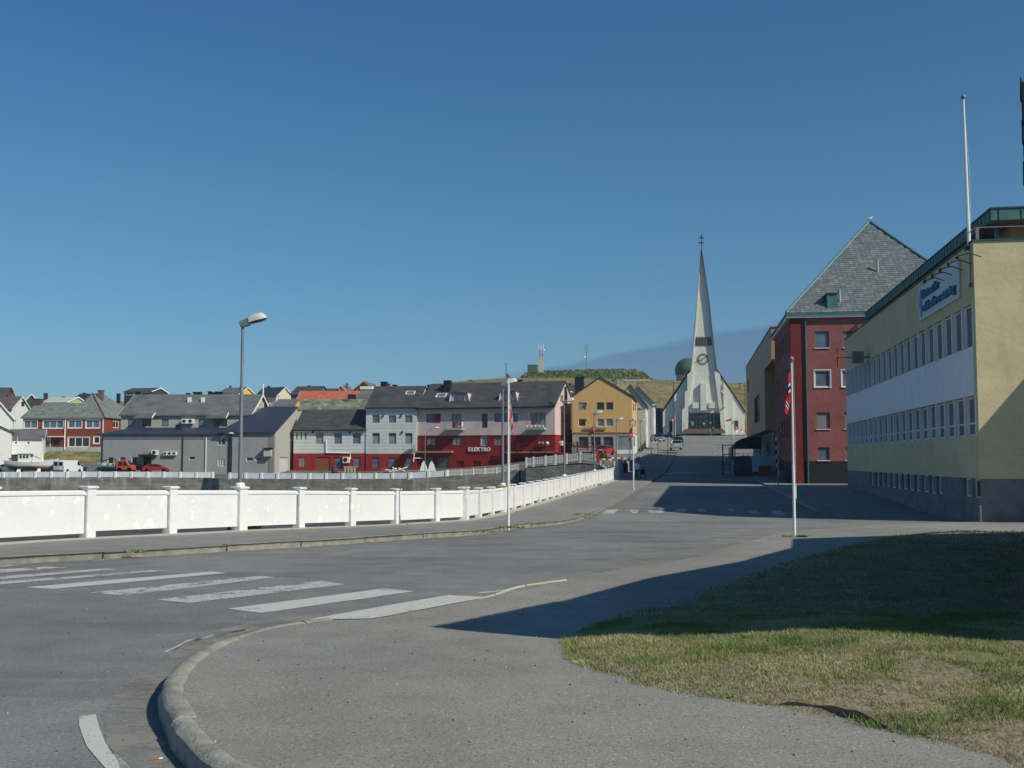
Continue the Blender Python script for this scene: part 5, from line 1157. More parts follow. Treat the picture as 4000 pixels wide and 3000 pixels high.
# clock: open ring with hour marks and two hands
cx, cz = c(470, 995, -.5); rr_ = 40 * .5247 * CY / F
ck = MB(); n = 40
for R0, R1 in ((rr_ * .9, rr_), (rr_ * .62, rr_ * .66)):
    for k in range(n):
        a, b = 2 * math.pi * k / n, 2 * math.pi * (k + 1) / n
        ck.prism([(cx + R0 * math.cos(a), -.55, cz + R0 * math.sin(a)), (cx + R1 * math.cos(a), -.55, cz + R1 * math.sin(a)), (cx + R1 * math.cos(b), -.55, cz + R1 * math.sin(b)), (cx + R0 * math.cos(b), -.55, cz + R0 * math.sin(b))], [(cx + R0 * math.cos(a), -.45, cz + R0 * math.sin(a)), (cx + R1 * math.cos(a), -.45, cz + R1 * math.sin(a)), (cx + R1 * math.cos(b), -.45, cz + R1 * math.sin(b)), (cx + R0 * math.cos(b), -.45, cz + R0 * math.sin(b))])
    if R0 < rr_ * .8: break
ck = MB() if False else ck
clock = MB()
for k in range(n):
    a, b = 2 * math.pi * k / n, 2 * math.pi * (k + 1) / n; R0, R1 = rr_ * .93, rr_
    clock.prism([(cx + R0 * math.cos(a), -.55, cz + R0 * math.sin(a)), (cx + R1 * math.cos(a), -.55, cz + R1 * math.sin(a)), (cx + R1 * math.cos(b), -.55, cz + R1 * math.sin(b)), (cx + R0 * math.cos(b), -.55, cz + R0 * math.sin(b))], [(cx + R0 * math.cos(a), -.46, cz + R0 * math.sin(a)), (cx + R1 * math.cos(a), -.46, cz + R1 * math.sin(a)), (cx + R1 * math.cos(b), -.46, cz + R1 * math.sin(b)), (cx + R0 * math.cos(b), -.46, cz + R0 * math.sin(b))])
clock = clock.build('clock', DK, B.t)
for k in range(12):
    a = math.pi * k / 6; ca, sa = math.cos(a), math.sin(a); w_ = .035
    q = [(cx + ca * r_ - sa * w, cz + sa * r_ + ca * w) for r_, w in ((rr_ * .66, -w_), (rr_ * .895, -w_), (rr_ * .895, w_), (rr_ * .66, w_))]; MB().px_(q, -.55, -.46).build('hour_mark', DK, clock)
def hand(ang, L, w, back=.25):
    ca, sa = math.cos(ang), math.sin(ang); q = [(cx + ca * r_ - sa * ww, cz + sa * r_ + ca * ww) for r_, ww in ((-back, -w), (L, -w * .5), (L, w * .5), (-back, w))]; MB().px_(q, -.66, -.58).build('hand', DK, clock)
hand(math.atan2(22, 30), rr_ * .95, .055); hand(math.atan2(-14, -50) , rr_ * 1.25, .045); hand(math.atan2(1, -33), rr_ * .75, .035)
# double cross
cr = slab([(454.5, 185), (454, 66), (461, 66), (461.5, 185)], .4, .6, 'cross', COPD)
for y in (92, 129): slab([(437, y + 5), (437, y - 4), (476, y - 4), (476, y + 5)], .35, .65, 'cross_arm', COPD, cr)
# doors, steps, handrails
slab([(218, 1538), (218, 1456), (243, 1456), (243, 1538)], 1.1, 1.18, 'door', DK); slab([(703, 1516), (703, 1453), (731, 1453), (731, 1516)], 1.1, 1.18, 'door', paint('door_purple', (70, 52, 66)))
stp = paint('brown_steps', (112, 98, 90), .85, .15)
for k in range(5):
    y = 1540 - k * 5; a, b = c(318 + k * 5, y), c(634 - k * 5, y); MB().box(a[0], -2.6 + k * .3, a[1] - .4, b[0], -.42 if k > 3 else -2.302 + k * .3, a[1] + .1).build('step', stp, B.t)
for xx in (325, 625): a = c(xx, 1520); MB().tube([(a[0], -3.4, a[1] + .4), (a[0], -1.2, a[1] + 1.3)], .04).build('handrail', DK, B.t)
a = c(623, 1358); MB().sphere((a[0], -1.2, a[1]), .25, 8, 6, sz=.8).build('spotlight', GR, B.t); a = c(609, 1235); MB().px_([(a[0] - .2, a[1]), (a[0] + .35, a[1] - .5), (a[0] + .4, a[1] - .35), (a[0] - .1, a[1] + .3)], -.2, .19).build('scupper', CHW, B.t)
for i, (xx, yy, lb) in enumerate(((528, 375, 'orange and white traffic cone by the right door of the church, left one of two'), (647, 380, 'traffic cone right of the church door, nearer the clad building'))):
    p = at(*zs(xx, yy), 250); t = thing('traffic_cone', lb, 'traffic cone', p, 0, 'traffic cones by the church'); mb = MB()
    for r0, z0, r1, z1, m in ((.36, .05, .27, .45, 0), (.27, .45, .2, .8, 1), (.2, .8, .12, 1.1, 0), (.12, 1.1, .05, 1.4, 1)): mb.lathe([(r0, z0), (r1, z1)], 8, mi=m)
    mb.build('cone', [paint('cone_white', (214, 200, 190)), paint('cone_orange', (200, 84, 50))], t); MB().box(-.42, -.42, -.1, .42, .42, .05).build('base', WHT, t)
z1 = zm(0, 1450, .4219); z2 = zm(850, 1450, .3617); z3 = zm(1600, 1350, .3616); z4 = zm(2100, 1350, .3919)
# ================================================================== HILL
EX = [-3000, 0, 1000, 1600, 1780, 1900, 2000, 2600, 2700, 2860, 3000, 3500, 4500, 8000]; EY = [225, 228, 232, 250, 292, 302, 309, 307, 303, 297, 290, 280, 262, 230]
def hillz(X, Y):
    px = 2000 + X / Y * F; e = float(np.interp(px, EX, EY)); top = EYE + e / F * 480; b = 7.6 if px > 2450 else (3.6 + 4 * sst(px, 1500, 2450))
    Y0 = 232 + 62 * sst(px, 2380, 2480) - 40 * sst(px, 3000, 3300); t = min(1, max(0, (Y - Y0) / (480 - Y0))); t = t ** .85 if px < 1750 else t * t * (3 - 2 * t)
    n = 1.3 * mnoise.noise((X * .03, Y * .03, 1)) + .7 * mnoise.noise((X * .09, Y * .09, 5)) + .3 * mnoise.noise((X * .3, Y * .3, 2))
    z = b + (top - b) * t + n * math.sin(min(1, t * 1.2) * math.pi * .5) * .8
    if Y < Y0: z = b - 3
    return z if Y < 480 else top + n * .5 - (Y - 480) * .012
rows = np.concatenate([np.linspace(230, 480, 64), np.linspace(490, 900, 16)]); colsx = np.concatenate([np.linspace(-1800, 1300, 60), np.linspace(1320, 3300, 150), np.linspace(3330, 5600, 40)])
vs = []; fs = []
for Y in rows:
    for px in colsx: X = (px - 2000) / F * Y; vs.append((X, Y, hillz(X, Y) if Y > 231 else hillz(X, Y) - 3))
nc = len(colsx)
for j in range(len(rows) - 1):
    for i in range(nc - 1): a = j * nc + i; fs.append((a, a + 1, a + nc + 1, a + nc))
me = bpy.data.meshes.new('hill'); me.from_pydata(vs, [], fs); me.materials.append(HILLM); me.polygons.foreach_set('use_smooth', [True] * len(me.polygons)); tag(link('hill', me), kind='structure')
mb = MB(); rr_ = random.Random(21)
for _ in range(5200):
    px = rr_.uniform(1700, 3050); Y = 478 * rr_.uniform(.62, 1); X = (px - 2000) / F * Y
    if mnoise.noise((X * .05, Y * .05, 9)) + .5 * mnoise.noise((X * .2, Y * .2, 4)) < .12: continue
    z = hillz(X, Y); s_ = rr_.uniform(.25, .8); k = 0 if mnoise.noise((X * .04, Y * .04, 30)) > 0 else 1
    mb.add([(X - s_, Y - .2, z - .3), (X + s_, Y - .2, z - .3), (X + rr_.uniform(-.3, .3), Y, z + s_ * rr_.uniform(.5, 1)), (X, Y + s_, z - .3)], [(0, 1, 2), (1, 3, 2), (3, 0, 2)], rr_.choice((k, k, 2)))
tag(mb.build('hill_scrub', [paint('scrub_brown', (104, 88, 56), .95, .3), paint('scrub_green', (70, 82, 40), .95, .3), paint('hill_rock', (96, 90, 80), .9, .3)]), 'scrub and stones scattered over the dry hillside', 'scrub', kind='stuff')
# flat topped green mound
M = MT('green_bank'); c1 = M.rng(M.noise(.18, 6, rough=.75), .42, .58, 0, 1, True); col = M.mix(c1, (.022, .055, .016), (.06, .105, .03)); sp2 = M.rng(M.noise(.9, 5, (1, 1, 1.3), rough=.8), .56, .64, 0, .8, True); col = M.mix(sp2, col, (.26, .22, .13)); M.bump(M.noise(.7, 6), .9); GBANK = M.done(col, .95, .1)
def moundz(u, v):      # u across picture 2000..2560, v 0 front 1 back
    return 0
mp = [(2000, 1490), (2030, 1470), (2055, 1450), (2110, 1442), (2200, 1440), (2300, 1436), (2420, 1435), (2480, 1438), (2510, 1448), (2540, 1470), (2566, 1488)]
rings = []; Ym = 474
for px, py in mp:
    top = at(px, py, Ym); bz = at(px, 1492 if px < 2300 else 1488, Ym).z - 2.5; ring = []
    for t in range(9):
        v = t / 8; zz = bz + (top.z - bz) * min(1, (v / .5)) ** .8 if v < .5 else top.z; y = Ym - 9 + v * 40; k = y / Ym
        ring.append((top.x * k, y, zz + .35 * mnoise.noise((px * .05, v * 6, 0)) * (v > .05)))
    ring.append((top.x * 1.07, Ym + 31, bz)); rings.append(ring)
# refine in x
R2 = []
for a, b in zip(rings, rings[1:]):
    for s in range(5): R2.append([tuple(Vector(p) + (Vector(q) - Vector(p)) * (s / 5) + Vector((0, 0, .45 * mnoise.noise(((p[0] + (q[0] - p[0]) * s / 5) * .35, i * 1.3, 3)) if 0 < i < 9 else 0))) for i, (p, q) in enumerate(zip(a, b))])
R2.append(rings[-1]); MBm = MB().loft(R2, cap=True); o = MBm.build('green_mound', GBANK, smooth=60)
mb = MB(); rr_ = random.Random(22)
for _ in range(5000):
    k = rr_.randrange(len(R2) - 1); i = rr_.randrange(0, 7); p = Vector(R2[k][i]).lerp(Vector(R2[k][i + 1]), rr_.random()).lerp(Vector(R2[k + 1][i]), rr_.random()); s_ = rr_.uniform(.25, .75)
    if p.z < at(2200, 1490, 470).z: continue
    mb.add([(p.x - s_, p.y - .3, p.z - .3), (p.x + s_, p.y - .3, p.z - .3), (p.x + rr_.uniform(-.3, .3), p.y - .2, p.z + s_ * .8), (p.x, p.y + s_, p.z - .3)], [(0, 1, 2), (1, 3, 2), (3, 0, 2)], rr_.choice((0, 0, 0, 1, 2)))
tag(mb.build('mound_scrub', [paint('mound_green', (44, 66, 30), .95, .4), paint('mound_light', (92, 104, 52), .95, .3), paint('mound_straw', (140, 128, 92), .95, .3)]), 'rough tussocks growing all over the green mound', 'scrub', kind='stuff'); tag(o, 'flat topped mound overgrown with dark green grass on the skyline', 'mound')
p = at(2500, 1492, 466); t = thing('concrete_bunker', 'long low grey concrete wall in front of the right end of the green mound', 'bunker', at(2405, 1492, 462), 0)
MB().box(0, 0, -1.5, 15, 3, 1.15).build('wall', CONC, t); MB().box(4.5, -.05, -.2, 8, -.01, .35).build('opening', DK, t)
t = thing('green_hut', 'small dark green equipment hut beside the radio tower', 'hut', at(2061, 1450, 468)); MB().box(0, 0, -.5, 4.4, 3, 2.7).build('wall', paint('hut_green', (62, 90, 84), .7, .1), t); MB().box(-.1, -.1, 2.7, 4.5, 3.1, 2.85).build('roof', DK, t)
t = thing('radio_tower', 'concrete radio tower with a lattice top and antennas on the hill', 'tower', at(2114, 1446, 470)); k = 470 / F
MB().add([(-1.2, -1.2, -1), (1.2, -1.2, -1), (1.2, 1.2, -1), (-1.2, 1.2, -1), (-.9, -.9, 49 * k), (.9, -.9, 49 * k), (.9, .9, 49 * k), (-.9, .9, 49 * k)], [(0, 1, 5, 4), (1, 2, 6, 5), (2, 3, 7, 6), (3, 0, 4, 7), (4, 5, 6, 7)]).build('column', CONC, t)
mb = MB(); z0 = 49 * k; zt1 = 80 * k; 
for x, y in ((-.7, -.7), (.7, -.7), (.7, .7), (-.7, .7)): mb.tube([(x, y, z0), (x, y, zt1)], .09, 4)
for q in range(5):
    a = z0 + (zt1 - z0) * q / 5; b = z0 + (zt1 - z0) * (q + 1) / 5; mb.tube([(-.7, -.7, a), (.7, -.7, b)], .06, 4).tube([(.7, -.7, a), (.7, .7, b)], .06, 4).tube([(-.7, -.7, b), (.7, -.7, b)], .06, 4)
mb.build('lattice', GR, t)
for x, h, o_ in ((-1.0, 26, 0), (.9, 30, .4), (0, 22, -.6)): MB().box(x - .12, o_ - .12, zt1 - 1.5, x + .12, o_ + .12, zt1 + h * k * .8).build('antenna', WHT, t)
MB().sphere((1.3, -.6, z0 + 3.2), .45, 8, 6, sz=.9).build('dish', WHT, t)
t = thing('radio_mast', 'slim radio mast on top of the green mound', 'mast', at(2291, 1438, 476)); H = 95 * 476 / F
MB().tube([(0, 0, -1), (0, 0, H)], [.28, .16], 5).build('pole', GR, t)
for z in (.62, .78, .9): MB().box(-.9, -.05, H * z, .9, .05, H * z + .12).build('cross_arm', GR, t)
for x in (-.8, .8): MB().tube([(x, 0, H * .62), (x, 0, H * .98)], .07, 4).build('antenna', GR, t)
MB().sphere((-.8, -.2, H * .45), .5, 6, 5).build('dish', WHT, t)
t = thing('wire_mast', 'thin dark wire mast standing left of the hut on the hill', 'mast', at(1977, 1500, 440)); MB().tube([(0, 0, -1), (0, 0, 8.6)], .13, 5).build('pole', DK, t); MB().tube([(-.6, 0, 8.3), (.4, 0, 8.3)], .08, 4).build('cross_arm', DK, t)
for px, a, b, lb in ((2911, 1500, 1580, 'utility pole on the hillside just right of the church'), (2632, 1490, 1560, 'thin utility pole on the hillside left of the church'), (2891, 1493, 1515, 'short far pole on the hill skyline right of the church')):
    t = thing('utility_pole', lb, 'pole', at(px, b, 330)); h = (b - a) * 330 / F; MB().tube([(0, 0, -1), (0, 0, h)], .13, 5).build('pole', paint('old_wood', (96, 84, 70)), t); MB().box(-.7, -.05, h - .5, .7, .05, h - .35).build('cross_arm', DK, t)
t = thing('radar_dome', 'green radar dome on a pale drum behind the church spire', 'dome', at(2686, 1490, 480)); k = 480 / F
MB().lathe([(44 * k, -2), (44 * k, 28 * k)], 28).build('drum', paint('drum_grey', (142, 152, 150)), t, smooth=30); DG = paint('dome_green', (58, 82, 74), .7, .1)
MB().sphere((0, 0, 43 * k), 49 * k, 32, 16, z0=-.38).build('dome', DG, t, smooth=True)
# steel blue shed left of church
BH = Bld('dark_shed', 'dark blue building in shade between the row house and the church', 'building', 2520, 262, 1700, 2600, 0); BH.shell(16, 6.2, [paint('shed_blue', (44, 60, 84), .7, .15), paint('shed_blue', (44, 60, 84))]); BH.gable(6.9, DK, oh=.2); BH.done()
# ================================================================== TOWN ON THE LEFT
SLATE = roofmat('roof_slate_grey', (96, 104, 102), (122, 128, 122), .5, .3, .25); DARK = roofmat('roof_dark', (62, 63, 66), (74, 75, 78), 1.2, .35, .2, .7); DARKB = roofmat('roof_blueblack', (46, 52, 64), (52, 58, 70), 2, .6, .1, .45, spec=.4)
GREYR = roofmat('roof_grey', (92, 92, 96), (106, 106, 108), 1.5, .4, .22); REDR = roofmat('roof_orange', (166, 92, 68), (178, 102, 76), .4, .35, .2); PALE = roofmat('roof_pale', (176, 176, 166), (188, 186, 176), 1, .4, .12)
ROCK = roofmat('roof_stone', (128, 128, 112), (96, 98, 86), .9, .7, .6, .9)
# ---- pink and red shop building
PINK = paint('pink_render', (206, 184, 180), .8, .06, grime=.12); RB = boards('red_boards', (140, 40, 42), .30, 'x', .1, .03); REDP = paint('red_plaster', (142, 40, 42), .8, .14, 1.5, grime=.15, bump=.03)
B = Bld('shop_building', 'long shop building, pink above and red below, with dormers and balconies', 'building', 1629, 171, 1846, 2168, -18)
Zp = lambda y, x=820: B.f(*z3(x, y))[1]
fsw = [(183, 738, 335, 833), (455, 738, 555, 888), (780, 735, 842, 890), (918, 733, 1168, 825), (1308, 726, 1470, 885)]; frd = [(188, 995, 280, 1080), (465, 992, 560, 1080), (768, 980, 836, 1080), (910, 996, 1002, 1080)]
gfl = [(118, 1208, 252, 1345), (288, 1206, 425, 1345)]; lowo = [(498, 1246, 585, 1320), (680, 1246, 768, 1305), (845, 1242, 935, 1295)]; gar = [(1118, 1208, 1250, 1262)]
HF = holes(B, z3, fsw); HR = holes(B, z3, frd); HG = holes(B, z3, gfl); HL = holes(B, z3, lowo); HA = holes(B, z3, gar)
zj = Zp(970, 300); zbr = Zp(1100, 300); ev = Zp(658, 820)
sd = [(1632, 540, 1655, 600), (1676, 545, 1700, 640), (1649, 738, 1660, 835), (1683, 742, 1706, 838)]
SD = [h for h in holes(B, z3, sd[2:], 's')]; SR = holes(B, z3, [(1648, 980, 1664, 1110), (1680, 980, 1710, 1060)], 's')
DP = 12
B.shell(DP, ev, [PINK, RB, REDP, PINK], [(-.5, zbr, 2), (zbr, zj, 1), (zj, ev, 0)], HF + HR + HG + HL + HA, [h for h in SD if h[2] < DP] + [h for h in SR if h[2] < DP], (), .16, base=-2)
rg = B.f(1690, 1505, DP / 2)[1]; roof = B.gable(rg, DARK, oh=.15, ohe=.55, th=.2); B.done(); B.gutter(ev - .1, y=-.6)
rtr = paint('red_window_frame', (142, 36, 44), .6, .05)
window(B.t, B.F, HF[0], .12, rtr, GS, n=2); h = HF[0]; MB().box(h[0] + (h[2] - h[0]) * .62, -.03, h[1], h[2], .06, h[3]).build('shutter', rtr, B.t)
for k in (1, 4):
    h = HF[k]; w = window(B.t, B.F, h, .12, rtr, GP, n=2 if k == 1 else 3); MB().box(h[0] + .08, .02, h[1], h[0] + (h[2] - h[0]) * (.45 if k == 1 else .3), .07, h[1] + (h[3] - h[1]) * .42).build('balcony_door', rtr, B.t)
window(B.t, B.F, HF[2], .12, rtr, GD, m=4); window(B.t, B.F, HF[3], .12, rtr, GS, n=3)
for h in HR: window(B.t, B.F, h, .12, FIN if h is HR[2] else rtr, GP, n=2 if h is not HR[2] else 1)
for h in HG: window(B.t, B.F, h, .16, REDP, glass('shop_glass', (84, 92, 94), .1, .2))
for h in HL: window(B.t, B.F, h, .1, REDP, paint('red_infill', (104, 26, 30)), fw=.05)
for h in HA: window(B.t, B.F, h, .5, DK, paint('garage_dark', (26, 44, 52)))
for h, z in zip(SD + SR, (1, 1, 2, 2)): window(B.t, B.Rr, h, .1, rtr if z == 1 else WHT, GP)
for q in sd[:2]: h = B.sh(z3, *q); casing(B.t, B.Rr, h, .09, rtr, 'window', .06); MB().poly([B.Rr(h[0], h[1], -.02), B.Rr(h[2], h[1], -.02), B.Rr(h[2], h[3], -.02), B.Rr(h[0], h[3], -.02)]).build('pane', GP, B.t)
# corner board, band, deck and ledges
MB().box(-.1, -.09, zj - .05, B.w + .05, -.002, zj + .06).build('string_course', paint('pale_band', (176, 160, 158)), B.t)
a = B.f(*z3(470, 1150)); b = B.f(*z3(60, 1150)); MB().box(max(.05, b[0]), -.7, a[1] - .12, a[0], -.003, a[1] + .18).build('ledge', paint('ledge_concrete', (150, 128, 112)), B.t)
a = B.f(*z3(1035, 1150)); b = B.f(*z3(1570, 1160)); MB().box(a[0], -.7, a[1] - .15, B.w + .4, -.003, a[1] + .05).build('ledge', paint('ledge_concrete', (150, 128, 112)), B.t)
for k in range(3): MB().box(a[0], -.72, a[1] + .35 + k * .42, B.w + 6, -.66, a[1] + .43 + k * .42).build('deck_rail', REDT, B.t)
for k in range(9): MB().box(a[0] + k * 2.2, -.74, a[1] - .15, a[0] + k * 2.2 + .1, -.64, a[1] + 1.3).build('rail_post', REDT, B.t)
MB().box(B.w, -.7, a[1] - .5, B.w + 6, 3.5, a[1]).build('deck', REDT, B.t)
def balcony(x0, x1, ztop, par, label=None):
    o = MB().box(x0, -1.35, ztop - .32, x1, -.003, ztop).build('balcony', paint('balcony_green', (150, 172, 172)), par)
    rl = MB()
    for z in (.35, .65, .95): rl.tube([(x0 + .03, -.01, ztop + z), (x0 + .03, -1.32, ztop + z), (x1 - .03, -1.32, ztop + z), (x1 - .03, -.01, ztop + z)], .018, 4)
    n = 6
    for k in range(n + 1): rl.tube([(x0 + .03 + (x1 - x0 - .06) * k / n, -1.32, ztop), (x0 + .03 + (x1 - x0 - .06) * k / n, -1.32, ztop + .95)], .018, 4)
    rl.build('railing', GR, o); return o
for (u0, u1, v) in ((395, 592, 893), (1278, 1478, 887)):
    p, q = B.f(*z3(u0, v)), B.f(*z3(u1, v)); bo = balcony(p[0], q[0], p[1], B.t)
    if u0 > 1000:
        mb = MB(); rr_ = random.Random(2)
        rg_ = [[(p[0] + (q[0] - p[0]) * t / 14, -1.35 - .06 * math.sin(t * 2), p[1] + .05), (p[0] + (q[0] - p[0]) * t / 14, -1.37, p[1] + .3 + .12 * rr_.random()), (p[0] + (q[0] - p[0]) * t / 14, -1.2, p[1] + .25 + .1 * rr_.random()), (p[0] + (q[0] - p[0]) * t / 14, -1.2, p[1] + .05)] for t in range(15)]
        mb.loft(rg_).build('snow_white_cloth', WHT, bo) if False else mb.loft(rg_).build('cloth', WHT, bo)
p = B.f(*z3(575, 870)); ch = MB().box(p[0] - .5, -.9, p[1] - .1, p[0] + .2, -.4, p[1] - .02).box(p[0] + .15, -.9, p[1] - .02, p[0] + .22, -.4, p[1] + .6).box(p[0] - .45, -.85, p[1] - .6, p[0] - .4, -.45, p[1] - .1).build('balcony_chair', WHT, B.t)
# ELEKTRO letters, one by one
lx = [650, 685, 713, 747, 785, 820, 855]
for chh, xx in zip('ELEKTRO', lx):
    p = B.f(*z3(xx, 1140)); q = B.f(*z3(xx, 1098)); s = (q[1] - p[1]) / .73; o = text_mesh(chh, s, .05, WHT, B.t, (0, 0, 0), (math.pi / 2, 0, 0), 'letter', bold=.035 * s)
    w = max(v.co.x for v in o.data.vertices) - min(v.co.x for v in o.data.vertices); o.location = (p[0] - w / 2 - min(v.co.x for v in o.data.vertices), -.12, p[1])
# dormers, skylight, chimneys
slope = (rg - ev) / (DP / 2)
def dormer(u0, v0, u1, v1, bottom):
    # picture: trapezoid cheeks; front plane stands on the roof
    yb = 1.5; zb = ev + slope * yb; p = B.f(*z3(u0, v1), yb); q = B.f(*z3(u1, v1), yb); t0 = B.f(*z3((u0 + u1) / 2, v0), yb)[1]; zb = min(p[1], q[1]); yb2 = (zb - ev) / slope
    x0, x1 = p[0], q[0]; s = .35; yk = (t0 - ev) / slope
    d = MB().add([(x0, yb2, zb), (x1, yb2, zb), (x1 - s, yb2, t0), (x0 + s, yb2, t0), (x1 - s, yk, t0), (x0 + s, yk, t0)], [(0, 1, 2, 3), (1, 4, 2), (0, 3, 5), (3, 2, 4, 5)]).build('dormer', PINK, B.t)
    MB().box(x0 + s * .8, yb2 - .2, t0 - .02, x1 - s * .8, yk, t0 + .12).build('dormer_roof', DARK, d)
    for a, b, c_ in ((x0, x0 + s, -1), (x1, x1 - s, 1)): MB().prism([(a, yb2 - .15, zb), (a + c_ * .12, yb2 - .15, zb), (b + c_ * .12, yb2 - .15, t0), (b, yb2 - .15, t0)], [(a, yb2, zb), (a + c_ * .12, yb2, zb), (b + c_ * .12, yb2, t0), (b, yb2, t0)]).build('cheek_trim', WHT, d)
    wx0 = x0 + (x1 - x0) * .32; wx1 = x0 + (x1 - x0) * .74; o = MB().box(wx0, yb2 - .1, zb + .15, wx1, yb2 - .01, t0 - .2).build('window', rtr, d); MB().box(wx0 + .1, yb2 - .115, zb + .25, wx1 - .1, yb2 - .101, t0 - .3).build('window', GS, d); return o
dormer(440, 515, 655, 612, 0); dormer(975, 503, 1175, 605, 0)
q = B.f(*z3(280, 565), 2.3); skylight(B, q[0], 2.2, ev + slope * 2.2 + .22, 1.7, 1.2, slope)
def roofbox(Bq, tr, u0, u1, v0, v1, y, mat=None, name='chimney'):
    a = Bq.f(*tr(u0, v1), y); b = Bq.f(*tr(u1, v0), y); cx_ = (a[0] + b[0]) / 2; return Bq.chimney(cx_, y + .4, a[1] - 1.2, b[1], b[0] - a[0], mat, d=.9)
roofbox(B, z3, 368, 436, 375, 490, 3.6); roofbox(B, z3, 236, 262, 418, 458, DP / 2); roofbox(B, z3, 338, 366, 430, 470, 4.4); roofbox(B, z3, 192, 225, 422, 460, DP / 2); roofbox(B, z3, 1580, 1600, 398, 436, DP / 2)
MB().px_([(B.w - .8, ev), (B.w + .18, ev - .5), (B.w + .18, ev + .3), (B.w - .8, ev + .6)], -.7, -.62).build('eave_end', DARK, B.t)
for u in (1408, 1443, 1495): p = B.f(*z3(u, 1058)); MB().sphere((p[0], -.4, p[1]), .3, 8, 5).build('wall_lamp', GR if u < 1490 else WHT, B.t)
MB().box(B.w + .02, 2.4, Zp(1080) , B.w + .5, 3.4, Zp(1030)).build('air_conditioner', WHT, B.t)
p = B.s_(*z3(1678, 905)); 
for dz in (0, -.55): MB().box(B.w + .005, p[0] - .8, p[1] + dz - .12, B.w + .05, p[0] + .8, p[1] + dz + .12).build('wall_plaque', paint('plaque_tan', (190, 150, 90)), B.t)
# ---- tall white building with red ground floor
WB = boards('white_boards', (206, 210, 210), .55, 'z', .05, .02, .15, .8); RG = paint('red_ground_floor', (146, 42, 44), .8, .1, 1.3, grime=.1)
B = Bld('white_tall_building', 'three storey white building with a red ground floor, left of the pink shop', 'building', 1428, 172, 1850, 1627, -9)
R1 = [(1668, 475, 1750, 558), (1845, 475, 1928, 558), (2022, 475, 2104, 556)]; R2_ = [(1668, 668, 1750, 786), (1845, 668, 1928, 786), (2022, 668, 2104, 786)]; R3 = [(1662, 930, 1745, 1045), (1842, 930, 1922, 1045), (2018, 930, 2100, 1050)]
H1, H2_, H3 = (holes(B, z2, r) for r in (R1, R2_, R3)); z_ = B.f(*z2(1850, 892))[1]; ev = B.f(*z2(1850, 390))[1]; DP = 11
B.shell(DP, ev, [WB, RG, WB], [(-.5, z_, 1), (z_, ev, 0)], H1 + H2_ + H3, (), (), .2, base=-2); rg = B.f(*z2(1900, 176), DP / 2)[1]; B.gable(rg, DARK, oh=.15, ohe=.35, th=.18); B.done(); B.gutter(ev - .05, y=-.42)
FRG = paint('grey_frame', (140, 142, 142)); RFR = paint('red_reveal', (128, 30, 34))
for h in H1: window(B.t, B.F, h, .16, FRG, GS)
for h in H2_: window(B.t, B.F, h, .16, FRG, GP, m=1); MB().poly([(h[0] + .05, .155, h[3] - .45), (h[2] - .05, .155, h[3] - .45), (h[2] - .05, .155, h[3] - .05), (h[0] + .05, .155, h[3] - .05)]).build('blind', GD, B.t)
for h in H3: window(B.t, B.F, h, .16, RFR, GS, m=2)
sl = (rg - ev) / (DP / 2); q = B.f(*z2(2025, 280), 3); skylight(B, q[0], 3.0, ev + sl * 3.0 + .22, 1.5, 1.1, sl); roofbox(B, z2, 1760, 1822, 112, 172, DP / 2, CHM); roofbox(B, z2, 1890, 1925, 145, 175, DP / 2, CHM); roofbox(B, z2, 1832, 1850, 132, 160, DP / 2 + 1, paint('brick_chimney', (120, 70, 60)))
for u, v in ((1788, 482), (1984, 480), (1993, 660)): p = B.f(*z2(u, v)); MB().box(p[0] - .1, -.18, p[1] - .2, p[0] + .1, -.003, p[1] + .2).build('wall_lamp', DK, B.t)
p = B.f(*z2(2130, 830)); d = MB().sphere((p[0], -1.0, p[1]), .85, 14, 6, sz=.25).build('satellite_dish', GR, B.t); d.data.transform(Matrix.Translation((p[0], -1.0, p[1])) @ Matrix.Rotation(rad(75), 4, 'Y') @ Matrix.Translation((-p[0], 1.0, -p[1]))); MB().tube([(p[0] + .2, -1, p[1] - .6), (p[0], -.9, p[1] - 2.2)], .07).tube([(p[0], -.9, p[1] - 1.6), (p[0] + 1.2, 0, p[1] - 1.6)], .06).build('dish_bracket', WHT, d)
# ---- low white building with red ground floor
B = Bld('white_low_building', 'low white building with a red ground floor, dark roof and brown garage door', 'building', 1145, 173.6, 1853, 1428, -7)
R2_ = [(1060, 668, 1142, 785), (1258, 668, 1342, 785), (1458, 668, 1545, 785)]; SL_ = [(850, 665, 864, 738), (896, 665, 910, 738), (944, 665, 958, 738)]; R3 = [(872, 925, 948, 1040), (1262, 928, 1338, 1040), (1462, 928, 1545, 1045)]; GD_ = [(1055, 926, 1210, 1100)]
H2_, HS, H3, HG = (holes(B, z2, r) for r in (R2_, SL_, R3, GD_)); z_ = B.f(*z2(1200, 888))[1]; ev = B.f(*z2(1200, 632))[1]; DP = 9.5; rg = B.f(*z2(1200, 428), DP / 2)[1]
B.shell(DP, ev, [WB, RG, WB], [(-.5, z_, 1), (z_, ev, 0)], H2_ + HS + H3 + HG, (), (), .2, base=-2); B.gable(rg, DARK, oh=.05, ohe=.3, th=.18); B.done(); B.gutter(ev - .03, y=-.36)
for h in H2_: window(B.t, B.F, h, .16, FRG, GS if h is not H2_[0] else GP)
for h in HS: window(B.t, B.F, h, .12, DK, GD, fw=.05)
for h in H3: window(B.t, B.F, h, .16, RFR, GP if h is H3[0] else GS, n=2 if h is H3[0] else 1, m=1 if h is H3[0] else 2)
h = HG[0]; gd = MB().box(h[0], .12, h[1], h[2], .18, h[3]).build('garage_door', boards('brown_door', (136, 76, 60), .5, 'z', .06, .02, 0), B.t)
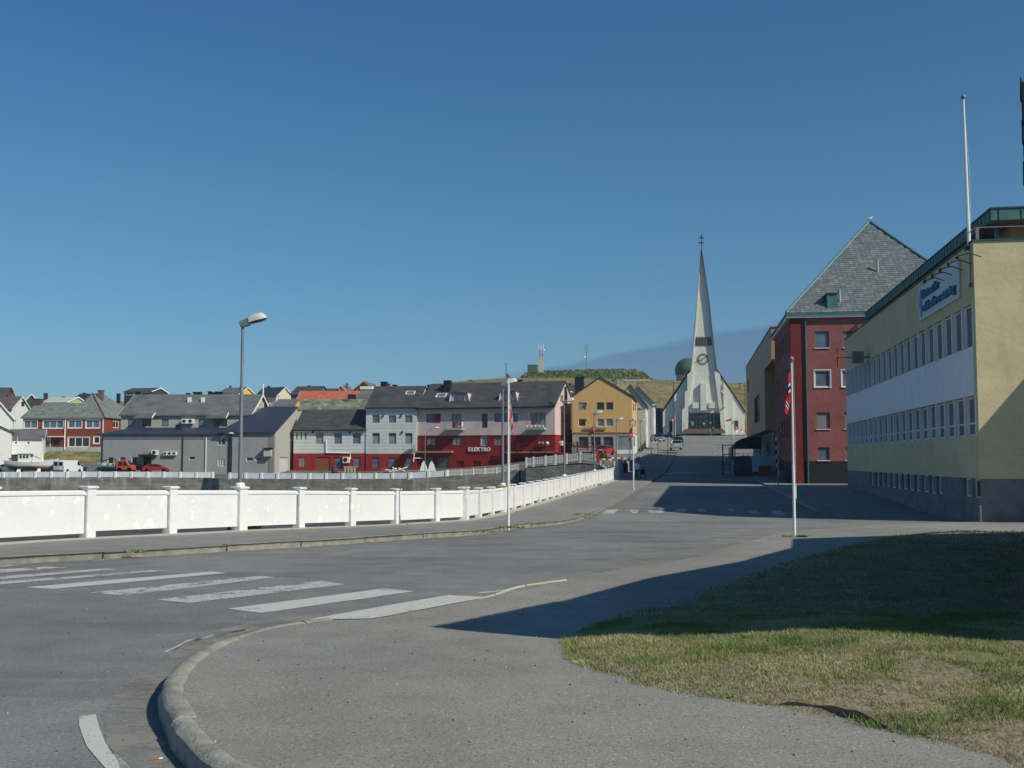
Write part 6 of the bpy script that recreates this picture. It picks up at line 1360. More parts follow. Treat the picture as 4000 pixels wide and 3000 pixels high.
for k in range(1, 5): MB().box(h[0], .09, h[1] + (h[3] - h[1]) * k / 5 - .02, h[2], .119, h[1] + (h[3] - h[1]) * k / 5 + .02).build('door_seam', paint('door_seam', (170, 130, 110)), gd)
p = B.f(*z2(1175, 745)); q = B.f(*z2(1175, 880)); r = B.f(*z2(1435, 885)); s = B.f(*z2(1435, 960)); MB().tube([(p[0], -.12, p[1]), (p[0], -.12, q[1]), (r[0], -.12, r[1]), (s[0], -.12, s[1] + .2), (s[0] - .3, -.12, s[1])], .1, 6).build('vent_duct', WHT, B.t)
p = B.f(*z2(1360, 990)); acunit(B.t, p[0], p[1], w=1.05, h=.95, y=-.5)
p = B.f(*z2(1030, 662)); MB().box(p[0] - .1, -.15, p[1] - .18, p[0] + .1, -.003, p[1] + .18).build('wall_lamp', DK, B.t); p = B.f(*z2(1428, 662)); MB().box(p[0] - .1, -.15, p[1] - .18, p[0] + .1, -.003, p[1] + .18).build('wall_lamp', DK, B.t)
# ---- grey workshop: pale gabled end with blue-black mono roof
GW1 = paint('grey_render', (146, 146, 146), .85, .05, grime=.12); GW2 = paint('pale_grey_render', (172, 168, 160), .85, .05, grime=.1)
B = Bld('grey_workshop', 'grey workshop with a sloping blue black roof and a pale end wall', 'building', 905, 164.5, 1849, 1072, -2)
ev = B.f(*z2(400, 662))[1]; DP = 14; HB = holes(B, z2, [(310, 932, 382, 972), (408, 932, 476, 966), (225, 728, 275, 758)])
SG = [B.sh(z2, 668, 930, 765, 1095)]
B.shell(DP, ev, [GW1, GW2], [(-.5, ev, 0)], HB, [], (), .12, base=-2)
B.wall = MB(); wallgrid(B.wall, B.F, None, B.w, [(-2, ev, 0)], HB, .12)
# end wall is paler and taller: outline sloping up to the ridge
rgx = B.s_(*z2(812, 545)); apx_ = B.s_(*z2(970, 420)); ss = apx_[1]; DPx = min(DP, max(8, apx_[0]))
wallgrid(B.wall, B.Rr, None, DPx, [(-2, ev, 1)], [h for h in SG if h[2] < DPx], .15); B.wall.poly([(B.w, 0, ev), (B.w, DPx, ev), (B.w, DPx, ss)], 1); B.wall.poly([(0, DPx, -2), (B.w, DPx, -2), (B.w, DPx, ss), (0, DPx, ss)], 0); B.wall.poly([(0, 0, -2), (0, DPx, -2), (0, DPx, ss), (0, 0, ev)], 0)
B.mats = [GW1, GW2]; B.done(); sl = (ss - ev) / DPx
MB().prism([(-2.2, -.4, ev - sl * .4), (B.w + .12, -.4, ev - sl * .4), (B.w + .12, DPx + .2, ss + .2 * sl), (1.2, DPx + .2, ss + .2 * sl)], [(-2.2, -.4, ev - sl * .4 + .2), (B.w + .12, -.4, ev - sl * .4 + .2), (B.w + .12, DPx + .2, ss + .2 * sl + .2), (1.2, DPx + .2, ss + .2 * sl + .2)]).build('roof', DARKB, B.t)
for h in HB: window(B.t, B.F, h, .1, WHT, GD)
for h in SG:
    if h[2] < DPx: MB().poly([B.Rr(h[0], h[1], .14), B.Rr(h[2], h[1], .14), B.Rr(h[2], h[3], .14), B.Rr(h[0], h[3], .14)]).build('garage_door', paint('white_door', (190, 192, 194)), B.t)
p = B.f(*z2(510, 920)); o = MB().box(p[0], -.75, p[1], p[0] + 1.1, -.003, p[1] + 1.05).build('wall_unit', paint('unit_grey', (176, 176, 172)), B.t); MB().box(p[0] - .1, -1.0, p[1] + 1.2, p[0] + 1.3, -.003, p[1] + 1.3).build('unit_hood', DK, o)
MB().box(B.w - .9, -.05, 0, B.w - .15, -.002, ev - .6).build('pilaster', paint('grey_strip', (122, 124, 122)), B.t)
# ---- long grey low block
B = Bld('grey_depot', 'long plain grey block with small windows and wall fans behind the parked van', 'building', 392, 165, 1849, 903, 0)
ev = B.f(*z1(1500, 590))[1]; tp = B.f(*z1(1500, 527), 6)[1]
w1 = [(1008, 612, 1048, 634), (1112, 612, 1154, 634), (1218, 612, 1260, 634), (1332, 612, 1376, 634)]; w2 = [(998, 795, 1048, 862), (1106, 795, 1160, 862), (1218, 795, 1272, 862)]; w3 = [(1750, 790, 1806, 822), (2018, 615, 2086, 685), (2016, 812, 2082, 882)]; dr = [(1328, 790, 1400, 945)]
Q1, Q2, Q3, QD = (holes(B, z1, r) for r in (w1, w2, w3, dr)); B.shell(6.5, ev, [GW1, GW1], [(-.5, ev, 0)], Q1 + Q2 + Q3 + QD, (), (), .14, base=-2); B.done()
MB().prism([(-.5, -.4, ev - .05), (B.w + .3, -.4, ev - .05), (B.w + .3, 6.6, tp - .1), (2.6, 6.6, tp - .1)], [(-.5, -.4, ev + .15), (B.w + .3, -.4, ev + .15), (B.w + .3, 6.6, tp + .1), (2.6, 6.6, tp + .1)]).build('roof', DARKB, B.t)
MB().box(0, -.12, ev - .55, B.w, -.003, ev - .08).build('fascia', paint('fascia_grey', (150, 154, 162)), B.t)
for h in Q1: window(B.t, B.F, h, .1, FRG, GS, fw=.05)
for h in Q2: window(B.t, B.F, h, .12, WHT, GD, n=1)
for k, h in enumerate(Q3): window(B.t, B.F, h, .1, WHT, GD if k < 2 else GP, n=(1, 2, 3)[k])
h = QD[0]; MB().box(h[0], .1, h[1], h[2], .14, h[3]).build('door', DK, B.t); MB().box(h[0] - .4, -1.2, h[3] + .1, h[2] + .6, -.003, h[3] + .35).build('door_canopy', DK, B.t)
for x, c_ in ((1690, DK), (1905, WHT), (945, DK), (2118, DK)): q = B.f(*z1(x, 900)); MB().tube([(q[0], -.1, -.5), (q[0], -.1, ev - .2)], .08, 6).build('downpipe', c_, B.t)
p = B.f(*z1(1412, 775)); acunit(B.t, p[0], p[1], w=1.0, h=.75, y=-.6)
for k in range(3): p = B.f(*z1(1520 + k * 42, 778)); acunit(B.t, p[0], p[1], w=.62, h=.55, y=-.45)
q = B.f(*z1(1655, 505), 5); MB().box(q[0] - .4, 4.6, q[1] - .8, q[0] + .4, 5.4, q[1] + .2).build('roof_vent', DK, B.t)
# ---- upper long pale grey block behind, gable to the right
B = Bld('pale_grey_house', 'long pale grey house with a grey roof, deep eaves bays and a white edged gable', 'building', 471, 175, 1700, 976, -2)
ev = B.f(*z1(1500, 403))[1]; DP = 13; rg = B.f(*z1(1700, 228), DP / 2)[1]; wz = [(1185, 448, 1245, 513), (1500, 447, 1560, 511), (1838, 447, 1900, 513)]; wb = [(1316, 446, 1400, 514), (1980, 446, 2102, 516)]
Q = holes(B, z1, wz + wb); B.shell(DP, ev, [GW2, GW2], [(-.5, ev, 0)], Q, (), (), .12, base=-2); B.gable(rg, GREYR, oh=.35, ohe=.4, th=.2, barge=WHT); B.done()
for k, h in enumerate(Q): window(B.t, B.F, h, .1, DK if k < 3 else FRG, GS if k < 3 else GD, n=1 if k < 3 else 2)
for u0, u1 in ((1268, 1440), (1930, 2120)):
    a, b = B.f(*z1(u0, 430)), B.f(*z1(u1, 430)); 
    MB().prism([(a[0], -1.6, a[1] - .2), (b[0], -1.6, a[1] - .2), (b[0], 1.5, ev + .6), (a[0] + 1.2, 1.5, ev + .6)], [(a[0], -1.6, a[1]), (b[0], -1.6, a[1]), (b[0], 1.5, ev + .85), (a[0] + 1.2, 1.5, ev + .85)]).build('bay_roof', GREYR, B.t)
    MB().prism([(b[0], -1.62, a[1] - .25), (b[0], -.3, ev + .1), (b[0], -.3, ev + .4), (b[0], -1.62, a[1] + .05)], [(b[0] + .06, -1.62, a[1] - .25), (b[0] + .06, -.3, ev + .1), (b[0] + .06, -.3, ev + .4), (b[0] + .06, -1.62, a[1] + .05)]).build('bargeboard', WHT, B.t)
for u in (1692, 1748): p = B.f(*z1(u, 485)); acunit(B.t, p[0], p[1], w=1.0, h=.75, y=-.6)
for u in (1755, 1880): p = B.f(*z1(u, 262), 4); MB().box(p[0] - .25, 3.7, p[1] - .5, p[0] + .25, 4.2, p[1] + .35).build('roof_vent', WHT, B.t)
for (u0, v0, u1, v1) in ((498, 345, 518, 402), (553, 352, 572, 408)): h = B.sh(z2, u0, v0, u1, v1); casing(B.t, B.Rr, h, .12, WHT, 'window', .05); MB().poly([B.Rr(h[0], h[1], -.02), B.Rr(h[2], h[1], -.02), B.Rr(h[2], h[3], -.02), B.Rr(h[0], h[3], -.02)]).build('pane', GD, B.t)
roofbox(B, z1, 1788, 1858, 192, 228, DP / 2); roofbox(B, z1, 1990, 2052, 188, 222, DP / 2); roofbox(B, z1, 1722, 1748, 202, 228, DP / 2); roofbox(B, z1, 1925, 1950, 186, 222, DP / 2); roofbox(B, z1, 1962, 1976, 194, 222, DP / 2)
p = B.f(1046, 1538, DP / 2); MB().tube([(B.w + .3, DP / 2, rg), (B.w + .3, DP / 2, rg + 2.0)], .12, 6).build('gable_finial', WHT, B.t)
# ---- red brown school house with white window frames
RW = boards('rust_boards', (138, 66, 52), .2, 'z', .06, .01, 0, .9); ORW = RW
B = Bld('red_school_house', 'red brown two storey house with white framed windows and a hipped slate roof', 'building', 86, 213, 1764, 401, -3)
ev = B.f(*z1(600, 430))[1]; DP = 12
v1_ = [(222, 458, 345, 528), (400, 456, 585, 528), (632, 454, 756, 526), (795, 452, 922, 526)]; v2_ = [(632, 612, 826, 702), (868, 608, 920, 670), (412, 615, 462, 712), (500, 632, 555, 712)]
Q1, Q2 = holes(B, z1, v1_), holes(B, z1, v2_); SDs = [h for h in holes(B, z1, [(1046, 458, 1098, 528)], 's')]
B.shell(DP, ev, [RW, RW], [(-.5, ev, 0)], Q1 + Q2, [h for h in SDs if h[2] < DP], (), .12, base=-2.5); B.done()
for k, h in enumerate(Q1): window(B.t, B.F, h, .1, WHT, GS, n=(2, 3, 2, 2)[k], fw=.13); casing(B.t, B.F, h, .12, WHT)
for k, h in enumerate(Q2[:3]): window(B.t, B.F, h, .1, WHT, (GD, GD, GS)[k], n=(3, 1, 1)[k], fw=.16); casing(B.t, B.F, h, .12, WHT)
for h in SDs:
    if h[2] < DP: window(B.t, B.Rr, h, .1, WHT, GD, n=2, fw=.12)
h = Q2[3]; MB().box(h[0], .09, h[1], h[2], .13, h[3]).build('door', paint('door_blue', (48, 62, 96)), B.t)
MB().box(-.05, -.15, ev - .32, B.w + .05, -.003, ev - .1).build('fascia', WHT, B.t); q = B.f(*z1(606, 500)); MB().tube([(q[0], -.12, .4), (q[0], -.12, ev)], .12, 6).build('downpipe', WHT, B.t); MB().box(B.w - .12, -.1, .5, B.w + .06, -.002, ev).build('corner_board', WHT, B.t)
q = B.f(*z1(600, 606)); a = B.f(*z1(405, 606)); MB().box(a[0], -.9, q[1] - .1, q[0], -.003, q[1] + .08).build('porch_roof', WHT, B.t)
MB().box(-.05, -.06, -.5, B.w + .05, -.003, .9).build('plinth', paint('plinth_grey', (176, 178, 182)), B.t)
rwing = B.f(*z1(500, 296), 6)[1]; rmain = B.f(*z1(860, 206), 7)[1]; xm = B.f(*z1(600, 420))[0]; xa = B.f(*z1(858, 206), 7)[0]; xl = B.f(*z1(340, 296), 6)[0]; xr = B.f(1170 * .4219, 1547, 7)[0]
e_ = .4; z0 = ev; rf = MB()
rf.add([(-e_, -e_, z0), (xm + 3, -e_, z0), (xm + 3, DP + e_, z0), (-e_, DP + e_, z0), (xl, 6, rwing), (xm + 5, 6, rwing)], [(0, 1, 5, 4), (2, 3, 4, 5), (3, 0, 4)])
rf.add([(xm, -e_ - .01, z0), (B.w + e_, -e_ - .01, z0), (B.w + e_, DP + 8, z0), (xm, DP + 8, z0), (xa, 7, rmain), (B.w - 3.5 if False else xa, DP + 1, rmain)], [(0, 1, 4), (1, 2, 5, 4), (2, 3, 5), (3, 0, 4, 5)])
rf.add([(-e_, -e_, z0 - .12), (B.w + e_, -e_, z0 - .12), (B.w + e_, -e_, z0), (-e_, -e_, z0)], [(0, 1, 2, 3)]); rf.build('roof', SLATE, B.t)
MB().tube([(B.w + e_, -e_, z0 + .05), (xa, 7, rmain + .05)], .14, 5).build('hip_cap', paint('rust_cap', (110, 60, 52)), B.t)
q = B.f(*z1(936, 176), 8); B.chimney(q[0], 8, q[1] - 4, q[1], .95, paint('chimney_brick_grey', (110, 92, 88))); q = B.f(*z1(364, 256), 5.5); B.chimney(q[0], 5.5, q[1] - 4, q[1], 1.15, paint('chimney_brown', (92, 72, 76)))
# ---- white houses at the far left
WHB = boards('white_house_boards', (226, 226, 222), .22, 'z', .03, .01, .05, .92)
def house(name, label, pl, Y, pyb, pr, rot, evy, rgy, d, wall, roof_m, wins=(), axis='x', barge=None, chim=(), group='wooden houses on the slope', swins=(), oh=.35, gmx=None, dz=0):
    B = Bld(name, label, 'house', pl, Y, pyb, pr, rot, group); ev = B.f((pl + pr) / 2, evy)[1]; rg = B.f((pl + pr) / 2, rgy, (d / 2 if axis == 'x' else 0))[1]
    hh = [((lambda a, b: (min(a[0], b[0]), min(a[1], b[1]), max(a[0], b[0]), max(a[1], b[1])))(B.f(w[0], w[1]), B.f(w[2], w[3]))) for w in wins]
    inn = [h for h in hh if h[3] < ev - .05 and h[0] > .05 and h[2] < B.w - .05]
    B.shell(d, ev, [wall, gmx or wall], [(-.5, ev, 0)], inn, (), (), .1, base=-6); B.gable(rg, roof_m, axis, oh=oh, ohe=oh, barge=barge, mi=1); B.done()
    for h in hh:
        if h in inn: window(B.t, B.F, h, .08, WHT, GD, fw=.12); casing(B.t, B.F, h, .1, WHT)
        else: casing(B.t, B.F, h, .1, WHT, 'window', .06); MB().poly([(h[0], -.02, h[1]), (h[2], -.02, h[1]), (h[2], -.02, h[3]), (h[0], -.02, h[3])]).build('pane', GD, B.t)
    for w in swins:
        a, b = B.s_(w[0], w[1]), B.s_(w[2], w[3]); h = (min(a[0], b[0]), min(a[1], b[1]), max(a[0], b[0]), max(a[1], b[1])); casing(B.t, B.Rr, h, .1, WHT, 'window', .06); MB().poly([B.Rr(h[0], h[1], -.02), B.Rr(h[2], h[1], -.02), B.Rr(h[2], h[3], -.02), B.Rr(h[0], h[3], -.02)]).build('pane', GD, B.t)
    for (u0, v0, u1, v1, m) in chim:
        y = d / 2 if axis == 'x' else d * .3; a, b = B.f(u0, v1, y), B.f(u1, v0, y); B.chimney((a[0] + b[0]) / 2, y, a[1] - 2, b[1], b[0] - a[0], m)
    return B
BRK = paint('brick_dull', (112, 84, 76)); g_ = 'wooden houses on the slope'
# two storey white house: roof side to the left, gable to the right
house('white_house', 'tall white house with a brown roof and one attic window, behind the low shed', -80, 232, 1660, 41, 2, 1597, 1551, 10, WHB, roofmat('roof_brown', (84, 76, 74), (96, 88, 84), 1, .3, .2), barge=WHT, swins=((82, 1568, 95, 1588),), chim=((34, 1537, 51, 1552, BRK),))
house('white_house', 'white gabled house cut off by the left edge, its roof line falling to the right', -110, 205, 1700, 49, 24, 1632, 1545, 9, WHB, DARK, axis='y', barge=WHT)
house('white_house', 'white boat house at the left edge with a dark shallow roof, behind the boat', -170, 188, 1800, 42, 24, 1686, 1640, 9, WHB, DARK, axis='y')
house('white_shed', 'low white shed with two tiny windows and a grey roof, right behind the fishing boat', 36, 199, 1768, 166, 20, 1714, 1680, 8, WHB, GREYR, wins=((56, 1724, 68, 1737), (105, 1724, 117, 1737)), barge=WHT)
# ---- retaining bank with grass in front of the school house
def bank():
    rg = []; pts = [(140, 1782, 1836), (195, 1764, 1836), (260, 1762, 1838), (330, 1764, 1840), (392, 1765, 1842)]
    for px, yt, yb in pts:
        a = at(px, yb, 196); b = at(px, yt + 1, 207); c = at(px, yt, 212); rg.append([(a.x, a.y, a.z - 1.5), tuple(a), tuple((a + b) / 2 + Vector((0, 0, .6))), tuple(b), tuple(c), (c.x, c.y, a.z - 2)])
    rr_ = []
    for p, q in zip(rg, rg[1:]):
        for s in range(6): rr_.append([tuple(Vector(u) + (Vector(v) - Vector(u)) * s / 6 + Vector((0, 0, .35 * mnoise.noise((Vector(u).lerp(Vector(v), s / 6).x * .6, i, 0))))) for i, (u, v) in enumerate(zip(p, q))])
    rr_.append(rg[-1]); M = MT('bank_grass'); col = M.mix(M.rng(M.noise(.35, 5), .4, .6), (.11, .13, .035), (.26, .22, .12)); M.bump(M.noise(1.5, 5), .3)
    tag(MB().loft(rr_).build('grass_bank', M.done(col, .95, .1), smooth=60), 'rough grassy bank below the red brown house, behind the white van', 'bank')
bank()
# ---- houses up the slope behind
YELW = paint('yellow_boarding', (206, 178, 84), .7, .06); CRM = paint('cream_house', (206, 198, 180), .7, .05); OCH = paint('ochre_house', (156, 112, 54), .7, .08); GRN = paint('pale_green_house', (150, 180, 128), .7, .06); DGR = paint('dark_green_house', (48, 66, 62), .7, .1); DGY = paint('dark_grey_house', (92, 92, 98), .7, .1)
house('dark_red_house', 'dark red house with a steep roof at the very left edge of the skyline', -70, 330, 1590, 22, 10, 1546, 1515, 9, paint('barn_red', (130, 40, 40)), DARK, barge=DK)
house('dark_house', 'black roofed house with a dark gable and big black chimney, on the left skyline', 98, 330, 1610, 145, 25, 1566, 1541, 9, DGR, DARK, axis='y', barge=WHT, chim=((170, 1536, 187, 1556, CHM),))
house('pale_roofed_house', 'house with a pale grey roof and a pale green gable behind the school house roof', 165, 300, 1600, 262, -18, 1572, 1554, 8, GRN, PALE, barge=WHT, chim=((245, 1549, 252, 1556, DK),))
house('dark_house', 'blue black roofed house just left of the school house roof tip', 280, 320, 1600, 365, -10, 1566, 1540, 9, DGY, DARKB, chim=((325, 1534, 333, 1542, DK),))
house('glazed_house', 'dark green house with a long row of windows below a dark roof, on the skyline', 484, 330, 1590, 590, -14, 1530, 1518, 9, DGR, DARK, wins=((494, 1532, 526, 1542), (552, 1532, 586, 1544)), barge=WHT, chim=((458, 1537, 468, 1550, DK),))
house('yellow_house', 'grey roofed house with a yellow gable just left of the tall street lamp', 850, 320, 1590, 930, -24, 1540, 1517, 8, YELW, GREYR, barge=WHT, chim=((898, 1507, 904, 1518, BRK),))
house('cream_house', 'house with a blue black roof and a cream gable right of the tall street lamp', 996, 310, 1600, 1078, -24, 1548, 1516, 8, CRM, DARKB, barge=WHT, swins=((1085, 1540, 1089, 1550),), chim=((1046, 1508, 1053, 1518, DK),))
house('dark_grey_house', 'dark grey house with stepped roofs left of the orange tiled roof', 1136, 300, 1600, 1236, -14, 1540, 1511, 9, DGY, DARK, chim=((1204, 1505, 1211, 1516, DK),)); house('dark_grey_house', 'low dark roofed annexe right behind the orange tiled roof', 1215, 305, 1600, 1294, -10, 1534, 1520, 8, DGY, DARK, barge=DK)
house('grey_gabled_house', 'small grey house with a white edged gable behind the orange tiled roof', 1306, 310, 1600, 1356, -8, 1531, 1505, 9, CRM, GREYR, axis='y', barge=WHT, chim=((1352, 1498, 1359, 1512, BRK),))
B = house('ochre_house', 'ochre chalet like house with a white balcony on the skyline', 1389, 300, 1600, 1456, -8, 1519, 1492, 9, OCH, GREYR, axis='y', barge=OCH, oh=.9); a, b = B.f(1412, 1522), B.f(1460, 1522); o = MB().box(a[0], -1.6, a[1], b[0], -.1, a[1] + .8).build('balcony', WHT, B.t)
house('orange_roofed_building', 'long building with a bright orange roof and two skylights', 1147, 232, 1660, 1420, -3, 1584, 1530, 12, DGY, REDR, barge=WHT, oh=.1)
house('stone_roofed_building', 'building with a weathered pale stone slab roof behind the low white building', 1160, 205, 1700, 1440, -2, 1603, 1562, 10, CRM, ROCK, oh=.1, chim=((1218, 1563, 1232, 1578, DK), (1256, 1566, 1262, 1577, DK)))
house('grey_roofed_house', 'grey roofed yellow walled house squeezed between the pale grey gable and the orange roof', 1068, 225, 1650, 1148, -2, 1590, 1562, 8, YELW, GREYR, oh=.1)
house('grey_roofed_house', 'grey roofed building between the orange roof and the tall white building', 1392, 228, 1640, 1500, -4, 1558, 1527, 9, DGY, GREYR, oh=.1, chim=((1361, 1541, 1388, 1556, DK),))
house('dark_roofed_house', 'dark roofed house whose ridge and black chimney rise behind the pink shop roof', 2000, 240, 1620, 2090, -6, 1520, 1494, 9, DGY, DARK, chim=((2017, 1483, 2040, 1505, CHM),))
house('dark_roofed_house', 'dark roofed house in the gap between the pink gable and the ochre gable', 2200, 200, 1620, 2250, -6, 1540, 1506, 9, DGY, DARK, chim=((2222, 1498, 2231, 1508, CHM),))
# ---- ochre corner building with bank sign
OC = paint('ochre_render', (206, 168, 112), .85, .05, .8); GYB = paint('shopfront_grey', (160, 158, 154), .8, .06)
B = Bld('bank_building', 'ochre yellow corner building with a grey shop front and sign lettering', 'building', 2236, 166, 1776, 2470, -9.3)
DP = 15; fw = [(406, 567, 482, 643), (588, 565, 663, 641), (681, 565, 754, 640), (406, 731, 478, 806), (592, 731, 661, 805), (680, 730, 752, 805)]; gf = [(408, 908, 508, 1025), (528, 908, 632, 1030), (652, 908, 756, 1050)]
Q = holes(B, z4, fw); QG = holes(B, z4, gf); zg = B.f(*z4(600, 868))[1]; ev = B.s_(*z4(960, 530))[1]; SQ = []
for u0, u1 in ((951, 962), (968, 979), (984, 995), (1000, 1012)): SQ += [B.sh(z4, u0, 575, u1, 655), B.sh(z4, u0, 735, u1, 812)]
SQ = [h for h in SQ if h[2] < DP]
aw = at(*z4(795, 900), 166); gx0, gx1 = B.f(*z4(795, 900))[0], B.f(*z4(935, 900))[0]; qz0, qz1 = B.f(*z4(860, 1040))[1], B.f(*z4(860, 900))[1]
B.shell(DP, ev, [OC, GYB, OC], [(-.5, zg, 1), (zg, ev, 0)], Q + QG + [(gx0, qz0, min(gx1, B.w - .1), qz1)], SQ, (), .14, base=-2); rg = B.f(*z4(622, 322))[1]; rx = B.f(*z4(622, 322))[0]; B.gable(rg, DARK, axis='y', oh=.12, ohe=.3, th=.2, ry=rx); B.done()
for k, h in enumerate(Q): window(B.t, B.F, h, .12, (FRG, FRG, FRG, WHT, WHT, WHT)[k], (GP, GD, GD, paint('curtain_brown', (84, 50, 46)), GS, GS)[k])
for h in QG: window(B.t, B.F, h, .3, GYB, glass('dark_shop', (62, 60, 62), .15, .3))
window(B.t, B.F, (gx0, qz0, min(gx1, B.w - .1), qz1), .1, GYB, glass('pale_shop', (124, 136, 132), .15, .2), m=1)
for h in SQ: window(B.t, B.Rr, h, .1, paint('brown_frames', (110, 72, 44)), GD, fw=.1)
MB().box(-.1, -.1, zg - .1, B.w + .1, -.003, zg + .12).box(B.w + .003, -.1, zg - .1, B.w + .1, DP, zg + .12).build('band', paint('band_ochre', (166, 124, 62)), B.t)
MB().box(-.3, -.15, -.5, B.w + .02, -.004, .35).build('plinth', GYB, B.t)
def signtext(B, txt, u0, u1, v, hgt, mat):
    p = B.f(*z4(u0, v)); q = B.f(*z4(u1, v)); o = text_mesh(txt, hgt, .06, mat, B.t, (p[0], -.16, p[1]), (math.pi / 2, 0, 0), 'lettering', bold=.02); w = max(v_.co.x for v_ in o.data.vertices); o.scale = ((q[0] - p[0]) / w, 1, 1)
LET = paint('sign_letters', (126, 118, 122)); signtext(B, 'SpareBank', 462, 548, 842, .62, LET); signtext(B, 'Nord-Norge', 572, 682, 842, .62, LET)
p = B.f(*z4(559, 833)); MB().lathe([(.42, 0), (.42, .1)], 16).build('sign_roundel', paint('roundel_red', (190, 40, 46)), B.t, loc=(p[0], -.2, p[1])).rotation_euler = (math.pi / 2, 0, 0); text_mesh('1', .6, .02, WHT, B.t, (p[0] - .14, -.34, p[1] - .2), (math.pi / 2, 0, 0), 'numeral', bold=.02)
a = B.f(*z4(372, 470)); b = B.f(*z4(458, 312), 2.5); a = B.f(*z4(372, 470), 2.5); B.chimney((a[0] + b[0]) / 2, 2.9, a[1] - 1.5, b[1], b[0] - a[0], CHM); a, b = B.f(*z4(746, 400), 8), B.f(*z4(792, 335), 8); B.chimney((a[0] + b[0]) / 2, 8, a[1] - 2, b[1], b[0] - a[0], paint('grey_chimney', (126, 126, 122)))
p = B.s_(*z4(995, 632)); MB().sphere((B.w + .5, p[0], p[1]), .55, 10, 5, sz=.4).build('satellite_dish', GR, B.t)
for u, v in ((497, 572), (495, 731)): p = B.f(*z4(u, v)); MB().sphere((p[0], -.15, p[1]), .16, 8, 5).build('wall_lamp', OC, B.t)
# corner: curved white shop window base and white side
MB().box(gx0 - .1, -.25, -.4, B.w + .02, -.155, qz0).build('window_bench', WHT, B.t); MB().box(B.w + .003, 0, -.4, B.w + .08, DP - 1, zg - .12).build('side_shopfront', paint('side_white', (206, 206, 200)), B.t)
for k in range(4): MB().box(B.w + .082, 2 + k * 1.1, 1.4, B.w + .13, 2.7 + k * 1.1, 4.2 if zg > 4.4 else zg - .4).build('window', GD, B.t)
# pale row houses beyond, stepping up the street
PR_ = boards('pale_row_boards', (196, 194, 176), .25, 'z', .04, .01, .1, .9); PR2 = paint('pale_row_two', (188, 188, 182), .8, .05)
def rowhouse(name, label, u0, Y, u1, eavey, apu, apv, wins, wallm, vb):
    B = Bld(name, label, 'house', 2100 + u0 * .3919, Y, 1350 + vb * .3919, 2100 + u1 * .3919, -9.3, 'pale row houses stepping up the street'); ev = B.f(*z4(u1, eavey))[1]; DPq = 13; rg = B.f(*z4(apu, apv))[1]
    SW = []
    for a0 in (1.2, 4.2, 7.2, 10.2):
        for z in wins: SW.append((a0, z, a0 + 1.0, z + 1.5))
    B.shell(DPq, ev, [wallm, wallm], [(-.5, ev, 0)], (), [h for h in SW if h[3] < ev - .1], (), .1, base=-2); B.gable(rg, GREYR, axis='y', oh=.3, ohe=.4, th=.2); B.done()
    for h in SW:
        if h[3] < ev - .1: window(B.t, B.Rr, h, .06, FRG, GS, fw=.1)
    for k in (2.2, 5.6, 9): MB().box(B.w + .002, k, 0, B.w + .12, k + .15, ev).build('wall_strip', WHT, B.t)
    return B
rowhouse('row_house', 'pale cream row house directly behind the ochre building', 780, 186, 1078, 580, 855, 398, (1.2, 4.0, 6.6), PR_, 1030)
rowhouse('row_house', 'pale grey row house farthest up the street, next to the dark blue shed', 850, 203, 1157, 572, 912, 415, (1.2, 4.0, 6.6), PR2, 930)
# ================================================================== VEHICLES
def carpaint(name, rgb, metal=.3):
    M = MT(name); return M.done(M.scale(lin(*rgb), M.mt('ADD', 1.0, M.mt('MULTIPLY', M.rng(M.noise(2, 4), .3, .7, -1, 1), .06))), .25, .5, metal)
CG = glass('car_glass', (26, 32, 38), .05, .2); TY = paint('tyre', (22, 22, 23), .9); RIM = paint('rim', (130, 132, 136), .35, .1, metal=.6); HL = glass('headlamp', (190, 196, 200), .1, .1); TL = paint('tail_lamp', (150, 24, 26), .3); BMP = paint('bumper_grey', (52, 54, 58), .6)
def wheel(par, x, y, r=.31, w=.19):
    o = MB().lathe([(r * .62, -w / 2), (r * .95, -w / 2), (r, -w * .35), (r, w * .35), (r * .95, w / 2), (r * .62, w / 2)], 18).build('wheel', TY, par, loc=(x, y, r)); o.rotation_euler = (0, math.pi / 2, 0)
    MB().lathe([(.02, w * .3), (r * .6, w * .42), (r * .64, w * .5), (r * .64, -w * .5), (r * .6, -w * .42), (.02, -w * .3)], 14).build('rim', RIM, o)
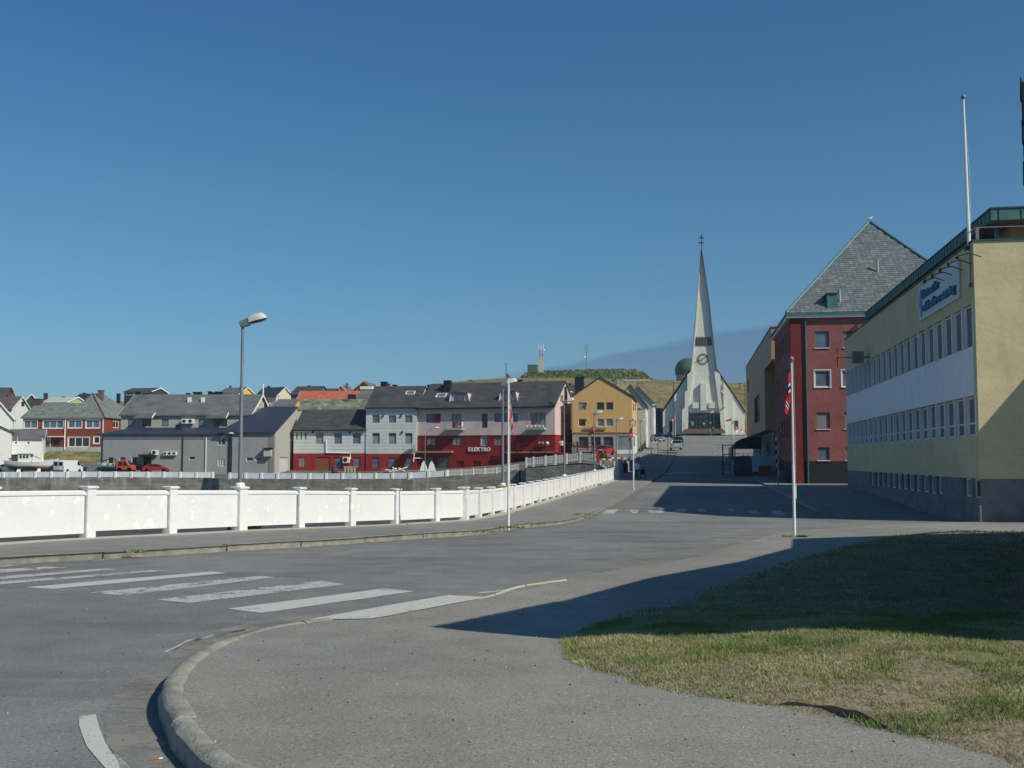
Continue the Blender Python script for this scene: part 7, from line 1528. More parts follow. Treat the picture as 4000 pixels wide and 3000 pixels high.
def car(name, label, loc, yaw, col, L=4.2, Wd=1.7, H=1.42, style='sedan', group='parked cars', scale=1):
    t = thing(name, label, 'car', loc, yaw, group); hl = L / 2; hw = Wd / 2
    if style == 'coupe': prof = [(-hl, .45), (-hl, .82), (-hl + .15, .93), (-hl * .55, .96), (hl * .28, .88), (hl * .85, .74), (hl, .6), (hl, .35)]; cab = [(-hl * .78, .94), (-hl * .42, H - .03), (-.12, H), (hl * .06, H - .06), (hl * .42, .87)]
    elif style == 'hatch': prof = [(-hl, .4), (-hl - .02, .8), (-hl + .06, .98), (-hl * .5, .98), (hl * .35, .93), (hl * .9, .78), (hl, .62), (hl, .35)]; cab = [(-hl + .06, .97), (-hl * .8, H - .08), (-hl * .5, H), (hl * .08, H - .04), (hl * .48, .92)]
    else: prof = [(-hl, .42), (-hl, .84), (-hl + .12, .95), (-hl * .6, .98), (hl * .32, .93), (hl * .88, .80), (hl, .62), (hl, .35)]; cab = [(-hl * .72, .97), (-hl * .42, H - .04), (-.25, H), (hl * .08, H - .05), (hl * .46, .92)]
    def arch(x0, r): return [(x0 + r * math.cos(a), .31 + r * math.sin(a)) for a in [math.pi * k / 6 for k in range(7)]]
    fx, rx = hl * .64, -hl * .64
    bottom = [(hl - .05, .22)] + arch(fx, .37) + arch(rx, .37) + [(-hl + .05, .24)]
    # arches must run right to left
    ring = prof + bottom
    def rg(x, k, dz): return [(x, y * k, z if z < .5 else .5 + (z - .5) * dz) for y, z in ring]
    body = MB().loft([rg(-hw + .0, .955, .93), rg(-hw + .05, .985, .97), rg(-hw + .18, 1, 1), rg(hw - .18, 1, 1), rg(hw - .05, .985, .97), rg(hw, .955, .93)]).build('body', col, t, smooth=35)
    cb = lambda x, k: [(x * k[i], y, z) for i, (y, z) in enumerate(cab)]
    top = [1, .78, .76, .78, 1]; gh = MB().loft([[(-hw * .93 * top[i], y, z) for i, (y, z) in enumerate(cab)], [(hw * .93 * top[i], y, z) for i, (y, z) in enumerate(cab)]]).build('windows', CG, t)
    # roof and pillars
    r = [c_ for c_ in cab[1:4]]; MB().loft([[(s * hw * .735, y * 1.0, z + .012) for y, z in r] + [(s * hw * .735, y, z - .05) for y, z in r[::-1]] for s in (-1, 1)]).build('roof', col, t, smooth=40)
    for s in (-1, 1):
        for a, b, w_ in ((cab[0], cab[1], .1), (cab[4], cab[3], .05)): MB().tube([(s * hw * .93, a[0], a[1]), (s * hw * .93 * .78, b[0], b[1])], w_ * .6, 4).build('pillar', col, t)
        MB().tube([(s * hw * .935, 0 - .25, .95), (s * hw * .72, -.3, H - .01)], .035, 4).build('pillar', BMP, t)
        o = MB().box(s * hw - .1 if s > 0 else s * hw - .09, hl * .4, .9, s * hw + .09 if s > 0 else s * hw + .1, hl * .4 + .1, 1.03).build('mirror', col, t)
        MB().box(s * hw * .62 - .17, hl - .1, .56, s * hw * .62 + .17, hl + .012, .70).build('headlight', HL, t, bevel=.02); MB().box(s * hw * .74 - .14, -hl - .015, .66, s * hw * .74 + .14, -hl + .1, .84).build('tail_light', TL, t, bevel=.02)
        for y in (fx, rx): wheel(t, s * (hw - .1), y)
    MB().box(-hw * .92, hl - .06, .3, hw * .92, hl + .035, .5).build('bumper', col if style != 'coupe' else BMP, t, bevel=.03); MB().box(-hw * .92, -hl - .035, .3, hw * .92, -hl + .06, .55).build('bumper', col if style != 'coupe' else BMP, t, bevel=.03)
    MB().box(-.26, -hl - .05, .6, .26, -hl - .037, .71).build('licence_plate', WHT, t); MB().box(-.26, hl + .037, .34, .26, hl + .05, .45).build('licence_plate', WHT, t)
    MB().box(-.4, hl - .02, .52, .4, hl + .01, .62).build('grille', BMP, t)
    return t
cR = carpaint('car_red', (176, 40, 54), .1); cS = carpaint('car_silver', (178, 182, 178), .4); cB = carpaint('car_blue_silver', (128, 154, 166), .4); cD = carpaint('car_dark_green', (26, 50, 60), .3); cBk = carpaint('car_black', (20, 22, 26), .2)
def gnd(px, py, Y): return at(px, py, Y)
p = at(*z4(660, 1092), 141); car('parked_car', 'red car with raised roof line parked in front of the grey shop windows', p + Vector((0, 1.2, 0)), math.pi - rad(28), cR, 4.2, 1.7, 1.32, 'coupe')
p = at(2569, 1727, 184); car('parked_car', 'silver blue car facing downhill beside the pale row houses', p + Vector((0, 0, 0)), math.pi - rad(-6), cB, 4.3, 1.72, 1.42, 'sedan')
p = at(2641, 1757, 166); car('parked_car', 'white silver estate car seen from behind on the street before the church', p, -rad(6), cS, 4.3, 1.74, 1.48, 'hatch')
p = at(2646, 1743, 174); car('parked_car', 'dark green car parked just ahead of the white silver car', p, -rad(7), cD, 4.3, 1.74, 1.5, 'hatch')
p = at(612, 1846, 161.2); car('parked_car', 'low red car behind the pale blue parapet by the grey block', p, -math.pi / 2, cR, 4.0, 1.6, 1.28, 'coupe')
p = at(533, 1845, 162); car('parked_car', 'black car half hidden behind the orange truck cab', p, -math.pi / 2, cBk, 3.6, 1.6, 1.45, 'hatch')
p = at(204, 1846, 169); car('parked_car', 'small red car mostly hidden between the fishing boat and the white van', p, rad(-100), cR, 3.6, 1.6, 1.4, 'hatch')
p = at(40, 1846, 166); car('parked_car', 'pale grey car at the left edge behind the parapet, under the boat stern', p, rad(-90), carpaint('car_grey_green', (120, 138, 140)), 4.2, 1.6, 1.3, 'sedan')
# van
def van(label, loc, yaw):
    t = thing('parked_van', label, 'van', loc, yaw); wv = carpaint('van_white', (216, 218, 220), .0); L, w, H = 4.7, .92, 2.05
    prof = [(-L / 2, .4), (-L / 2, H * .92), (-L / 2 + .12, H), (L * .18, H), (L * .26, H - .1), (L * .40, 1.12), (L / 2 - .04, .95), (L / 2, .7), (L / 2, .35)]
    def arch(x0, r): return [(x0 + r * math.cos(math.pi * k / 6), .33 + r * math.sin(math.pi * k / 6)) for k in range(7)]
    ring = prof + [(L / 2 - .05, .25)] + arch(L * .32, .38) + arch(-L * .30, .38) + [(-L / 2, .3)]
    MB().loft([[(x, y * k, z if z < 1 else 1 + (z - 1) * dz) for y, z in ring] for x, k, dz in ((-w, .985, .93), (-w + .12, 1, 1), (w - .12, 1, 1), (w, .985, .93))]).build('body', wv, t, smooth=35)
    for s in (-1, 1):
        MB().box(s * .44 - .3, -L / 2 - .012, 1.2, s * .44 + .3, -L / 2 + .01, 1.75).build('rear_window', CG, t); MB().box(s * .86 - .06, -L / 2 - .02, .7, s * .86 + .06, -L / 2 + .02, 1.05).build('tail_light', TL, t)
        MB().add([(s * (w + .004), L * .2, 1.25), (s * (w + .004), L * .37, 1.22), (s * (w + .004), L * .27, 1.8), (s * (w + .004), L * .2, 1.82)], [(0, 1, 2, 3)]).build('side_window', CG, t)
        for y in (L * .32, -L * .30): wheel(t, s * (w - .12), y, .33)
    MB().add([(-.75, L * .27, H - .16), (.75, L * .27, H - .16), (.82, L * .402, 1.15), (-.82, L * .402, 1.15)], [(0, 1, 2, 3)]).build('windscreen', CG, t); MB().box(-.02, -L / 2 - .015, .5, .02, -L / 2 + .005, H - .15).build('door_seam', BMP, t); MB().box(-.9, -L / 2 - .06, .35, .9, -L / 2 + .02, .55).build('bumper', BMP, t); MB().box(-.26, -L / 2 - .03, .75, .26, -L / 2 - .015, .87).build('licence_plate', WHT, t)
    return t
van('white panel van parked rear towards the viewer below the grassy bank', at(266, 1850, 164), rad(-14))
# grey skip with green nets, orange truck
b = at(337, 1845, 160.5); t = thing('net_container', 'low grey container heaped with pale green fishing nets', 'container', b, 0); w_ = 110 * 160.5 / F; MB().px_([(0, 0), (w_, 0), (w_ - .05, 1.0), (.1, 1.0)], 0, 1.8).build('container', paint('skip_grey', (120, 128, 134), .7, .1), t)
for k in range(6): MB().box(.3 + k * w_ / 6, -.05, .1, .38 + k * w_ / 6, -.002, .95).build('rib', GR, t)
nt_ = thing('fishing_nets', 'heap of pale green fishing nets lying in the grey container', 'fishing nets', b + Vector((0, 0, 1.0)), 0); rr_ = random.Random(6)
for k in range(9): MB().sphere((1.6 + k * .33, .9 + rr_.uniform(-.3, .3), .02), rr_.uniform(.35, .55), 9, 6, sz=rr_.uniform(.7, 1.05)).build('net_bundle', paint('net_%d' % (k % 3), ((118, 158, 150), (92, 118, 100), (150, 170, 158))[k % 3], .95, .4, 9), nt_)
b = at(452, 1846, 158.8); t = thing('orange_truck', 'orange truck with a dark loading crane, parked behind the parapet', 'truck', b, 0); OR = carpaint('truck_orange', (186, 72, 44), .0)
MB().px_([(0, .35), (0, 1.55), (.25, 1.78), (1.5, 1.78), (1.95, 1.15), (2.35, 1.0), (2.45, .35)], 0, 1.7).build('cab', OR, t, bevel=.04)
MB().px_([(.35, 1.0), (.9, 1.0), (.9, 1.6), (.35, 1.6)], -.012, -.002).px_([(1.05, 1.0), (1.75, 1.0), (1.45, 1.62), (1.05, 1.62)], -.012, -.002).build('side_window', CG, t); MB().add([(1.54, .15, 1.76), (1.54, 1.55, 1.76), (1.97, 1.55, 1.19), (1.97, .15, 1.19)], [(0, 1, 2, 3)]).build('windscreen', CG, t)
MB().box(.6, .4, 1.785, 1.1, 1.3, 1.93).build('roof_beacon', OR, t)
for x in (.5, 1.95):
    for y in (.1, 1.6): o = MB().lathe([(.2, -.1), (.38, -.1), (.38, .1), (.2, .1)], 14).build('wheel', TY, t, loc=(x, y, .38)); o.rotation_euler = (math.pi / 2, 0, 0)
MB().box(-2.8, .1, .5, -.05, 1.6, .8).build('flatbed', DK, t); MB().tube([(-.3, .8, .8), (-.35, .8, 1.9), (-1.2, .8, 2.05), (-2.3, .8, 1.7)], .09, 6).tube([(-2.3, .8, 1.7), (-2.6, .8, 1.25)], .06, 5).build('crane_arm', DK, t)
# ================================================================== FISHING BOAT
bt = thing('fishing_boat', 'old white and rust wooden fishing boat on shore behind the parapet', 'boat', at(122, 1845, 163), rad(6)); bs = 163 / F
def hullring(u):      # u -1 stern .. 1 bow
    x = u * 94 * bs; bw = 1.35 * max(.03, (1 - max(0, u) ** 2.4)) * (1 - .22 * max(0, -u) ** 3); sheer = 38 * bs + 13 * bs * max(0, u) ** 2.2 + 8 * bs * max(0, -u) ** 2; kz = .25 + .95 * max(0, -u - .35) ** 1.4 + .5 * max(0, u - .6) ** 1.3
    pts = []
    for s in (-1, 1):
        seq = [(1.0, 1.0), (.98, .72), (.86, .42), (.5, .14), (.0, 0)]
        if s == 1: seq = seq[::-1][1:]
        for a, b in seq: pts.append((x + (u > .8) * (b) * .3, s * -bw * a * -1, kz + (sheer - kz) * b))
    return pts, sheer
us = [-1, -.93, -.8, -.6, -.35, -.1, .15, .4, .6, .75, .87, .95, 1.0]
M = MT('boat_hull'); x = M.xyz(); zz = M.mt('SUBTRACT', x[2], bt.location.z + .0); lo = M.rng(M.mt('ADD', zz, M.mt('MULTIPLY', M.noise(.8, 4), .25)), 1.02, 1.1); warm = M.rng(x[0], -72.5, -69.5)
colr = M.mix(warm, (.13, .11, .12), (.34, .21, .07)); red_ = M.rng(zz, .25, .45); colr = M.mix(M.mt('SUBTRACT', 1.0, red_), colr, (.16, .05, .04)); col = M.mix(lo, colr, (.60, .61, .62)); col = M.mix(M.rng(M.noise(2, 5), .55, .7, 0, .5), col, (.35, .33, .32)); HULL = M.done(col, .7, .3)
MB().loft([hullring(u)[0] for u in us]).build('hull', HULL, bt, smooth=60)
MB().loft([[(hullring(u)[0][0][0], hullring(u)[0][0][1] * .96, hullring(u)[1] - .12), (hullring(u)[0][-1][0], hullring(u)[0][-1][1] * .96, hullring(u)[1] - .12), (hullring(u)[0][-1][0], hullring(u)[0][-1][1] * .96, hullring(u)[1] - .17), (hullring(u)[0][0][0], hullring(u)[0][0][1] * .96, hullring(u)[1] - .17)] for u in us]).build('deck', GR, bt)
for s in (0, -1): MB().tube([tuple(Vector(hullring(u)[0][s]) + Vector((0, 0, .03))) for u in us], .05, 5).build('gunwale', WHT, bt)
wx = -1.75; MB().box(wx, -.75, 1.3, wx + 1.7, .75, 2.8).build('wheelhouse', WH, bt); MB().box(wx - .25, -.95, 2.8, wx + 2.2, .95, 2.9).build('wheelhouse_roof', WHT, bt)
for k in range(3): MB().box(wx + .25 + k * .48, -.765, 2.1, wx + .55 + k * .48, -.751, 2.55).build('window', GD, bt)
MB().box(wx - .95, -.7, 1.3, wx - .02, .7, 2.7).build('door_recess', paint('boat_brown', (86, 66, 60)), bt); MB().box(.3, -.6, 1.35, 1.6, .6, 2.05).build('hatch', WHT, bt)
MB().tube([(1.6, 0, 1.1), (1.45, 0, 5.2)], [.1, .05], 6).build('mast', WHT, bt); MB().tube([(-2.2, .2, 1.2), (-2.25, .2, 5.4)], .03, 5).build('whip_antenna', WHT, bt)
MB().tube([(1.55, 0, 1.9), (-.3, 0, 2.75)], .05, 5).build('boom', DK, bt)
for k in range(7): MB().tube([(1.8 + k * .24, -1.0 + k * .11, 1.5), (1.8 + k * .24, -1.0 + k * .11, 2.0)], .02, 4).build('stanchion', WHT, bt)
MB().prism([(-3.4, -.05, 2.05), (-1.9, -.05, 2.6), (-1.9, -.05, 2.5), (-3.3, -.05, 1.95)], [(-3.4, .3, 2.0), (-1.9, .3, 2.55), (-1.9, .3, 2.45), (-3.3, .3, 1.9)]).build('orange_tarp', paint('tarp_orange', (214, 120, 60)), bt)
for x_ in (-1.5, 1.4): MB().prism([(x_ - .35, -1.4, -.2), (x_ + .35, -1.4, -.2), (x_ + .1, -.6, .9), (x_ - .1, -.6, .9)], [(x_ - .35, -1.25, -.2), (x_ + .35, -1.25, -.2), (x_ + .1, -.45, .9), (x_ - .1, -.45, .9)]).build('cradle_prop', WH, bt)
# ================================================================== PEOPLE
SKIN = paint('skin', (196, 150, 128), .6, .04)
def person(label, loc, yaw, J, mats, zones, hair, hairlong=.0, H=1.7, group=None):
    """J joint overrides; zones [(zmin, matindex)] from the top down; figure faces +y"""
    s = H / 1.7; P0 = dict(pel=(0, 0, .92), wai=(0, -.01, 1.06), che=(0, 0, 1.30), nek=(0, -.01, 1.45), hed=(0, .02, 1.56), top=(0, .01, 1.66), shl=(-.17, 0, 1.38), ell=(-.23, .0, 1.12), wrl=(-.22, .10, .90), shr=(.17, 0, 1.38), elr=(.23, .0, 1.12), wrr=(.22, .10, .90),
                       hil=(-.09, 0, .90), knl=(-.09, .06, .50), anl=(-.09, .14, .09), tol=(-.09, .28, .03), hir=(.09, 0, .90), knr=(.09, -.02, .49), anr=(.09, -.16, .12), tor=(.09, -.05, .04)); P0.update(J)
    rad_ = dict(pel=.15, wai=.13, che=.155, nek=.055, hed=.095, top=.075, shl=.07, ell=.048, wrl=.033, shr=.07, elr=.048, wrr=.033, hil=.10, knl=.06, anl=.042, tol=.036, hir=.10, knr=.06, anr=.042, tor=.036)
    names = list(P0); idx = {n: i for i, n in enumerate(names)}
    E = [('pel', 'wai'), ('wai', 'che'), ('che', 'nek'), ('nek', 'hed'), ('hed', 'top'), ('che', 'shl'), ('shl', 'ell'), ('ell', 'wrl'), ('che', 'shr'), ('shr', 'elr'), ('elr', 'wrr'), ('pel', 'hil'), ('hil', 'knl'), ('knl', 'anl'), ('anl', 'tol'), ('pel', 'hir'), ('hir', 'knr'), ('knr', 'anr'), ('anr', 'tor')]
    V = [Vector(P0[n]) * s for n in names]; Ed = [(idx[a], idx[b]) for a, b in E]; Rr_ = [(rad_[n] * s, rad_[n] * s) for n in names]
    for n in ('pel', 'wai', 'che'): Rr_[idx[n]] = (rad_[n] * s, rad_[n] * s * .78)
    for side, sg in (('l', -1), ('r', 1)):      # palm and five fingers
        w = V[idx['wr' + side]]; d = (w - V[idx['el' + side]]).normalized(); ax = d.cross(Vector((sg, 0, 0))); pm = w + d * .07 * s; pi_ = len(V); V.append(pm); Rr_.append((.034 * s, .018 * s)); Ed.append((idx['wr' + side], pi_))
        for k, (o_, l) in enumerate(((-.03, .06), (-.01, .075), (.01, .07), (.03, .055))):
            a = pm + ax * o_ * s + d * .03 * s; b = a + d * l * .5 * s + Vector((-sg * .008, .004, 0)); c_ = b + d * l * .5 * s + Vector((-sg * .02, .008, 0))
            i = len(V); V += [a, b, c_]; Rr_ += [(.0095 * s,) * 2, (.0085 * s,) * 2, (.007 * s,) * 2]; Ed += [(pi_, i), (i, i + 1), (i + 1, i + 2)]
        i = len(V); a = w + ax * .035 * s + d * .03 * s; V += [a, a + ax * .02 * s + d * .035 * s]; Rr_ += [(.011 * s,) * 2, (.009 * s,) * 2]; Ed += [(idx['wr' + side], i), (i, i + 1)]
    me = bpy.data.meshes.new('body'); me.from_pydata(V, Ed, []); o = bpy.data.objects.new('tmp', me); COL.objects.link(o)
    m = o.modifiers.new('s', 'SKIN'); sv = me.skin_vertices[0].data
    for i, r in enumerate(Rr_): sv[i].radius = r
    sv[0].use_root = True; m.use_smooth_shade = True; m2 = o.modifiers.new('u', 'SUBSURF'); m2.levels = 1; m2.render_levels = 1
    bpy.context.view_layer.update(); nm = bpy.data.meshes.new_from_object(o.evaluated_get(bpy.context.evaluated_depsgraph_get())); bpy.data.objects.remove(o)
    t = thing('person', label, 'person', loc, yaw, group); nm.materials.clear()
    for q in mats: nm.materials.append(q)
    wr = [V[idx['wrl']], V[idx['wrr']]]
    for p in nm.polygons:
        c_ = p.center; mi = zones[-1][1]
        for zmin, k in zones:
            if c_.z > zmin * s: mi = k; break
        if min((c_ - wr[0] - (wr[0] - V[idx['ell']]).normalized() * .08).length, (c_ - wr[1] - (wr[1] - V[idx['elr']]).normalized() * .08).length) < .11 * s: mi = 0
        p.material_index = mi
    link('body', nm, t)
    hd = V[idx['hed']] + Vector((0, -.012, .035)) * s; hb = MB(); 
    rings = [[(hd.x + r * math.cos(a) * .1 * s, hd.y + r * math.sin(a) * .115 * s - .01, hd.z + z * s) for a in [2 * math.pi * k / 12 for k in range(12)]] for r, z in ((.85, -.06 - hairlong), (1.0, -.02), (1.04, .04), (.95, .09), (.6, .125), (.05, .135))]
    for rgx in rings[:3]:
        for i, q in enumerate(rgx):
            if q[1] > hd.y + .03 * s: rgx[i] = (q[0] * 1, hd.y + .03 * s, q[2] + .02)
    hb.loft(rings).build('hair', hair, t, smooth=True)
    f0 = V[idx['hed']] + Vector((0, .085, .0)) * s
    MB().prism([(f0.x - .012, f0.y, f0.z - .01), (f0.x + .012, f0.y, f0.z - .01), (f0.x, f0.y - .01, f0.z + .04)], [(f0.x - .004, f0.y + .025, f0.z - .008), (f0.x + .004, f0.y + .025, f0.z - .008), (f0.x, f0.y, f0.z + .03)]).build('nose', SKIN, t)
    for sx in (-1, 1): MB().sphere((f0.x + sx * .03, f0.y - .005, f0.z + .035), .011, 6, 4).build('eye', BLK, t); MB().sphere((f0.x + sx * .098 * s, f0.y - .09, f0.z + .01), .024, 6, 4).build('ear', SKIN, t)
    MB().box(f0.x - .022, f0.y - .004, f0.z - .045, f0.x + .022, f0.y + .004, f0.z - .036).build('mouth', REDT, t)
    return t
DRS = paint('black_dress', (26, 24, 26), .85, .1); JKT = paint('grey_jacket', (228, 228, 230), .8, .08); TRS = paint('dark_trousers', (24, 26, 34), .85); TEA = paint('teal_coat', (36, 152, 130), .8, .08); HBR = paint('hair_red_brown', (96, 52, 40), .8); HGY = paint('hair_grey', (150, 146, 140), .8); SHO = paint('shoe_dark', (30, 28, 28), .7)
yw = -rad(10)
g1 = G(*z4(877, 1322)); t = person('person in a black knee length dress walking away on the left pavement', g1, yw, dict(knl=(-.07, .05, .50), anl=(-.05, .02, .09), tol=(-.05, .15, .03), knr=(.07, -.02, .49), anr=(.05, -.18, .16), tor=(.05, -.1, .06), ell=(-.21, .02, 1.12), wrl=(-.15, .18, 1.05), wrr=(.15, .18, 1.05), elr=(.22, .02, 1.12)), [SKIN, DRS, SHO], [(1.44, 0), (.5, 1), (.1, 0), (-1, 2)], HBR, .06, 1.68, 'people walking on the left pavement')
MB().loft([[(r * math.cos(a), r * .8 * math.sin(a), z) for a in [2 * math.pi * k / 12 for k in range(12)]] for r, z in ((.17, .95), (.19, .8), (.2, .6), (.21, .52))]).build('skirt', DRS, t, smooth=True)
g2 = G(*z4(990, 1324)); t = person('person in a light grey jacket and dark trousers walking away with a pushchair', g2, yw, dict(ell=(-.24, .02, 1.12), wrl=(-.2, .22, 1.0), elr=(.26, .05, 1.12), wrr=(.30, .26, .98)), [SKIN, JKT, TRS, paint('shoe_pale', (170, 160, 150))], [(1.46, 0), (.88, 1), (.11, 2), (-1, 3)], HGY, .0, 1.66, 'people walking on the left pavement')
MB().loft([[(r * math.cos(a), r * .72 * math.sin(a), z) for a in [2 * math.pi * k / 12 for k in range(12)]] for r, z in ((.2, 1.38), (.23, 1.2), (.215, 1.0), (.23, .84))]).build('jacket', JKT, t, smooth=True)
pc = thing('pushchair', 'dark pushchair pushed by the person in the grey jacket', 'pushchair', g2 + Vector((.62, .55, 0)), yw)
for x in (-.22, .22): MB().tube([(x, -.35, 1.0), (x, -.1, .55), (x, .3, .12)], .018, 5).tube([(x, .25, .7), (x, -.25, .1)], .018, 5).build('frame_tube', DK, pc)
MB().tube([(-.22, -.35, 1.0), (.22, -.35, 1.0)], .022, 6).build('handle', BLK, pc); MB().loft([[(-.2, -.2, .35), (.2, -.2, .35), (.2, -.25, .85), (-.2, -.25, .85)], [(-.2, .3, .35), (.2, .3, .35), (.2, .25, .5), (-.2, .25, .5)]]).build('seat', BLK, pc)
for x in (-.24, .24):
    for y in (-.25, .32): o = MB().lathe([(.05, -.02), (.11, -.02), (.11, .02), (.05, .02)], 12).build('wheel', TY, pc, loc=(x, y, .11)); o.rotation_euler = (0, math.pi / 2, 0)
g3 = at(2500 + 513 * .5247, 880 + 1563 * .5247, 240); t = person('person in a teal coat leaning over a walker on the church square', g3, rad(-70), dict(che=(0, .12, 1.24), nek=(0, .2, 1.36), hed=(0, .27, 1.44), top=(0, .27, 1.54), shl=(-.17, .12, 1.3), shr=(.17, .12, 1.3), ell=(-.2, .28, 1.08), wrl=(-.16, .45, .95), elr=(.2, .28, 1.08), wrr=(.16, .45, .95)), [SKIN, TEA, TRS], [(1.40, 0), (.6, 1), (-1, 2)], HGY, 0, 1.62)
wk = thing('walking_frame', 'small metal walking frame in front of the person in the teal coat', 'walking frame', g3 + Vector((.62, .2, 0)), rad(-70))
for x in (-.25, .25): MB().tube([(x, -.2, .92), (x, .1, .5), (x, .3, .05)], .02, 5).tube([(x, .1, .5), (x, -.25, .05)], .02, 5).build('frame_tube', GR, wk)
MB().tube([(-.25, .1, .5), (.25, .1, .5)], .02, 5).build('cross_bar', GR, wk)
g4 = at(2500 + 545 * .5247, 880 + 1566 * .5247, 239); person('person dressed in black standing beside the walker on the church square', g4, rad(100), {}, [SKIN, DRS, TRS], [(1.45, 0), (.9, 1), (-1, 2)], paint('cap_white', (200, 200, 200)), 0, 1.78)
# ================================================================== SMALL THINGS
# red and white barriers, picnic table, bin near the bank building
RWm = [paint('barrier_red', (190, 50, 40)), WHT]
def barrier(u0, v0, u1, v1, Y0, Y1, label):
    a = at(*zq(u0, v0), Y0); b = at(*zq(u1, v1), Y1); t = thing('barrier', label, 'barrier', a, 0, 'red and white barriers at the broken quay edge'); d = b - a; n = 8
    for k in range(n):
        p, q = d * (k / n), d * ((k + .985) / n); MB().prism([(p.x, -.02 + p.y, p.z - .08), (q.x, -.02 + q.y, q.z - .08), (q.x, -.02 + q.y, q.z + .08), (p.x, -.02 + p.y, p.z + .08)], [(p.x, .02 + p.y, p.z - .08), (q.x, .02 + q.y, q.z - .08), (q.x, .02 + q.y, q.z + .08), (p.x, .02 + p.y, p.z + .08)]).build('stripe', RWm[k % 2], t)
    for p in (d * .06, d * .5, d * .94): MB().box(p.x - .04, p.y + .03, p.z - 1.1, p.x + .04, p.y + .11, p.z).build('leg', WH, t)
barrier(1560, 608, 1975, 622, 112, 112, 'upper red and white barrier board left of the two walkers'); barrier(1510, 632, 1945, 660, 110.5, 110.5, 'lower red and white barrier board at the broken quay edge')
g = at(*zq(1250, 545), 125); t = thing('picnic_table', 'dark wooden picnic table on the terrace before the ochre building', 'picnic table', (g.x, g.y, g.z)); WD_ = paint('dark_wood', (86, 60, 50), .8, .2)
for k in range(4): MB().box(-1.3, -.4 + k * .22, 1.35, 1.3, -.2 + k * .22, 1.41).build('board', WD_, t)
for x in (-.9, .9): MB().prism([(x, -.7, 0), (x + .1, -.7, 0), (x + .1, .1, 1.35), (x, .1, 1.35)], [(x, -.6, 0), (x + .1, -.6, 0), (x + .1, .2, 1.35), (x, .2, 1.35)]).prism([(x + .12, .7, 0), (x + .2, .7, 0), (x + .2, -.1, 1.35), (x + .12, -.1, 1.35)], [(x + .12, .8, 0), (x + .2, .8, 0), (x + .2, 0, 1.35), (x + .12, 0, 1.35)]).build('leg', WD_, t)
for y in (-.85, .75): MB().box(-1.3, y, .75, 1.3, y + .25, .8).build('bench', WD_, t)
g = at(*zq(1095, 540), 150); t = thing('waste_container', 'dark lidded waste container at the corner of the shop front', 'bin', g); t.scale = (.45,) * 3; MB().prism([(-1.0, 0, 0), (1.0, 0, 0), (1.1, 0, 2.2), (-1.1, 0, 2.2)], [(-1.0, 1.2, 0), (1.0, 1.2, 0), (1.1, 1.2, 2.2), (-1.1, 1.2, 2.2)]).build('container_body', paint('bin_grey', (120, 122, 122)), t); MB().loft([[(-1.15, -.05, 2.2), (1.15, -.05, 2.2), (1.1, .2, 2.6), (-1.1, .2, 2.6)], [(-1.15, 1.25, 2.2), (1.15, 1.25, 2.2), (1.1, 1.1, 2.6), (-1.1, 1.1, 2.6)]]).build('lid', BLK, t)
for i, (u, v, r_, lb) in enumerate(((1560, 600, .35, 'green bush beside the red post and the barriers'), (1650, 655, .3, 'low clump of grass behind the barriers'))):
    g = at(*zq(u, v), 112); rr_ = random.Random(i); mb = MB()
    for k in range(500):
        a = rr_.uniform(0, 6.28); e_ = math.asin(rr_.uniform(0, 1)); q = r_ * rr_.uniform(.5, 1.1); x, y, z = q * math.cos(a) * math.cos(e_) * 1.4, q * math.sin(a) * math.cos(e_), q * math.sin(e_) * .8; s_ = .09
        mb.add([(x - s_, y, z), (x + s_, y, z + rr_.uniform(-.05, .05)), (x, y + rr_.uniform(-.1, .1), z + s_ * 1.6)], [(0, 1, 2)], rr_.choice((0, 0, 1)))
    o = mb.build('bush', [paint('leaf_green', (66, 96, 34)), GG]); o.location = g; tag(o, lb, 'bush', kind='stuff')
g = at(*zq(1475, 690), 110); t = thing('red_post', 'red post at the end of the white picket fence', 'post', g); MB().box(-.16, -.08, 0, .16, .08, .95).build('board', REDP, t)
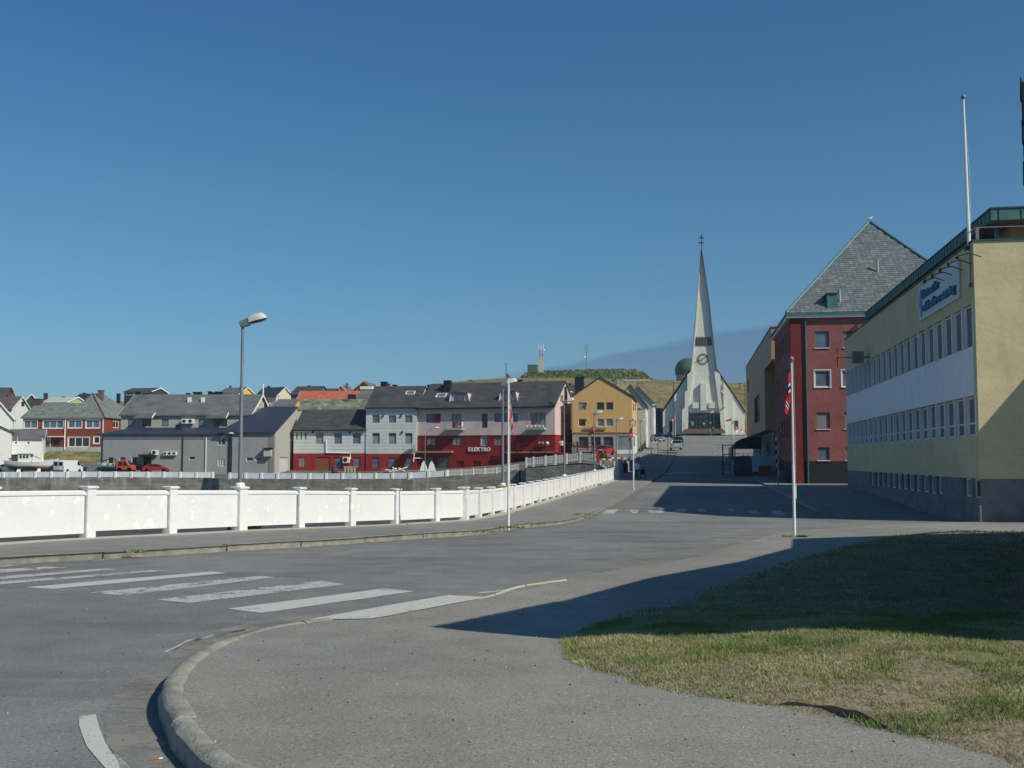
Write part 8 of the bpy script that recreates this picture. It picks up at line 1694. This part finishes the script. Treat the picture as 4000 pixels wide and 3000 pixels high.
# things along the parapet
g = at(1307, 1851, 163); t = thing('barrel', 'dark barrel standing before the red ground floor', 'barrel', g); MB().lathe([(.45, 0), (.5, .35), (.45, .7), (.47, .72), (.46, 1.05)], 14).build('drum', paint('drum_dark', (60, 66, 66)), t); MB().lathe([(.49, .68), (.49, .76)], 14).build('hoop', GR, t)
g = at(1367, 1853, 162); t = thing('pallet_box', 'pale slatted box on the grass behind the parapet', 'box', g)
for k in range(4): MB().box(-.9 + k * .48, -.02, 0, -.55 + k * .48, .03, 1.1).build('slat', paint('pale_wood', (170, 160, 146)), t)
MB().box(-.95, .035, .1, .95, .8, 1.0).build('box_body', DK, t); MB().box(-1.0, -.05, 1.1, 1.0, .85, 1.2).build('lid', paint('pale_wood', (170, 160, 146)), t)
g = at(1535, 1850, 160); rr_ = random.Random(3); t = thing('scrap_heap', 'heap of old planks and scrap behind the parapet below the dish', 'scrap heap', g)
for k in range(14): a = Vector((rr_.uniform(-2.4, 2.2), rr_.uniform(-.3, .6), rr_.uniform(.1, .5))); MB().tube([a, a + Vector((rr_.uniform(-1.6, 1.6), rr_.uniform(-.4, .4), rr_.uniform(-.1, 1.0)))], .09, 4).build('plank', rr_.choice((WD_, GR, WH)), t)
for u, lb in ((152, 'left one of two white windsurf like boards propped behind the parapet'), (238, 'right one of two white boards propped behind the parapet')):
    g = at(*z3(u, 1355), 160); t = thing('white_board', lb, 'board', g); MB().px_([(-.6, 0), (.6, 0), (.35, .9), (.0, 1.5), (-.25, 1.2)], 0, .25).build('board', WHT, t)

# thin air between the viewer and the hills: one closed box, sky outside
hz_ = bpy.data.materials.new('haze'); hz_.use_nodes = True; hn = hz_.node_tree.nodes; hn.clear(); ho = hn.new('ShaderNodeOutputMaterial'); hv = hn.new('ShaderNodeVolumePrincipled')
hv.inputs['Color'].default_value = (.86, .93, 1, 1); hv.inputs['Density'].default_value = .00016; hv.inputs['Anisotropy'].default_value = .2
hz_.node_tree.links.new(hv.outputs[0], ho.inputs['Volume'])
tag(MB().box(-2600, -1600, -6, 2600, 4100, 75).build('haze', hz_), 'thin clear air softening the distant hill', 'haze', kind='stuff')
